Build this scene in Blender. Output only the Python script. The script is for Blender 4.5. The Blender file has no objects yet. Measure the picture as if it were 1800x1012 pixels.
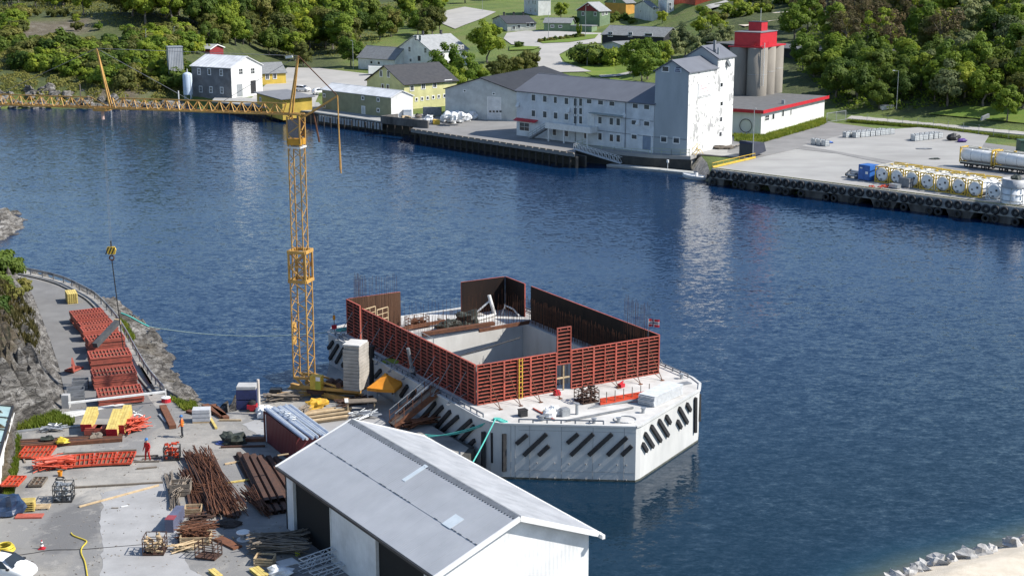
import bpy, bmesh, math, random
import numpy as np
from mathutils import Vector, Matrix, noise
R = math.radians
random.seed(7); np.random.seed(7)
sc = bpy.context.scene
col = sc.collection
# ---------------------------------------------------------------- camera, light, exposure
F, PITCH, CH = 2600.0, R(13.2), 40.0          # focal length in photo pixels, pitch below horizon, height above water
cam = bpy.data.cameras.new('camera'); cam.sensor_width = 36; cam.lens = 36 * F / 1800
cam.clip_start = 1; cam.clip_end = 6000
camo = bpy.data.objects.new('camera', cam); col.objects.link(camo)
camo.location = (0, 0, CH); camo.rotation_euler = (math.pi / 2 - PITCH, 0, 0)
sc.camera = camo
SUN_EL, SUN_AZ = R(43), R(-7)               # azimuth from +X, counter-clockwise
sdir = Vector((math.cos(SUN_AZ) * math.cos(SUN_EL), math.sin(SUN_AZ) * math.cos(SUN_EL), math.sin(SUN_EL)))
wd = bpy.data.worlds.new('World'); sc.world = wd; wd.use_nodes = True
nt = wd.node_tree; bg = nt.nodes['Background']
sky = nt.nodes.new('ShaderNodeTexSky'); sky.sky_type = 'NISHITA'; sky.sun_disc = False
sky.sun_elevation = SUN_EL; sky.sun_rotation = R(90) - SUN_AZ
sky.air_density = 1.0; sky.dust_density = 0.4; sky.ozone_density = 2.0
nt.links.new(sky.outputs[0], bg.inputs[0]); bg.inputs[1].default_value = 0.118
sl = bpy.data.lights.new('sun', 'SUN'); sl.energy = 5.0; sl.angle = R(0.5); sl.color = (1, .95, .87)
so = bpy.data.objects.new('sun', sl); col.objects.link(so)
so.rotation_euler = sdir.to_track_quat('Z', 'Y').to_euler()
vs = sc.view_settings; vs.view_transform = 'Standard'; vs.look = 'None'; vs.gamma = 1; vs.exposure = 0.5
sc.cycles.max_bounces = 5; sc.cycles.diffuse_bounces = 2; sc.cycles.glossy_bounces = 3
sc.cycles.transmission_bounces = 2; sc.cycles.transparent_max_bounces = 4
sc.cycles.caustics_reflective = False; sc.cycles.caustics_refractive = False
# ---------------------------------------------------------------- measuring the photograph: pixel + known height -> place
SP, CP = math.sin(PITCH), math.cos(PITCH)
def ray(px, py):
    a = (px - 900) / F; b = (506 - py) / F
    return a, CP + b * SP, -SP + b * CP
def W(px, py, z):
    r = ray(px, py); t = (z - CH) / r[2]
    return Vector((r[0] * t, r[1] * t, z))
def topz(p, pyt):                             # height reached by a vertical above p seen at row pyt
    v = (506 - pyt) / F; y = p[1]
    return (v * y * CP - y * SP) / (CP + v * SP) + CH
def pxx(p):
    return 900 + F * p[0] / (p[1] * CP - (p[2] - CH) * SP)
def onplane(px, py, A, d):                    # ray against the vertical plane through A along d -> (u, z)
    r = ray(px, py); n = Vector((-d[1], d[0], 0))
    t = (A[0] * n[0] + A[1] * n[1]) / (r[0] * n[0] + r[1] * n[1])
    return (r[0] * t - A[0]) * d[0] + (r[1] * t - A[1]) * d[1], CH + r[2] * t
YZ, QZ = 2.0, 2.6
def Y(px, py, dz=0.0): return W(px, py, YZ + dz)
# ---------------------------------------------------------------- mesh and object helpers
class MB:
    def __init__(s): s.v = []; s.f = []
    def add(s, vs, fs):
        n = len(s.v); s.v += [tuple(v) for v in vs]; s.f += [tuple(i + n for i in f) for f in fs]; return s
    def bx(s, x0, x1, y0, y1, z0, z1):
        return s.add([(x0,y0,z0),(x1,y0,z0),(x1,y1,z0),(x0,y1,z0),(x0,y0,z1),(x1,y0,z1),(x1,y1,z1),(x0,y1,z1)],
                     [(3,2,1,0),(4,5,6,7),(0,1,5,4),(1,2,6,5),(2,3,7,6),(3,0,4,7)])
    def box(s, c, d, rz=0):
        n = len(s.v); s.bx(-d[0]/2, d[0]/2, -d[1]/2, d[1]/2, -d[2]/2, d[2]/2)
        ca, sa = math.cos(rz), math.sin(rz)
        for i in range(n, len(s.v)):
            x, y, z = s.v[i]; s.v[i] = (c[0]+x*ca-y*sa, c[1]+x*sa+y*ca, c[2]+z)
        return s
    def beam(s, p, q, w, h=None):
        p, q = Vector(p), Vector(q); d = (q - p); L = d.length
        if L < 1e-6: return s
        d /= L; up = Vector((0,0,1)) if abs(d.z) < .95 else Vector((0,1,0))
        a = d.cross(up).normalized() * (w/2); b = a.cross(d).normalized() * ((h or w)/2)
        vs = [p-a-b, p+a-b, p+a+b, p-a+b, q-a-b, q+a-b, q+a+b, q-a+b]
        return s.add(vs, [(3,2,1,0),(4,5,6,7),(0,1,5,4),(1,2,6,5),(2,3,7,6),(3,0,4,7)])
    def cyl(s, p, q, r, r2=None, n=8, caps=True):
        p, q = Vector(p), Vector(q); r2 = r if r2 is None else r2; d = (q-p).normalized()
        up = Vector((0,0,1)) if abs(d.z) < .95 else Vector((1,0,0))
        a = d.cross(up).normalized(); b = a.cross(d)
        vs = []
        for c, rr in ((p, r), (q, r2)):
            for i in range(n):
                t = 2*math.pi*i/n; vs.append(c + a*(rr*math.cos(t)) + b*(rr*math.sin(t)))
        fs = [(i, (i+1) % n, n+(i+1) % n, n+i) for i in range(n)]
        if caps: fs += [tuple(range(n-1,-1,-1)), tuple(range(n, 2*n))]
        return s.add(vs, fs)
    def tube(s, pts, r, n=5):
        pts = [Vector(p) for p in pts]; vs = []; fs = []
        for k, p in enumerate(pts):
            d = (pts[min(k+1, len(pts)-1)] - pts[max(k-1, 0)]).normalized()
            up = Vector((0,0,1)) if abs(d.z) < .9 else Vector((1,0,0))
            a = d.cross(up).normalized(); b = a.cross(d)
            for i in range(n):
                t = 2*math.pi*i/n; vs.append(p + a*(r*math.cos(t)) + b*(r*math.sin(t)))
            if k: fs += [((k-1)*n+i, (k-1)*n+(i+1) % n, k*n+(i+1) % n, k*n+i) for i in range(n)]
        return s.add(vs, fs)
    def lathe(s, prof, n=16, c=(0,0,0)):
        vs = []; fs = []
        for k, (r, z) in enumerate(prof):
            for i in range(n):
                t = 2*math.pi*i/n; vs.append((c[0]+r*math.cos(t), c[1]+r*math.sin(t), c[2]+z))
            if k: fs += [((k-1)*n+i, (k-1)*n+(i+1) % n, k*n+(i+1) % n, k*n+i) for i in range(n)]
        fs.append(tuple(range((len(prof)-1)*n, len(prof)*n)))
        return s.add(vs, fs)
    def prism(s, pts, z0, z1, bottom=True):
        n = len(pts); vs = [(p[0],p[1],z0) for p in pts] + [(p[0],p[1],z1) for p in pts]
        fs = [(i, (i+1) % n, n+(i+1) % n, n+i) for i in range(n)] + [tuple(range(n, 2*n))]
        if bottom: fs.append(tuple(range(n-1,-1,-1)))
        return s.add(vs, fs)
    def torus(s, c, R0, r, axis, n=14, m=6):
        ax = Vector(axis).normalized(); up = Vector((0,0,1)) if abs(ax.z) < .9 else Vector((1,0,0))
        a = ax.cross(up).normalized(); b = a.cross(ax); vs = []; fs = []
        for i in range(n):
            t = 2*math.pi*i/n; e = a*math.cos(t)+b*math.sin(t)
            for j in range(m):
                u = 2*math.pi*j/m; vs.append(Vector(c)+e*(R0+r*math.cos(u))+ax*(r*math.sin(u)))
        for i in range(n):
            for j in range(m):
                fs.append((i*m+j, i*m+(j+1) % m, ((i+1) % n)*m+(j+1) % m, ((i+1) % n)*m+j))
        return s.add(vs, fs)
    def blob(s, c, rad, seed=0, rough=.25, n=12, m=8, flat=0):
        vs = []; fs = []
        for k in range(m+1):
            ph = math.pi*k/m
            for i in range(n):
                t = 2*math.pi*i/n; d = Vector((math.sin(ph)*math.cos(t), math.sin(ph)*math.sin(t), math.cos(ph)))
                q = 1 + rough*noise.noise(d*1.6+Vector((seed*3.7, seed*1.3, seed))) + .5*rough*noise.noise(d*4+Vector((seed, 5, 2)))
                z = d.z*q
                if flat and z < -flat: z = -flat
                vs.append((c[0]+d.x*q*rad[0], c[1]+d.y*q*rad[1], c[2]+z*rad[2]))
            if k: fs += [((k-1)*n+i, (k-1)*n+(i+1) % n, k*n+(i+1) % n, k*n+i)[::-1] for i in range(n)]
        return s.add(vs, fs)
    def mesh(s, name, smooth=False):
        me = bpy.data.meshes.new(name); me.from_pydata(s.v, [], s.f)
        bm = bmesh.new(); bm.from_mesh(me); bmesh.ops.recalc_face_normals(bm, faces=bm.faces)
        bm.to_mesh(me); bm.free()
        if smooth: me.polygons.foreach_set('use_smooth', [True]*len(me.polygons))
        return me
    def build(s, name, mat, parent=None, loc=(0,0,0), rz=0, smooth=False):
        return mobj(name, s.mesh(name, smooth), mat, parent, loc, rz)
def mobj(name, me, mat, parent=None, loc=(0,0,0), rz=0):
    if mat is not None and not me.materials: me.materials.append(mat)
    o = bpy.data.objects.new(name, me); col.objects.link(o); o.parent = parent
    o.location = loc; o.rotation_euler = (0,0,rz); return o
def tag(o, label=None, cat=None, group=None, kind=None):
    if label: o['label'] = label
    if cat: o['category'] = cat
    if group: o['group'] = group
    if kind: o['kind'] = kind
    return o
def thing(name, label, cat, loc=(0,0,0), rz=0, group=None):
    o = bpy.data.objects.new(name, None); col.objects.link(o); o.empty_display_size = .3
    o.location = loc; o.rotation_euler = (0,0,rz); return tag(o, label, cat, group)
KIDS = {}
def kids(o): return [c for c in o.children]
def dup(root, loc=None, rz=None, label=None, group=None, scale=None, rot=None):
    def cp(o, par):
        c = o.copy(); col.objects.link(c); c.parent = par
        for ch in o.children: cp(ch, c)
        return c
    r = cp(root, None)
    if loc is not None: r.location = loc
    if rz is not None: r.rotation_euler = (0,0,rz)
    if rot is not None: r.rotation_euler = rot
    if scale is not None: r.scale = scale if hasattr(scale, '__len__') else (scale,)*3
    if label: r['label'] = label
    if group: r['group'] = group
    return r
def struct(name, mb, mat, smooth=False, label=None):
    o = mb.build(name, mat, smooth=smooth); o['kind'] = 'structure'
    if label: o['label'] = label
    return o
# ---------------------------------------------------------------- procedural materials
MATS = {}
def M(name, c, c2=None, s=1.0, rough=.75, metal=0, bump=0, bs=None, det=5, stretch=(1,1,1), lo=.35, hi=.68, obj=False, spec=.4, dirt=0.0, rand=0.0):
    if name in MATS: return MATS[name]
    m = bpy.data.materials.new(name); m.use_nodes = True; t = m.node_tree; N = t.nodes; L = t.links
    b = N['Principled BSDF']; b.inputs['Roughness'].default_value = rough; b.inputs['Metallic'].default_value = metal
    b.inputs['Specular IOR Level'].default_value = spec
    if obj: src = N.new('ShaderNodeTexCoord').outputs['Object']
    else: src = N.new('ShaderNodeNewGeometry').outputs['Position']
    mp = N.new('ShaderNodeMapping'); mp.inputs['Scale'].default_value = stretch; L.new(src, mp.inputs[0])
    c2 = c2 or tuple(x*.72 for x in c)
    nz = N.new('ShaderNodeTexNoise'); nz.inputs['Scale'].default_value = s; nz.inputs['Detail'].default_value = det
    nz.inputs['Roughness'].default_value = .62; L.new(mp.outputs[0], nz.inputs['Vector'])
    rp = N.new('ShaderNodeValToRGB'); rp.color_ramp.elements[0].position = lo; rp.color_ramp.elements[1].position = hi
    rp.color_ramp.elements[0].color = (*c, 1); rp.color_ramp.elements[1].color = (*c2, 1)
    L.new(nz.outputs[0], rp.inputs[0]); out = rp.outputs[0]
    if dirt:
        n2 = N.new('ShaderNodeTexNoise'); n2.inputs['Scale'].default_value = s*.23; n2.inputs['Detail'].default_value = 6
        L.new(mp.outputs[0], n2.inputs['Vector'])
        r2 = N.new('ShaderNodeMapRange'); r2.inputs[1].default_value = .4; r2.inputs[2].default_value = .75
        r2.inputs[3].default_value = 0; r2.inputs[4].default_value = dirt; L.new(n2.outputs[0], r2.inputs[0])
        mx = N.new('ShaderNodeMix'); mx.data_type = 'RGBA'; mx.inputs[7].default_value = (.09,.075,.06,1)
        L.new(r2.outputs[0], mx.inputs[0]); L.new(out, mx.inputs[6]); out = mx.outputs[2]
    if rand:
        oi = N.new('ShaderNodeObjectInfo'); mr = N.new('ShaderNodeMapRange'); mr.inputs[3].default_value = 1-rand; mr.inputs[4].default_value = 1+rand
        L.new(oi.outputs['Random'], mr.inputs[0]); hs = N.new('ShaderNodeHueSaturation'); L.new(out, hs.inputs['Color']); L.new(mr.outputs[0], hs.inputs['Value']); out = hs.outputs[0]
    L.new(out, b.inputs['Base Color'])
    if bump:
        n3 = N.new('ShaderNodeTexNoise'); n3.inputs['Scale'].default_value = bs or s*4; n3.inputs['Detail'].default_value = 6
        L.new(mp.outputs[0], n3.inputs['Vector']); bp = N.new('ShaderNodeBump'); bp.inputs['Strength'].default_value = 1
        bp.inputs['Distance'].default_value = bump; L.new(n3.outputs[0], bp.inputs['Height']); L.new(bp.outputs[0], b.inputs['Normal'])
    MATS[name] = m; return m
def corr(name, c, c2=None, axis='X', pitch=.2, depth=.02, rough=.45, metal=0.0, s=.5, dirt=0, spec=.4):
    """sheet metal or boarding: a wave in the object's own frame gives the profile"""
    if name in MATS: return MATS[name]
    m = M(name, c, c2, s=s, rough=rough, metal=metal, dirt=dirt, spec=spec, det=6); t = m.node_tree; N = t.nodes; L = t.links
    tc = N.new('ShaderNodeTexCoord'); w = N.new('ShaderNodeTexWave'); w.bands_direction = axis; w.wave_profile = 'SIN'
    w.inputs['Scale'].default_value = 2*math.pi/(20*pitch); w.inputs['Distortion'].default_value = 0
    L.new(tc.outputs['Object'], w.inputs['Vector']); bp = N.new('ShaderNodeBump'); bp.inputs['Distance'].default_value = depth
    L.new(w.outputs['Fac'], bp.inputs['Height']); L.new(bp.outputs[0], N['Principled BSDF'].inputs['Normal']); return m
concrete = M('concrete', (.46,.46,.45), (.33,.33,.33), s=.8, rough=.85, bump=.004, bs=9)
cais_c = M('caisson_concrete', (.60,.60,.585), (.46,.47,.465), s=.45, rough=.8, bump=.003, bs=8, dirt=.2, stretch=(1,1,.35), det=8)
cais_in = M('raw_concrete', (.66,.65,.62), (.50,.49,.46), s=.5, rough=.85, dirt=.16, stretch=(1,1,.35))
deckc = M('deck_concrete', (.60,.59,.57), (.44,.43,.41), s=.7, rough=.85, dirt=.25)
redform = M('red_formwork_paint', (.48,.105,.07), (.31,.07,.05), s=2.6, rough=.65, dirt=.38, rand=.16, det=8)
redbright = M('fresh_red_paint', (.60,.075,.03), (.42,.05,.02), s=2.0, rough=.5, dirt=.12, rand=.1)
ply = M('film_faced_plywood', (.013,.010,.010), (.028,.017,.013), s=.8, rough=.6, stretch=(1,1,.2), spec=.15)
plyraw = M('used_plywood', (.20,.12,.075), (.10,.055,.035), s=2, rough=.8)
rubber = M('black_rubber', (.018,.018,.02), (.035,.035,.037), s=3, rough=.65)
rust = M('rusty_steel', (.17,.068,.033), (.085,.038,.024), s=3, rough=.85, bump=.003, rand=.25)
rustd = M('dark_rusty_steel', (.085,.042,.028), (.05,.03,.024), s=2.5, rough=.85, rand=.2)
galv = M('galvanised_steel', (.42,.44,.46), (.30,.32,.34), s=3, rough=.45, metal=.5)
steelw = M('white_painted_steel', (.75,.75,.74), (.6,.6,.58), s=2, rough=.5)
steelg = M('grey_painted_steel', (.22,.23,.25), (.14,.15,.16), s=2, rough=.6)
blackst = M('black_steel', (.018,.019,.021), (.035,.035,.036), s=2, rough=.5)
craney = M('crane_yellow', (.56,.33,.085), (.40,.21,.06), s=1.6, rough=.55, dirt=.22)
yellowp = M('yellow_paint', (.68,.46,.06), (.52,.33,.04), s=2, rough=.55)
formy = M('yellow_timber_beam', (.62,.50,.16), (.45,.33,.1), s=3, rough=.7, rand=.12)
timber = M('sawn_timber', (.52,.40,.25), (.36,.26,.15), s=2.5, rough=.8, stretch=(1,1,1), rand=.22)
timbg = M('weathered_timber', (.24,.20,.16), (.14,.12,.10), s=2.5, rough=.9, rand=.25)
whitep = M('white_plastic', (.78,.79,.80), (.66,.68,.70), s=1.5, rough=.5)
bagm = M('white_woven_bag', (.72,.73,.73), (.52,.53,.55), s=1.8, rough=.85, bump=.05, bs=3)
tarpo = M('orange_canvas', (.72,.28,.02), (.6,.21,.015), s=2, rough=.7)
tarpg = M('green_tarpaulin', (.042,.052,.042), (.02,.026,.022), s=2.5, rough=.6, bump=.05, bs=3)
tarpb = M('blue_tarpaulin', (.02,.045,.10), (.012,.025,.06), s=2, rough=.4, bump=.05, bs=4)
ropet = M('teal_rope', (.10,.46,.40), (.06,.33,.29), s=5, rough=.8)
hosey = M('yellow_hose', (.62,.50,.05), (.5,.38,.04), s=3, rough=.5)
glass = M('dark_window_glass', (.015,.02,.028), (.03,.037,.045), s=.6, rough=.12, spec=.6)
framew = M('white_window_frame', (.78,.78,.77), (.7,.7,.69), s=2, rough=.5)
darkroof = M('dark_roof_tiles', (.036,.038,.044), (.058,.058,.062), s=1.4, rough=.75, dirt=.1)
skin = M('skin', (.5,.3,.22), rough=.6)
redcloth = M('red_workwear', (.50,.02,.02), (.36,.014,.014), s=6, rough=.85)
orangecloth = M('orange_workwear', (.78,.16,.03), (.62,.12,.02), s=6, rough=.85)
darkcloth = M('dark_workwear', (.035,.04,.05), (.06,.06,.065), s=6, rough=.9)
bluehat = M('blue_helmet', (.05,.20,.50), rough=.35)
bluep = M('blue_paint', (.035,.13,.42), (.025,.09,.3), s=1.5, rough=.5)
navyp = M('navy_paint', (.03,.04,.13), (.02,.028,.08), s=1.5, rough=.5)
redp = M('red_paint', (.50,.022,.035), (.40,.018,.03), s=1, rough=.5)
aluf = M('aluminium', (.62,.66,.70), (.46,.50,.55), s=2, rough=.4, metal=.35)
# ---------------------------------------------------------------- special ground materials
def nodes(m): return m.node_tree.nodes, m.node_tree.links, m.node_tree.nodes['Principled BSDF']
def nz(N, L, src, s, det=5, rough=.6, dist=0):
    n = N.new('ShaderNodeTexNoise'); n.inputs['Scale'].default_value = s; n.inputs['Detail'].default_value = det
    n.inputs['Roughness'].default_value = rough; n.inputs['Distortion'].default_value = dist; L.new(src, n.inputs['Vector']); return n.outputs[0]
def ramp(N, L, src, *st, mode='LINEAR'):
    r = N.new('ShaderNodeValToRGB'); e = r.color_ramp; e.interpolation = mode
    while len(e.elements) < len(st): e.elements.new(.5)
    for el, (p, c) in zip(e.elements, st): el.position = p; el.color = (*c, 1) if len(c) == 3 else c
    L.new(src, r.inputs[0]); return r.outputs[0]
def mixc(N, L, f, a, b):
    x = N.new('ShaderNodeMix'); x.data_type = 'RGBA'
    for k, i in ((f, 0), (a, 6), (b, 7)):
        if hasattr(k, 'is_output'): L.new(k, x.inputs[i])
        else: x.inputs[i].default_value = k if i == 0 else (*k, 1)
    return x.outputs[2]
def madd2(N, L, a, k):
    x = N.new('ShaderNodeMath'); x.operation = 'MULTIPLY'; L.new(a, x.inputs[0]); x.inputs[1].default_value = k; return x.outputs[0]
def newmat(name, rough=.8):
    m = bpy.data.materials.new(name); m.use_nodes = True; N, L, b = nodes(m); b.inputs['Roughness'].default_value = rough
    g = N.new('ShaderNodeNewGeometry'); return m, N, L, b, g
def bump(N, L, b, h, dist):
    bp = N.new('ShaderNodeBump'); bp.inputs['Distance'].default_value = dist; L.new(h, bp.inputs['Height']); L.new(bp.outputs[0], b.inputs['Normal']); return bp
def scl(N, L, src, v, rot=0):
    mp = N.new('ShaderNodeMapping'); mp.inputs['Scale'].default_value = v; mp.inputs['Rotation'].default_value = (0,0,rot); L.new(src, mp.inputs[0]); return mp.outputs[0]
# water: deep blue body, rippled surface; paler and browner over the sand shoal at the beach
water_m, N, L, b, g = newmat('sea_water', .11)
P = g.outputs['Position']; b.inputs['IOR'].default_value = 1.333; b.inputs['Specular IOR Level'].default_value = .38
at = N.new('ShaderNodeAttribute'); at.attribute_name = 'shoal'
deep = ramp(N, L, nz(N, L, scl(N, L, P, (1,.6,1)), .02, 3), (.35, (.002,.016,.052)), (.7, (.003,.021,.060)))
sh = ramp(N, L, at.outputs['Fac'], (0, (.003,.021,.055)), (.45, (.012,.045,.07)), (.75, (.06,.085,.07)), (1, (.13,.105,.075)))
an = N.new('ShaderNodeAttribute'); an.attribute_name = 'near'
L.new(mixc(N, L, at.outputs['Fac'], mixc(N, L, an.outputs['Fac'], deep, (.006,.021,.036)), sh), b.inputs['Base Color'])
def nzc(src, s_, det, dist=0):
    n = N.new('ShaderNodeTexNoise'); n.inputs['Scale'].default_value = s_; n.inputs['Detail'].default_value = det; n.inputs['Distortion'].default_value = dist
    L.new(src, n.inputs['Vector']); v = N.new('ShaderNodeVectorMath'); v.operation = 'SUBTRACT'; L.new(n.outputs['Color'], v.inputs[0]); v.inputs[1].default_value = (.5,.5,.5); return v.outputs[0]
def vscale(v, k):
    x = N.new('ShaderNodeVectorMath'); x.operation = 'MULTIPLY'; L.new(v, x.inputs[0])
    if hasattr(k, 'is_output'): L.new(k, x.inputs[1])
    else: x.inputs[1].default_value = k
    return x.outputs[0]
def vadd(a_, b_): x = N.new('ShaderNodeVectorMath'); x.operation = 'ADD'; L.new(a_, x.inputs[0]); L.new(b_, x.inputs[1]); return x.outputs[0]
# ripple slopes: three scales of waves, stronger and weaker in wind lanes
sl1 = vscale(nzc(scl(N, L, P, (.75,1.25,1), .12), .8, 3, .4), (.16,.23,0)); sl2 = vscale(nzc(scl(N, L, P, (.8,1.35,1), -.15), 2.1, 3, .5), (.29,.38,0)); sl3 = vscale(nzc(scl(N, L, P, (1,1.3,1), .3), 5.5, 2), (.20,.23,0))
gust = ramp(N, L, nz(N, L, scl(N, L, P, (.7,1.6,1), .2), .016, 4, .6, .6), (.32, (.5,)*3), (.66, (1.1,)*3))
slp = vscale(vadd(vadd(sl1, sl2), sl3), gust); up_ = N.new('ShaderNodeCombineXYZ'); up_.inputs[2].default_value = 1
nv = N.new('ShaderNodeVectorMath'); nv.operation = 'NORMALIZE'; L.new(vadd(slp, up_.outputs[0]), nv.inputs[0]); L.new(nv.outputs[0], b.inputs['Normal'])
# far land: grass, heath and bare rock by slope
land_m, N, L, b, g = newmat('hillside', .95); P = g.outputs['Position']
gr = ramp(N, L, nz(N, L, P, .09, 6), (.3, (.06,.10,.020)), (.5, (.115,.16,.028)), (.72, (.15,.15,.05)))
hr = ramp(N, L, nz(N, L, P, .35, 8, .7), (.35, (.085,.07,.045)), (.55, (.125,.105,.075)), (.7, (.20,.185,.16)))
at = N.new('ShaderNodeAttribute'); at.attribute_name = 'heath'
c1 = mixc(N, L, at.outputs['Fac'], gr, hr)
sx = N.new('ShaderNodeSeparateXYZ'); L.new(g.outputs['True Normal'], sx.inputs[0])
rk = ramp(N, L, nz(N, L, P, .5, 8, .75), (.3, (.09,.085,.08)), (.6, (.27,.26,.25)), (.75, (.4,.39,.38)))
st = ramp(N, L, sx.outputs['Z'], (.62, (1,)*3), (.85, (0,)*3))
aw = N.new('ShaderNodeAttribute'); aw.attribute_name = 'wood'
uw = ramp(N, L, nz(N, L, P, .6, 6, .7), (.35, (.03,.04,.014)), (.55, (.06,.08,.02)), (.7, (.09,.085,.04)))
c1 = mixc(N, L, aw.outputs['Fac'], c1, uw)
L.new(mixc(N, L, st, c1, rk), b.inputs['Base Color'])
bump(N, L, b, nz(N, L, P, .8, 8, .7), .5)
rock_m, N, L, b, g = newmat('grey_rock', .9); P = g.outputs['Position']
sw = scl(N, L, P, (.5,.5,2.2), .5)
ra = ramp(N, L, nz(N, L, sw, .9, 9, .72, .6), (.36, (.028,.025,.022)), (.47, (.13,.12,.108)), (.58, (.27,.257,.24)), (.72, (.48,.468,.45)))
at = N.new('ShaderNodeAttribute'); at.attribute_name = 'soil'
so_ = ramp(N, L, nz(N, L, P, 1.2, 8, .7), (.35, (.05,.06,.02)), (.5, (.12,.09,.055)), (.66, (.2,.17,.12)))
vo = N.new('ShaderNodeTexVoronoi'); vo.feature = 'DISTANCE_TO_EDGE'; vo.inputs['Scale'].default_value = .75
dvn = N.new('ShaderNodeVectorMath'); dvn.operation = 'MULTIPLY_ADD'; dn_ = N.new('ShaderNodeTexNoise'); dn_.inputs['Scale'].default_value = .8; dn_.inputs['Detail'].default_value = 5; L.new(P, dn_.inputs['Vector'])
L.new(dn_.outputs['Color'], dvn.inputs[0]); dvn.inputs[1].default_value = (2.2,2.2,2.2); L.new(scl(N, L, P, (.7,1.1,1.6), .5), dvn.inputs[2]); L.new(dvn.outputs[0], vo.inputs['Vector'])
crk = ramp(N, L, vo.outputs['Distance'], (.0, (1,)*3), (.045, (0,)*3))
ra = mixc(N, L, crk, ra, (.035,.032,.03))
L.new(mixc(N, L, at.outputs['Fac'], ra, so_), b.inputs['Base Color'])
bump(N, L, b, nz(N, L, sw, 1.7, 10, .78), .45)
yard_m, N, L, b, g = newmat('yard_gravel_concrete', .92); P = g.outputs['Position']
c1 = ramp(N, L, nz(N, L, P, .16, 9, .72), (.32, (.17,.166,.158)), (.5, (.285,.272,.25)), (.66, (.38,.36,.325)))
wet = ramp(N, L, nz(N, L, scl(N, L, P, (1.3,.6,1)), .12, 6, .6, .4), (.5, (0,)*3), (.58, (1,)*3))
c2 = mixc(N, L, wet, c1, (.20,.198,.195))
dp = Y(128,925); vd = N.new('ShaderNodeVectorMath'); vd.operation = 'DISTANCE'; vd.inputs[1].default_value = (dp.x*1.0, dp.y*.42, YZ); L.new(scl(N, L, P, (1,.42,1)), vd.inputs[0])
da = N.new('ShaderNodeMath'); da.operation = 'MULTIPLY_ADD'; L.new(nz(N, L, P, .7, 6, .65), da.inputs[0]); da.inputs[1].default_value = 2.4; L.new(vd.outputs['Value'], da.inputs[2])
damp_ = ramp(N, L, madd2(N, L, da.outputs[0], .25), (.74, (.85,)*3), (.86, (0,)*3))
c2 = mixc(N, L, damp_, c2, (.125,.125,.128))
pale = ramp(N, L, nz(N, L, P, .55, 8, .75), (.56, (0,)*3), (.72, (.7,)*3))
trk = ramp(N, L, nz(N, L, scl(N, L, P, (.25,1.6,1), .5), 1.1, 6, .7, .5), (.55, (0,)*3), (.7, (.5,)*3))
c2 = mixc(N, L, trk, c2, (.14,.135,.13))
L.new(mixc(N, L, pale, c2, (.42,.40,.365)), b.inputs['Base Color'])
bump(N, L, b, nz(N, L, P, 6, 6, .7), .02)
slab_m = M('pale_concrete_slab', (.37,.37,.372), (.29,.29,.292), s=.5, rough=.85, dirt=.22, bump=.003, bs=12)
asph_l = M('worn_asphalt', (.20,.198,.195), (.15,.148,.147), s=.35, rough=.9, dirt=.1)
asph = M('asphalt', (.24,.235,.23), (.18,.178,.175), s=.25, rough=.9, dirt=.12)
quayc = M('quay_concrete', (.36,.355,.34), (.28,.275,.265), s=.22, rough=.88, dirt=.15, stretch=(.5,1,1))
roadm = M('pale_road', (.40,.385,.36), (.33,.32,.30), s=.15, rough=.9)
grassm = M('mown_grass', (.10,.17,.018), (.15,.19,.03), s=.3, rough=.95, bump=.05, bs=4)
sandm = M('pale_sand', (.62,.55,.45), (.50,.44,.35), s=1.2, rough=.95, bump=.02, bs=14)
pierc = M('stained_shaded_concrete', (.15,.14,.13), (.055,.052,.05), s=.6, rough=.9, stretch=(1,1,.4))  # stains, with the tones also darkened for shade under the quay
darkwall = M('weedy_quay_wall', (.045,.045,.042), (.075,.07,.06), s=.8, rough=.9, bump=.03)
# ---------------------------------------------------------------- far terrain height
XF = np.array([-600,-200,-112,-82,-58,-22,12,29,34,72,140,400.])
YF = np.array([ 400, 352, 362, 356, 336,300,265,258,236,196,128,-130.])
def prof(pts): a = np.array(pts, float); return a[:,0], a[:,1]
PM = prof([(-90,-9),(0,-4),(7,-3),(13,2.35),(60,2.4),(95,4.7),(130,7.4),(180,10.6),(240,13.4),(350,16.5),(700,44),(1400,90)])
PL = prof([(-90,-9),(0,-1.2),(3,1.2),(8,4.6),(22,8.5),(48,14.5),(72,18.5),(95,17.6),(140,17),(220,22),(400,36),(700,60),(1400,110)])
PR = prof([(-90,-9),(0,-5),(12,-4),(20,2.35),(97,2.4),(102,2.8),(122,7.6),(145,12),(185,17),(260,24),(400,36),(700,70),(1400,120)])
def sm(a, b, x): t = np.clip((x-a)/(b-a), 0, 1); return t*t*(3-2*t)
def ztn(x, y):
    d = (y - np.interp(x, XF, YF))*.75
    m = np.interp(d, *PM); l = np.interp(d, *PL); r = np.interp(d, *PR)
    wl = 1 - sm(-104, -66, x); wr = sm(42, 66, x)
    return (m*(1-wl)*(1-wr) + l*wl + r*wr)
def zt(x, y): return float(ztn(np.array(x), np.array(y)))
def G(px, py):                               # ray against the far land
    r = ray(px, py); t = 150.0
    while t < 1600:
        if CH + r[2]*t <= zt(r[0]*t, r[1]*t): break
        t += 1.0
    lo, hi = t-1, t
    for _ in range(12):
        m = (lo+hi)/2
        if CH + r[2]*m <= zt(r[0]*m, r[1]*m): hi = m
        else: lo = m
    x, y = r[0]*hi, r[1]*hi
    return Vector((x, y, zt(x, y)))
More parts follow.
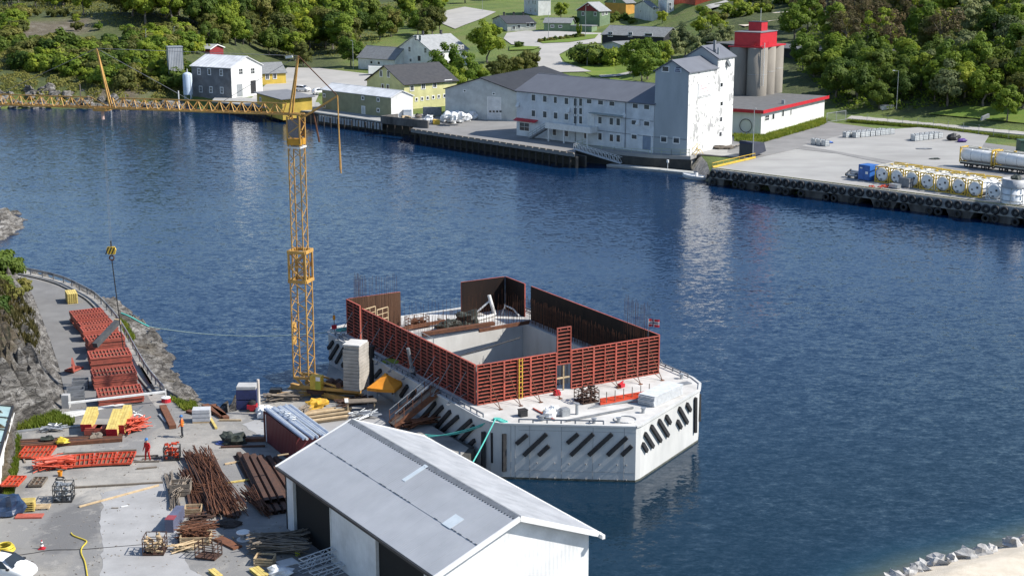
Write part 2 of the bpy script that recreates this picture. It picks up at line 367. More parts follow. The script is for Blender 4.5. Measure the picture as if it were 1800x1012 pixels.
def gridmesh(name, xs, ys, zf, mat, attr=None, smooth=True):
    X, Yy = np.meshgrid(xs, ys); Z = zf(X, Yy); nx, ny = len(xs), len(ys)
    me = bpy.data.meshes.new(name); co = np.stack([X, Yy, Z], -1).reshape(-1, 3)
    i = np.arange(nx*ny).reshape(ny, nx); q = np.stack([i[:-1,:-1], i[:-1,1:], i[1:,1:], i[1:,:-1]], -1).reshape(-1, 4)
    me.from_pydata(co.tolist(), [], q.tolist())
    if smooth: me.polygons.foreach_set('use_smooth', np.ones(len(q), bool))
    for an, av in (attr or {}).items():
        a = me.attributes.new(an, 'FLOAT', 'POINT'); a.data.foreach_set('value', np.asarray(av(X, Yy), np.float32).ravel())
    o = mobj(name, me, mat); o['kind'] = 'structure'; return o
def hno(X, Yy, s, o=0):
    f = np.vectorize(lambda a, c: noise.noise(Vector((a*s+o, c*s-o, o*.37)))); return f(X, Yy)
xs = np.concatenate([np.arange(-420,-130,10), np.arange(-130,150,4), np.arange(150,420,10)])
ys = np.concatenate([np.arange(120,560,4), np.arange(560,1000,12), np.arange(1000,1800,50)])
hc = [W(p[0], p[1], 17) for p in ((60,42),(120,40),(180,52),(215,62))]
def heath(X, Yy):
    h = np.zeros_like(X)
    for c in hc: h = np.maximum(h, np.exp(-(((X-c[0])/7.5)**2 + ((Yy-c[1])/19)**2)))
    return np.clip(h*1.6, 0, 1)
def farz(X, Yy):
    Z = ztn(X, Yy); rough = np.clip((Z-4)/6, 0, 1)*(1-sm(-98,-80,X)*(1-sm(42,66,X)))
    return Z + rough*(1.6*hno(X, Yy, .05, 3) + .9*hno(X, Yy, .14, 8))
def wood(X, Yy):
    d = (Yy-np.interp(X, XF, YF))*.75; n = hno(X, Yy, .06, 5)*8
    l = (1-sm(-58, -46, X+n))*np.where(X < -84, sm(2, 8, d), sm(30, 44, d+n)); r = sm(58, 66, X+n*.4)*sm(101, 108, d)
    return np.clip((l+r)*(1-heath(X, Yy)), 0, 1)
gridmesh('hillside', xs, ys, farz, land_m, {'heath': heath, 'wood': wood})
# sea
sp = W(1640, 960, 0)
beach = [W(1570,1012,.6), W(1640,985,.6), W(1720,968,.6), W(1800,945,.6), W(1900,915,.6)]
def shoal(X, Yy):
    d = np.full_like(X, 1e9)
    for a, c in zip(beach[:-1], beach[1:]):
        ab = np.array([c[0]-a[0], c[1]-a[1]]); t = np.clip(((X-a[0])*ab[0]+(Yy-a[1])*ab[1])/(ab@ab), 0, 1)
        d = np.minimum(d, np.hypot(X-a[0]-t*ab[0], Yy-a[1]-t*ab[1]))
    return np.exp(-(d/4.2)**1.5)
def nearsea(X, Yy): return np.clip(sm(0, 1, (135-Yy)/80+.25+X*.008), 0, 1)
xw = np.concatenate([[-900,-500,-200], np.arange(-100,8,12), np.arange(8,60,1.0), np.arange(60,130,10), [200,500,900]])
yw = np.concatenate([[-200,0,40], np.arange(56,112,1.0), np.arange(112,420,14), [600]])
gridmesh('sea', xw, yw, lambda X, Yy: X*0, water_m, {'shoal': shoal, 'near': nearsea}, False)
# draped sheets on the far land
def drape(name, pxs, mat, off=.12, label=None, world=None):
    pts = world or [G(*p) for p in pxs]
    bm = bmesh.new(); bm.faces.new([bm.verts.new((p[0], p[1], 0)) for p in pts])
    x0 = min(p[0] for p in pts); x1 = max(p[0] for p in pts); y0 = min(p[1] for p in pts); y1 = max(p[1] for p in pts)
    for k in range(math.ceil(x0/4), math.floor(x1/4)+1):
        bmesh.ops.bisect_plane(bm, geom=bm.verts[:]+bm.edges[:]+bm.faces[:], plane_co=(k*4-.0,0,0), plane_no=(1,0,0))
    for k in range(math.ceil(y0/4), math.floor(y1/4)+1):
        bmesh.ops.bisect_plane(bm, geom=bm.verts[:]+bm.edges[:]+bm.faces[:], plane_co=(0,k*4,0), plane_no=(0,1,0))
    bmesh.ops.triangulate(bm, faces=bm.faces[:])
    for v in bm.verts: v.co.z = zt(v.co.x, v.co.y) + off
    bmesh.ops.recalc_face_normals(bm, faces=bm.faces)
    me = bpy.data.meshes.new(name); bm.to_mesh(me); bm.free()
    o = mobj(name, me, mat); o['kind'] = 'structure'; return o
drape('road', [(891,59),(924,55),(1057,59),(1057,77),(1016,79),(983,97),(989,110),(1040,127),(950,130),(942,102),(952,86),(899,79),(885,69)], roadm, .2)
drape('parking_lot', [(767,23),(817,13),(872,22),(847,34),(800,52),(778,43)], roadm, .2)
drape('service_road', [(505,120),(560,121),(655,132),(640,158),(562,164),(550,196),(462,192),(440,176),(465,152)], roadm, .2)
drape('lawn', [(983,98),(1015,88),(1112,112),(1112,140),(1060,142),(1000,116)], grassm, .12)
drape('grass_island', [(945,75),(975,69),(1020,63),(1052,62),(1046,69),(1000,76),(955,78)], grassm, .34)
drape('verge', [(896,82),(950,84),(938,89),(895,90)], grassm, .34)
drape('footpath', [(1052,134),(1110,127),(1112,130),(1056,138)], roadm, .3)
drape('lane', [(1225,18),(1262,6),(1300,-6),(1310,-3),(1262,14),(1235,22)], roadm, .25)
drape('gravel_clearing', [(1280,42),(1310,32),(1380,20),(1420,24),(1370,36),(1310,48)], sandm, .25)
# ---------------------------------------------------------------- far quays
def qpoly(pxs, z=QZ): return [W(p[0], p[1], z) for p in pxs]
def slab(name, pxs, mat, z1=QZ, th=.5):
    return struct(name, MB().prism(qpoly(pxs, z1), z1-th, z1), mat)
# right concrete quay with its asphalt yard behind
RQ = qpoly([(1250,297),(1326,279),(1400,262),(1470,270),(1830,345),(1830,372)])
RQ[5] = RQ[0] + (W(1798,366,QZ)-RQ[0])*1.06
struct('concrete_quay', MB().prism(RQ, QZ-1.51, QZ), quayc)
slab('asphalt_yard', [(1322,279),(1278,268),(1288,240),(1345,240),(1452,214),(1860,268),(1860,350),(1470,269.5),(1400,261.5)], asph, QZ-.01, .4)
slab('loading_apron', [(1410,256),(1500,232),(1640,222),(1740,236),(1700,300),(1560,282)], quayc, QZ+.005, .06)
slab('service_lane', [(1486,210),(1500,201),(1620,205),(1900,232),(1900,246),(1640,222)], roadm, QZ, .3)
slab('quay_strip', [(1012,260),(1012,247),(1150,258),(1285,250),(1290,268),(1325,278.6),(1228,270),(1214,275),(1150,272.5)], quayc, QZ-.02, .6)
slab('wharf', [(722,228),(1010,271),(1012.5,258),(1012.5,246),(908,232),(909,212),(782,206),(752,203)], asph, QZ, .55)
slab('timber_wharf', [(372,178),(553,197),(668,213),(756,223),(752,200),(690,203),(567,188),(560,180),(380,168)], M('grey_decking', (.34,.34,.33), (.26,.26,.25), s=.8, rough=.9), QZ-.05, .3)
# quay fronts
def wallseg(name, a, c, z0, z1, th, mat):
    d = (c-a); d.z = 0; n = Vector((-d.y, d.x, 0)).normalized()*th
    return struct(name, MB().prism([a, c, c+n, a+n], z0, z1), mat)
a, c = W(722,229,QZ), W(1010,272,QZ); inn = Vector((.62,.78,0))
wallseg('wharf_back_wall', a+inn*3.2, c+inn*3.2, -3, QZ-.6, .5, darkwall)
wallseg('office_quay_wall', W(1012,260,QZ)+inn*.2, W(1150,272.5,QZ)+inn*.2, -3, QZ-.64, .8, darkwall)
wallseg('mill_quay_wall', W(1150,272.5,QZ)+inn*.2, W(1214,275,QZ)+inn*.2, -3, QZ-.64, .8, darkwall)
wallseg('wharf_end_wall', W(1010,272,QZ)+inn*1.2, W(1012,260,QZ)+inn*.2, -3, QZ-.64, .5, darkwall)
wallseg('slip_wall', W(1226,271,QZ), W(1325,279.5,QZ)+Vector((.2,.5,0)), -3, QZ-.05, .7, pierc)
a2, c2 = W(372,179,QZ), W(756,224,QZ)
wallseg('timber_wharf_back_wall', a2+inn*3, c2+inn*3, -3, QZ-.5, .5, darkwall)
pilem = M('tarred_timber', (.03,.028,.026), (.06,.052,.045), s=2, rough=.9)
pt = thing('pile', 'dark timber pile under the asphalt wharf of the office block', 'pile', group='piles under the asphalt wharf')
def piles(a, c, n, r, z1, label, group, mat):
    for k in range(n):
        p = a + (c-a)*((k+.3)/n)
        o = MB().cyl((0,0,-4), (0,0,z1-.5), r, r*.92, 7).build('pile', mat, loc=(p.x, p.y, 0)); tag(o, label, 'pile', group)
bpy.data.objects.remove(pt)
piles(W(724,229,QZ)+inn*.5, W(1008,272,QZ)+inn*.5, 26, .22, QZ, 'dark timber pile under the asphalt wharf of the office block', 'piles under the asphalt wharf', pilem)
piles(W(376,180,QZ)+inn*.4, W(754,224,QZ)+inn*.4, 32, .17, QZ, 'slim dark pile under the grey decked wharf', 'piles under the decked wharf', pilem)
# kerb beams along the wharf edge
kb = MB()
for k in range(26):
    p = W(722,228,QZ)+(W(1010,271,QZ)-W(722,228,QZ))*(k/26.0); q = W(722,228,QZ)+(W(1010,271,QZ)-W(722,228,QZ))*((k+.8)/26.0)
    kb.beam(p+Vector((.1,.15,.12)), q+Vector((.1,.15,.12)), .22, .22)
tag(kb.build('kerb_timbers', timbg), 'broken line of grey kerb timbers along the asphalt wharf edge', 'kerb')
# white panels hung below the decked wharf
pp = MB(); e0, e1 = W(555,199,QZ), W(668,214,QZ)
hold = thing('wharf_skirting', 'pale board skirting below the grey decked wharf', 'skirting', e0)
for k in range(22):
    p = (e1-e0)*(k/22.0)+inn*.9; q = (e1-e0)*((k+.72)/22.0)+inn*.9
    MB().prism([p, q, q+inn*.08, p+inn*.08], -1.9, -.5).build('board', M('grey_boards', (.42,.43,.44), (.3,.31,.32), s=2), hold)
# right quay front: band, trapezoid piers, tyres
q0, q1 = RQ[0], RQ[5]; qd = (q1-q0).normalized(); qn = Vector((qd.y, -qd.x, 0))
if qn.y > 0: qn = -qn
QL = (q1-q0).length
pier = thing('quay_pier', '', '')
bpy.data.objects.remove(pier)
def pierat(s, w0, w1, i):
    m = MB(); A = q0+qd*s-qn*.15
    pts = [(-w0/2, QZ-1.5), (w0/2, QZ-1.5), (w1/2, -1.6), (-w1/2, -1.6)]
    vs = [A+qd*u+Vector((0,0,z-QZ)) for u, z in pts]+[A-qn*4.5+qd*u+Vector((0,0,z-QZ)) for u, z in pts]
    m.add(vs, [(0,1,2,3),(7,6,5,4),(0,4,5,1),(1,5,6,2),(2,6,7,3),(3,7,4,0)])
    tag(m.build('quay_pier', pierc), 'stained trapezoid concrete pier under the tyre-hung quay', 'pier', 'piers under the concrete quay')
s = 1.0; i = 0
while s < QL:
    pierat(s, 4.6 if i else 3.2, 1.6 if i else 2.6, i); s += 6.3; i += 1
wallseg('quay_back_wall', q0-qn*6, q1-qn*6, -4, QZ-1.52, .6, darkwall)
tyre_me = MB().torus((0,0,0), .46, .21, (0,1,0), 16, 8).mesh('tyre', True)
rz = math.atan2(qd.y, qd.x)
s = .55; k = 0
while s < QL-.4:
    o = mobj('fender_tyre', tyre_me, rubber, loc=q0+qd*s+qn*.22+Vector((0,0,-.72+random.uniform(-.1,.08))), rz=rz+random.uniform(-.12,.12)); o.scale = (random.uniform(.94,1.08),)*3
    tag(o, 'black tyre in the top row of fenders along the concrete quay', 'tyre', 'top row of tyre fenders')
    if k % 6 in (0, 3, 4) and k < 44:
        o = mobj('fender_tyre', tyre_me, rubber, loc=q0+qd*(s+.1)+qn*.2+Vector((0,0,-2.1+random.uniform(-.1,.1))), rz=rz+random.uniform(-.2,.2))
        tag(o, 'black tyre hung below the top row of fenders on the quay', 'tyre', 'lower tyre fenders')
    s += random.choice((1.36,1.4,1.46,1.7)); k += 1
m = MB(); up = Vector((0,0,.16))
for k in range(40):
    p = q0+qd*(QL*k/40.)-qn*.3; q = q0+qd*(QL*(k+.94)/40.)-qn*.3; m.beam(p+up, q+up, .16, .16); m.beam(p+Vector((0,0,.05)), p+up, .1)
tag(m.build('quay_edge_beam', M('faded_yellow', (.34,.31,.16), (.26,.24,.15), s=2)), 'faded yellow edge beam along the tyre-hung quay front', 'edge beam')
m = MB(); p, q = W(1252,296,QZ), W(1327,278.5,QZ)
m.beam(p+Vector((0,0,.2)), q+Vector((0,0,.2)), .3, .28); tag(m.build('yellow_kerb', yellowp), 'bright yellow kerb along the short side of the concrete quay', 'kerb')
m = MB(); m.beam(p+Vector((0,0,.9)), q+Vector((0,0,.9)), .08)
for k in range(9): m.beam(p+(q-p)*(k/8), p+(q-p)*(k/8)+Vector((0,0,.9)), .07)
tag(m.build('yellow_handrail', yellowp), 'thin yellow handrail beside the short quay kerb', 'handrail')
# ---------------------------------------------------------------- near land: yard, road, cliff and rocky bank
CU = Vector((.86248, .50610, 0)); CV = Vector((-.50610, .86248, 0)); CA = Vector((-2.7789, 111.347, 0))
CRZ = math.atan2(CU.y, CU.x); CZ = 4.4
def C(u, v, z=CZ): p = CA+CU*u+CV*v; p.z = z; return p
outer = [(-260,440),(-90,452),(40,476),(110,494),(165,522),(203,560),(232,610),(258,655),(288,692),(318,707),(372,730),(415,722),(452,694),(520,684),(572,671)]
shore = [Y(*p) for p in outer] + [C(-2.0,24.5,YZ), C(-2.1,-2.5,YZ)]
HA, HB, HC, HD = W(487,820,6.3), W(762,1009,6.3), W(1056,938,6.3), W(747,766,6.3)     # hangar eave corners
hd = ((HB-HA)+(HC-HD)).normalized(); hn = Vector((-hd.y, hd.x, 0))                   # along, across (to the right)
if hn.x < 0: hn = -hn
hw = ((HC-HB).dot(hn)+(HD-HA).dot(hn))/2; hl = ((HB-HA).dot(hd)+(HC-HD).dot(hd))/2
H0 = Vector((HA.x, HA.y, YZ))
shore += [H0+hn*(hw+.6)-hd*.5, H0+hn*(hw+.6)+hd*(hl+30)]
inner = [(-200,1150),(-60,900),(8,905),(20,800),(24,762),(60,742),(104,728),(116,700),(103,642),(88,598),(74,560),(58,520),(40,492),(-20,478),(-260,470)]
yardpoly = shore + [Vector((-20,40,YZ)), Vector((-45,40,YZ))] + [Y(*p) for p in inner]
struct('yard', MB().add([(p.x, p.y, YZ) for p in yardpoly], [tuple(range(len(yardpoly)))]), yard_m)
road_in = [(40,492),(58,520),(74,560),(88,598),(103,642),(116,700),(130,735)]
road_out = [(290,735),(262,700),(235,650),(210,605),(185,565),(150,528),(100,503),(40,484)]
struct('road', MB().add([Y(p[0], p[1], .012) for p in road_in+road_out], [tuple(range(15))]), asph_l)
def ragged(pxs, amp=.16, step=.7, dz=.012):
    P_ = [Y(p[0], p[1], dz) for p in pxs]; out = []
    for i in range(len(P_)):
        a, c = P_[i], P_[(i+1) % len(P_)]; n = max(1, int((c-a).length/step))
        for k in range(n): q = a+(c-a)*(k/n); out.append(q+Vector((random.uniform(-amp,amp), random.uniform(-amp,amp), 0)))
    return MB().add(out, [tuple(range(len(out)))])
struct('concrete_apron', ragged([(178,866),(250,850),(296,846),(300,905),(330,1000),(440,1040),(178,1040)]), slab_m)
struct('crane_pad', ragged([(430,745),(470,725),(560,708),(660,712),(690,760),(560,800),(470,770)], .3), slab_m)
YP = np.array([(p.x, p.y) for p in yardpoly]); SH = np.array([(p.x, p.y) for p in shore])
INR = np.array([tuple(Y(*p))[:2] for p in inner[4:]])
def segdist(X, Yy, pts, closed):
    d = np.full(X.shape, 1e9); n = len(pts)
    for i in range(n if closed else n-1):
        a, c = pts[i], pts[(i+1) % n]; ab = c-a; t = np.clip(((X-a[0])*ab[0]+(Yy-a[1])*ab[1])/(ab@ab+1e-9), 0, 1)
        d = np.minimum(d, np.hypot(X-a[0]-t*ab[0], Yy-a[1]-t*ab[1]))
    return d
def inside(X, Yy, pts):
    r = np.zeros(X.shape, bool); n = len(pts)
    for i in range(n):
        (x1,y1),(x2,y2) = pts[i], pts[(i+1) % n]
        c = ((y1 > Yy) != (y2 > Yy)) & (X < (x2-x1)*(Yy-y1)/(y2-y1+1e-12)+x1); r ^= c
    return r
qx = float(Y(400,720).x)
def rocknoise(X, Yy, Z0=0):
    f = np.vectorize(lambda x, y: abs(noise.fractal(Vector((x*.28+y*.1, y*.55-x*.2, 1.3)), 1, 2, 5)) + .5*abs(noise.noise(Vector((x*1.1+y*.5, y*1.5, 4)))))
    return f(X, Yy)
def nearz(X, Yy):
    ins = inside(X, Yy, YP); dsh = segdist(X, Yy, SH, False); din = segdist(X, Yy, INR, False)
    out = ~ins; land = out & (din < dsh)
    rn = rocknoise(X, Yy)
    Z = np.full(X.shape, YZ-.06)
    slope = np.where(X < qx, .62, 6.0)
    sea = out & ~land
    Z = np.where(sea, YZ-.1-dsh*slope+np.minimum(dsh,1.5)*(rn-.25)*.95*(X < qx), Z)
    cl = np.interp(din, [0,.4,1.2,2.6,4.2,7,12,40], [0,.35,1.5,3.3,4.4,5.2,6.4,11])
    damp = sm(98, 113, Yy)
    Z = np.where(land, YZ-.1+cl*damp*(.82+.5*(rn-.3))+np.minimum(din,2)*.75*(rn-.3)*(.3+.7*damp), Z)
    return np.maximum(Z, -4)
def soil(X, Yy):
    din = segdist(X, Yy, INR, False); n = hno(X, Yy, .35, 2)
    top = sm(2.6, 4.4, din+n*1.6)*.9; low = 1-sm(104,112,Yy+n*2)
    s = np.where(inside(X, Yy, YP), 0, np.maximum(top, low))
    return np.where((segdist(X, Yy, SH, False) < din), np.clip(n*.9-.15, 0, .5), s)
x0, x1, y0, y1 = -78, float(Y(480,700).x), 86, 190
gridmesh('rocky_shore', np.arange(x0, x1, .38), np.arange(y0, y1, .38), nearz, rock_m, {'soil': soil}, False)
wallseg('crane_quay_wall', Y(408,726), Y(574,671), -3, YZ-.02, .5, darkwall)
wallseg('caisson_quay_wall', Y(574,671), C(-2.1,-2.5,YZ), -3, YZ-.02, .5, darkwall)
wallseg('hangar_quay_wall', C(-2.1,-2.5,YZ), H0+hn*(hw+.6)-hd*.5, -3, YZ-.02, .5, darkwall)
wallseg('hangar_side_quay_wall', H0+hn*(hw+.6)-hd*.5, H0+hn*(hw+.6)+hd*(hl+30), -3, YZ-.02, .5, darkwall)
# small rocky point further up the shore
m = MB(); 
def pointz(X, Yy):
    c = W(-66,400,1); d = np.hypot((X-c[0])/7.2, (Yy-c[1])/15); return 4.6-d*4.8+1.6*(rocknoise(X, Yy)-.3)
c = W(-66,400,1)
gridmesh('rocky_point', np.arange(c[0]-14, c[0]+12, .5), np.arange(c[1]-26, c[1]+26, .6), pointz, rock_m, {'soil': lambda X, Yy: np.clip(hno(X,Yy,.2,3)*1.2,0,.6)}, False)
# beach: sand sheet with boulders along its edge
bp_ = beach + [W(1950,1050,.6), W(1500,1100,.6)]
def sandz(X, Yy):
    pts = np.array([(p.x, p.y) for p in bp_]); ins = inside(X, Yy, pts)
    e = segdist(X, Yy, np.array([(p.x, p.y) for p in beach]), False)
    return np.where(ins, np.minimum(.35+e*.35, 1.3), .35-e*.5)+.05*hno(X,Yy,.8,1)
gridmesh('beach', np.arange(16, 48, .5), np.arange(60, 100, .5), sandz, sandm)
stone_m = M('pale_boulder', (.50,.49,.47), (.27,.26,.25), s=1.3, rough=.9, bump=.05, bs=4)
k = 0
for a, c in zip(beach[:-1], beach[1:]):
    n = int((c-a).length/1.25)
    for i in range(n):
        p = a+(c-a)*((i+random.uniform(-.2,.2))/n)
        rr = random.uniform(.42,.82); mb = MB().blob((0,0,0), (rr*1.15, rr*.85, rr*.7), k, .75, 9, 6)
        o = mb.build('boulder', stone_m, loc=(p.x, p.y-.3, .55), rz=random.uniform(0,3)); k += 1
        tag(o, 'pale angular boulder in the row edging the sandy beach', 'boulder', 'boulders along the beach')
        if random.random() < .35:
            mb = MB().blob((0,0,0), (.35,.3,.25), k, .7, 8, 5); o = mb.build('boulder', stone_m, loc=(p.x+.4, p.y+.9, .12), rz=1); k += 1
            tag(o, 'small stone at the water side of the beach boulders', 'boulder', 'small beach stones')
# ---------------------------------------------------------------- far buildings
def walls(name, c, **k): return corr(name, c, axis=k.pop('axis','Z'), pitch=k.pop('pitch',.22), depth=k.pop('depth',.03), rough=.7, **k)
wgrey = M('old_grey_plaster', (.22,.223,.23), (.14,.14,.145), s=.6, dirt=.3, rough=.9)
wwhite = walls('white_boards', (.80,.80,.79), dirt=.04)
wyel = walls('yellow_boards', (.66,.46,.075), dirt=.05)
wpale = walls('pale_yellow_boards', (.62,.60,.30), dirt=.05)
wolive = walls('olive_cladding', (.30,.30,.185), axis='X', pitch=.3, dirt=.08)
whall = walls('pale_grey_cladding', (.56,.58,.57), axis='X', pitch=.35, dirt=.06)
woff = walls('light_grey_cladding', (.72,.74,.76), axis='X', pitch=.3, dirt=.08)
wgreen = walls('green_boards', (.20,.29,.17), dirt=.05)
wred = walls('red_boards', (.24,.025,.03), dirt=.05)
worg = walls('ochre_boards', (.62,.32,.06), dirt=.05)
wdark = walls('dark_boards', (.022,.024,.032), dirt=0)
wcream = walls('cream_boards', (.70,.69,.64), dirt=.05)
roofw = corr('white_sheet_roof', (.70,.71,.72), axis='X', pitch=1.2, depth=.05, dirt=.04)
roofg = M('grey_slate', (.22,.23,.235), (.16,.165,.17), s=1.5, rough=.85, bump=.02)
rooflg = M('light_slate', (.33,.34,.345), (.25,.26,.265), s=1.2, rough=.85, bump=.02)
roofs = M('grey_felt_roof', (.20,.205,.22), (.16,.165,.18), s=.6, rough=.85, dirt=.06)
roofb = M('bluegrey_roof', (.135,.145,.17), (.115,.122,.145), s=.4, rough=.65)
peel = newmat('peeling_white_plaster', .9)
pm, N, L, b, g = peel
Po = g.outputs['Position']
base = ramp(N, L, nz(N, L, Po, .35, 6), (.35, (.74,.74,.72)), (.7, (.60,.60,.58)))
area = N.new('ShaderNodeTexCoord').outputs['Object']
a1 = nz(N, L, Po, .28, 3); a2 = nz(N, L, scl(N, L, Po, (1,1,.8)), 1.15, 7, .7)
sm_ = N.new('ShaderNodeMath'); sm_.operation = 'MULTIPLY'; L.new(a1, sm_.inputs[0]); L.new(a2, sm_.inputs[1])
pk = ramp(N, L, sm_.outputs[0], (.295, (0,)*3), (.315, (1,)*3))
L.new(mixc(N, L, pk, base, (.33,.33,.33)), b.inputs['Base Color'])
stain = M('stained_plaster', (.42,.45,.47), (.34,.37,.39), s=.3, rough=.9, dirt=.1, stretch=(1,1,.35))
def frame(A, B):
    d = B-A; d.z = 0; w = d.length; d.normalize(); return d, Vector((-d.y, d.x, 0)), w, math.atan2(d.y, d.x)
def solve_depth(B, n, px, z=None):
    lo, hi = .5, 90.
    up = pxx(B+n*hi) > pxx(B+n*lo)
    for _ in range(40):
        m = (lo+hi)/2
        if (pxx(B+n*m) < px) == up: lo = m
        else: hi = m
    return lo
WKIND = {}
def addwin(T, o3, face, px, py, w, h, kind, w0, dep, d, n, A, B):
    # local frame of the building: x along the front, y inward
    if face == 'f': u, z = onplane(px, py, A, d)
    elif face == 'r': u, z = onplane(px, py, B, n)
    else: u, z = onplane(px, py, A, n)
    z -= A.z
    key = (round(w,2), round(h,2), kind)
    if key not in WKIND:
        fr = .17; m = MB()
        if kind in ('win','cross','plain','wide'):
            m.bx(-w/2-fr, w/2+fr, -.07, .02, -h/2-fr, -h/2); m.bx(-w/2-fr, w/2+fr, -.07, .02, h/2, h/2+fr)
            m.bx(-w/2-fr, -w/2, -.07, .02, -h/2, h/2); m.bx(w/2, w/2+fr, -.07, .02, -h/2, h/2)
            if kind == 'cross':
                m.bx(-.035, .035, -.055, .02, -h/2, h/2); m.bx(-w/2, -.035, -.055, .02, -.03, .03); m.bx(.035, w/2, -.055, .02, -.03, .03)
            elif kind == 'win': m.bx(-.03, .03, -.055, .02, -h/2, h/2)
        else:
            m.bx(-w/2-fr, w/2+fr, -.06, .02, h/2, h/2+fr); m.bx(-w/2-fr, -w/2, -.06, .02, -h/2, h/2); m.bx(w/2, w/2+fr, -.06, .02, -h/2, h/2)
        p = MB().bx(-w/2, w/2, -.03, .02, -h/2, h/2)
        WKIND[key] = (m.mesh('window'), p.mesh('pane'))
    fm, pmh = WKIND[key]
    if face == 'f': loc, rz = (u, 0, z), 0
    elif face == 'r': loc, rz = (w0, u, z), math.pi/2
    else: loc, rz = (0, u, z), -math.pi/2
    isdoor = kind in ('door','gate')
    f = bpy.data.objects.new('door' if isdoor else 'window', fm.copy() if isdoor else fm); col.objects.link(f); f.parent = T; f.location = loc; f.rotation_euler = (0,0,rz)
    if not f.data.materials: f.data.materials.append(framew)
    q = bpy.data.objects.new('door_leaf' if isdoor else 'pane', pmh.copy() if isdoor else pmh); col.objects.link(q); q.parent = f
    if isdoor: q.data.materials.clear(); q.data.materials.append(o3 or steelw)
    elif not q.data.materials: q.data.materials.append(glass)
def house(name, label, a, bb, eave, ridge, wm, rm, axis='x', rpx=None, depth=None, wins=(), cat='house', ov=.35, z=None, gable=None, group=None, right=None, onG=True, th=.16, fascia=None):
    A = G(*a) if onG and z is None else W(*a, z); B = G(*bb) if onG and z is None else W(*bb, z)
    zz = min(A.z, B.z)-.1 if z is None else z
    A = Vector((A.x, A.y, zz)); B = Vector((B.x, B.y, zz))
    d, n, w, rz = frame(A, B)
    dep = depth or solve_depth(B, n, rpx)
    T = thing(name, label, cat, A, rz, group)
    e, r = eave, ridge; m = MB()
    if axis == 'x':
        m.add([(0,0,-2),(w,0,-2),(w,dep,-2),(0,dep,-2),(0,0,e),(w,0,e),(w,dep,e),(0,dep,e),(0,dep/2,r),(w,dep/2,r)],
              [(0,1,5,4),(2,3,7,6),(1,2,6,9,5),(3,0,4,8,7)])
    elif axis == 'y':
        m.add([(0,0,-2),(w,0,-2),(w,dep,-2),(0,dep,-2),(0,0,e),(w,0,e),(w,dep,e),(0,dep,e),(w/2,0,r),(w/2,dep,r)],
              [(0,1,5,8,4),(2,3,7,9,6),(1,2,6,5),(3,0,4,7)])
    elif axis == 'shed':
        m.add([(0,0,-2),(w,0,-2),(w,dep,-2),(0,dep,-2),(0,0,e),(w,0,e),(w,dep,r),(0,dep,r)], [(0,1,5,4),(2,3,7,6),(1,2,6,5),(3,0,4,7)])
    else: m.bx(0, w, 0, dep, -2, e)
    m.build('wall', wm, T)
    if right:
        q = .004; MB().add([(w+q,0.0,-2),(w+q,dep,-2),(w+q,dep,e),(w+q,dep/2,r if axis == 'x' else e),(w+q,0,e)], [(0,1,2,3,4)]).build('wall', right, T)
    if gable:
        q = -.02
        MB().add([(0,q,e-.1),(w,q,e-.1),(w,q,e),(w/2,q,r),(0,q,e)], [(0,1,2,3,4)]).build('gable_panel', gable, T)
    def slabf(p0, p1, p2, p3):
        p0, p1, p2, p3 = map(Vector, (p0,p1,p2,p3)); nn = (p1-p0).cross(p3-p0).normalized()
        if nn.z < 0: nn = -nn
        q = nn*.03; t = nn*(th+.03)
        return MB().add([p0+q,p1+q,p2+q,p3+q,p0+t,p1+t,p2+t,p3+t], [(3,2,1,0),(4,5,6,7),(0,1,5,4),(1,2,6,5),(2,3,7,6),(3,0,4,7)])
    if axis == 'x':
        k = (r-e)/(dep/2)*ov
        slabf((-ov,-ov,e-k),(w+ov,-ov,e-k),(w+ov,dep/2,r),(-ov,dep/2,r)).build('roof', rm, T)
        slabf((-ov,dep/2,r),(w+ov,dep/2,r),(w+ov,dep+ov,e-k),(-ov,dep+ov,e-k)).build('roof', rm, T)
        MB().beam((-ov,dep/2,r+th*.9),(w+ov,dep/2,r+th*.9),.3,.12).build('ridge_cap', rm, T)
    elif axis == 'y':
        k = (r-e)/(w/2)*ov
        slabf((-ov,-ov,e-k),(w/2,-ov,r),(w/2,dep+ov,r),(-ov,dep+ov,e-k)).build('roof', rm, T)
        slabf((w/2,-ov,r),(w+ov,-ov,e-k),(w+ov,dep+ov,e-k),(w/2,dep+ov,r)).build('roof', rm, T)
        MB().beam((w/2,-ov,r+th*.9),(w/2,dep+ov,r+th*.9),.3,.12).build('ridge_cap', rm, T)
        if fascia:
            for x0, z0 in ((-ov,e-k),(w+ov,e-k)): MB().beam((x0,-ov-.06,z0+.05),(w/2,-ov-.06,r+.05),.06,.24).build('barge_board', fascia, T)
    elif axis == 'shed': slabf((-ov,-ov,e),(w+ov,-ov,e),(w+ov,dep+ov,r),(-ov,dep+ov,r)).build('roof', rm, T)
    else:
        MB().bx(-ov, w+ov, -ov, dep+ov, e+.01, e+.3).build('roof', rm, T)
        if fascia:
            mm = MB(); o = ov+.03
            mm.bx(-o, w+o, -o, -ov, e-.25, e+.42); mm.bx(w+ov, w+o, -ov, dep+ov, e-.25, e+.42); mm.bx(-o, -ov, -ov, dep+ov, e-.25, e+.42)
            mm.build('fascia', fascia, T)
    for wn in wins:
        f, px, py, ww, hh = wn[:5]; addwin(T, wn[6] if len(wn) > 6 else None, f, px, py, ww, hh, wn[5] if len(wn) > 5 else 'win', w, dep, d, n, A, B)
    T['dims'] = (w, dep); return T, A, d, n, w, dep
def chimney(T, x, y, z, m=None, s=.6, h=1.1): MB().bx(x-s/2, x+s/2, y-s/2, y+s/2, z-.5, z+h).bx(x-s/2-.06, x+s/2+.06, y-s/2-.06, y+s/2+.06, z+h, z+h+.12).build('chimney', m or darkroof, T)
Z3 = 2.5
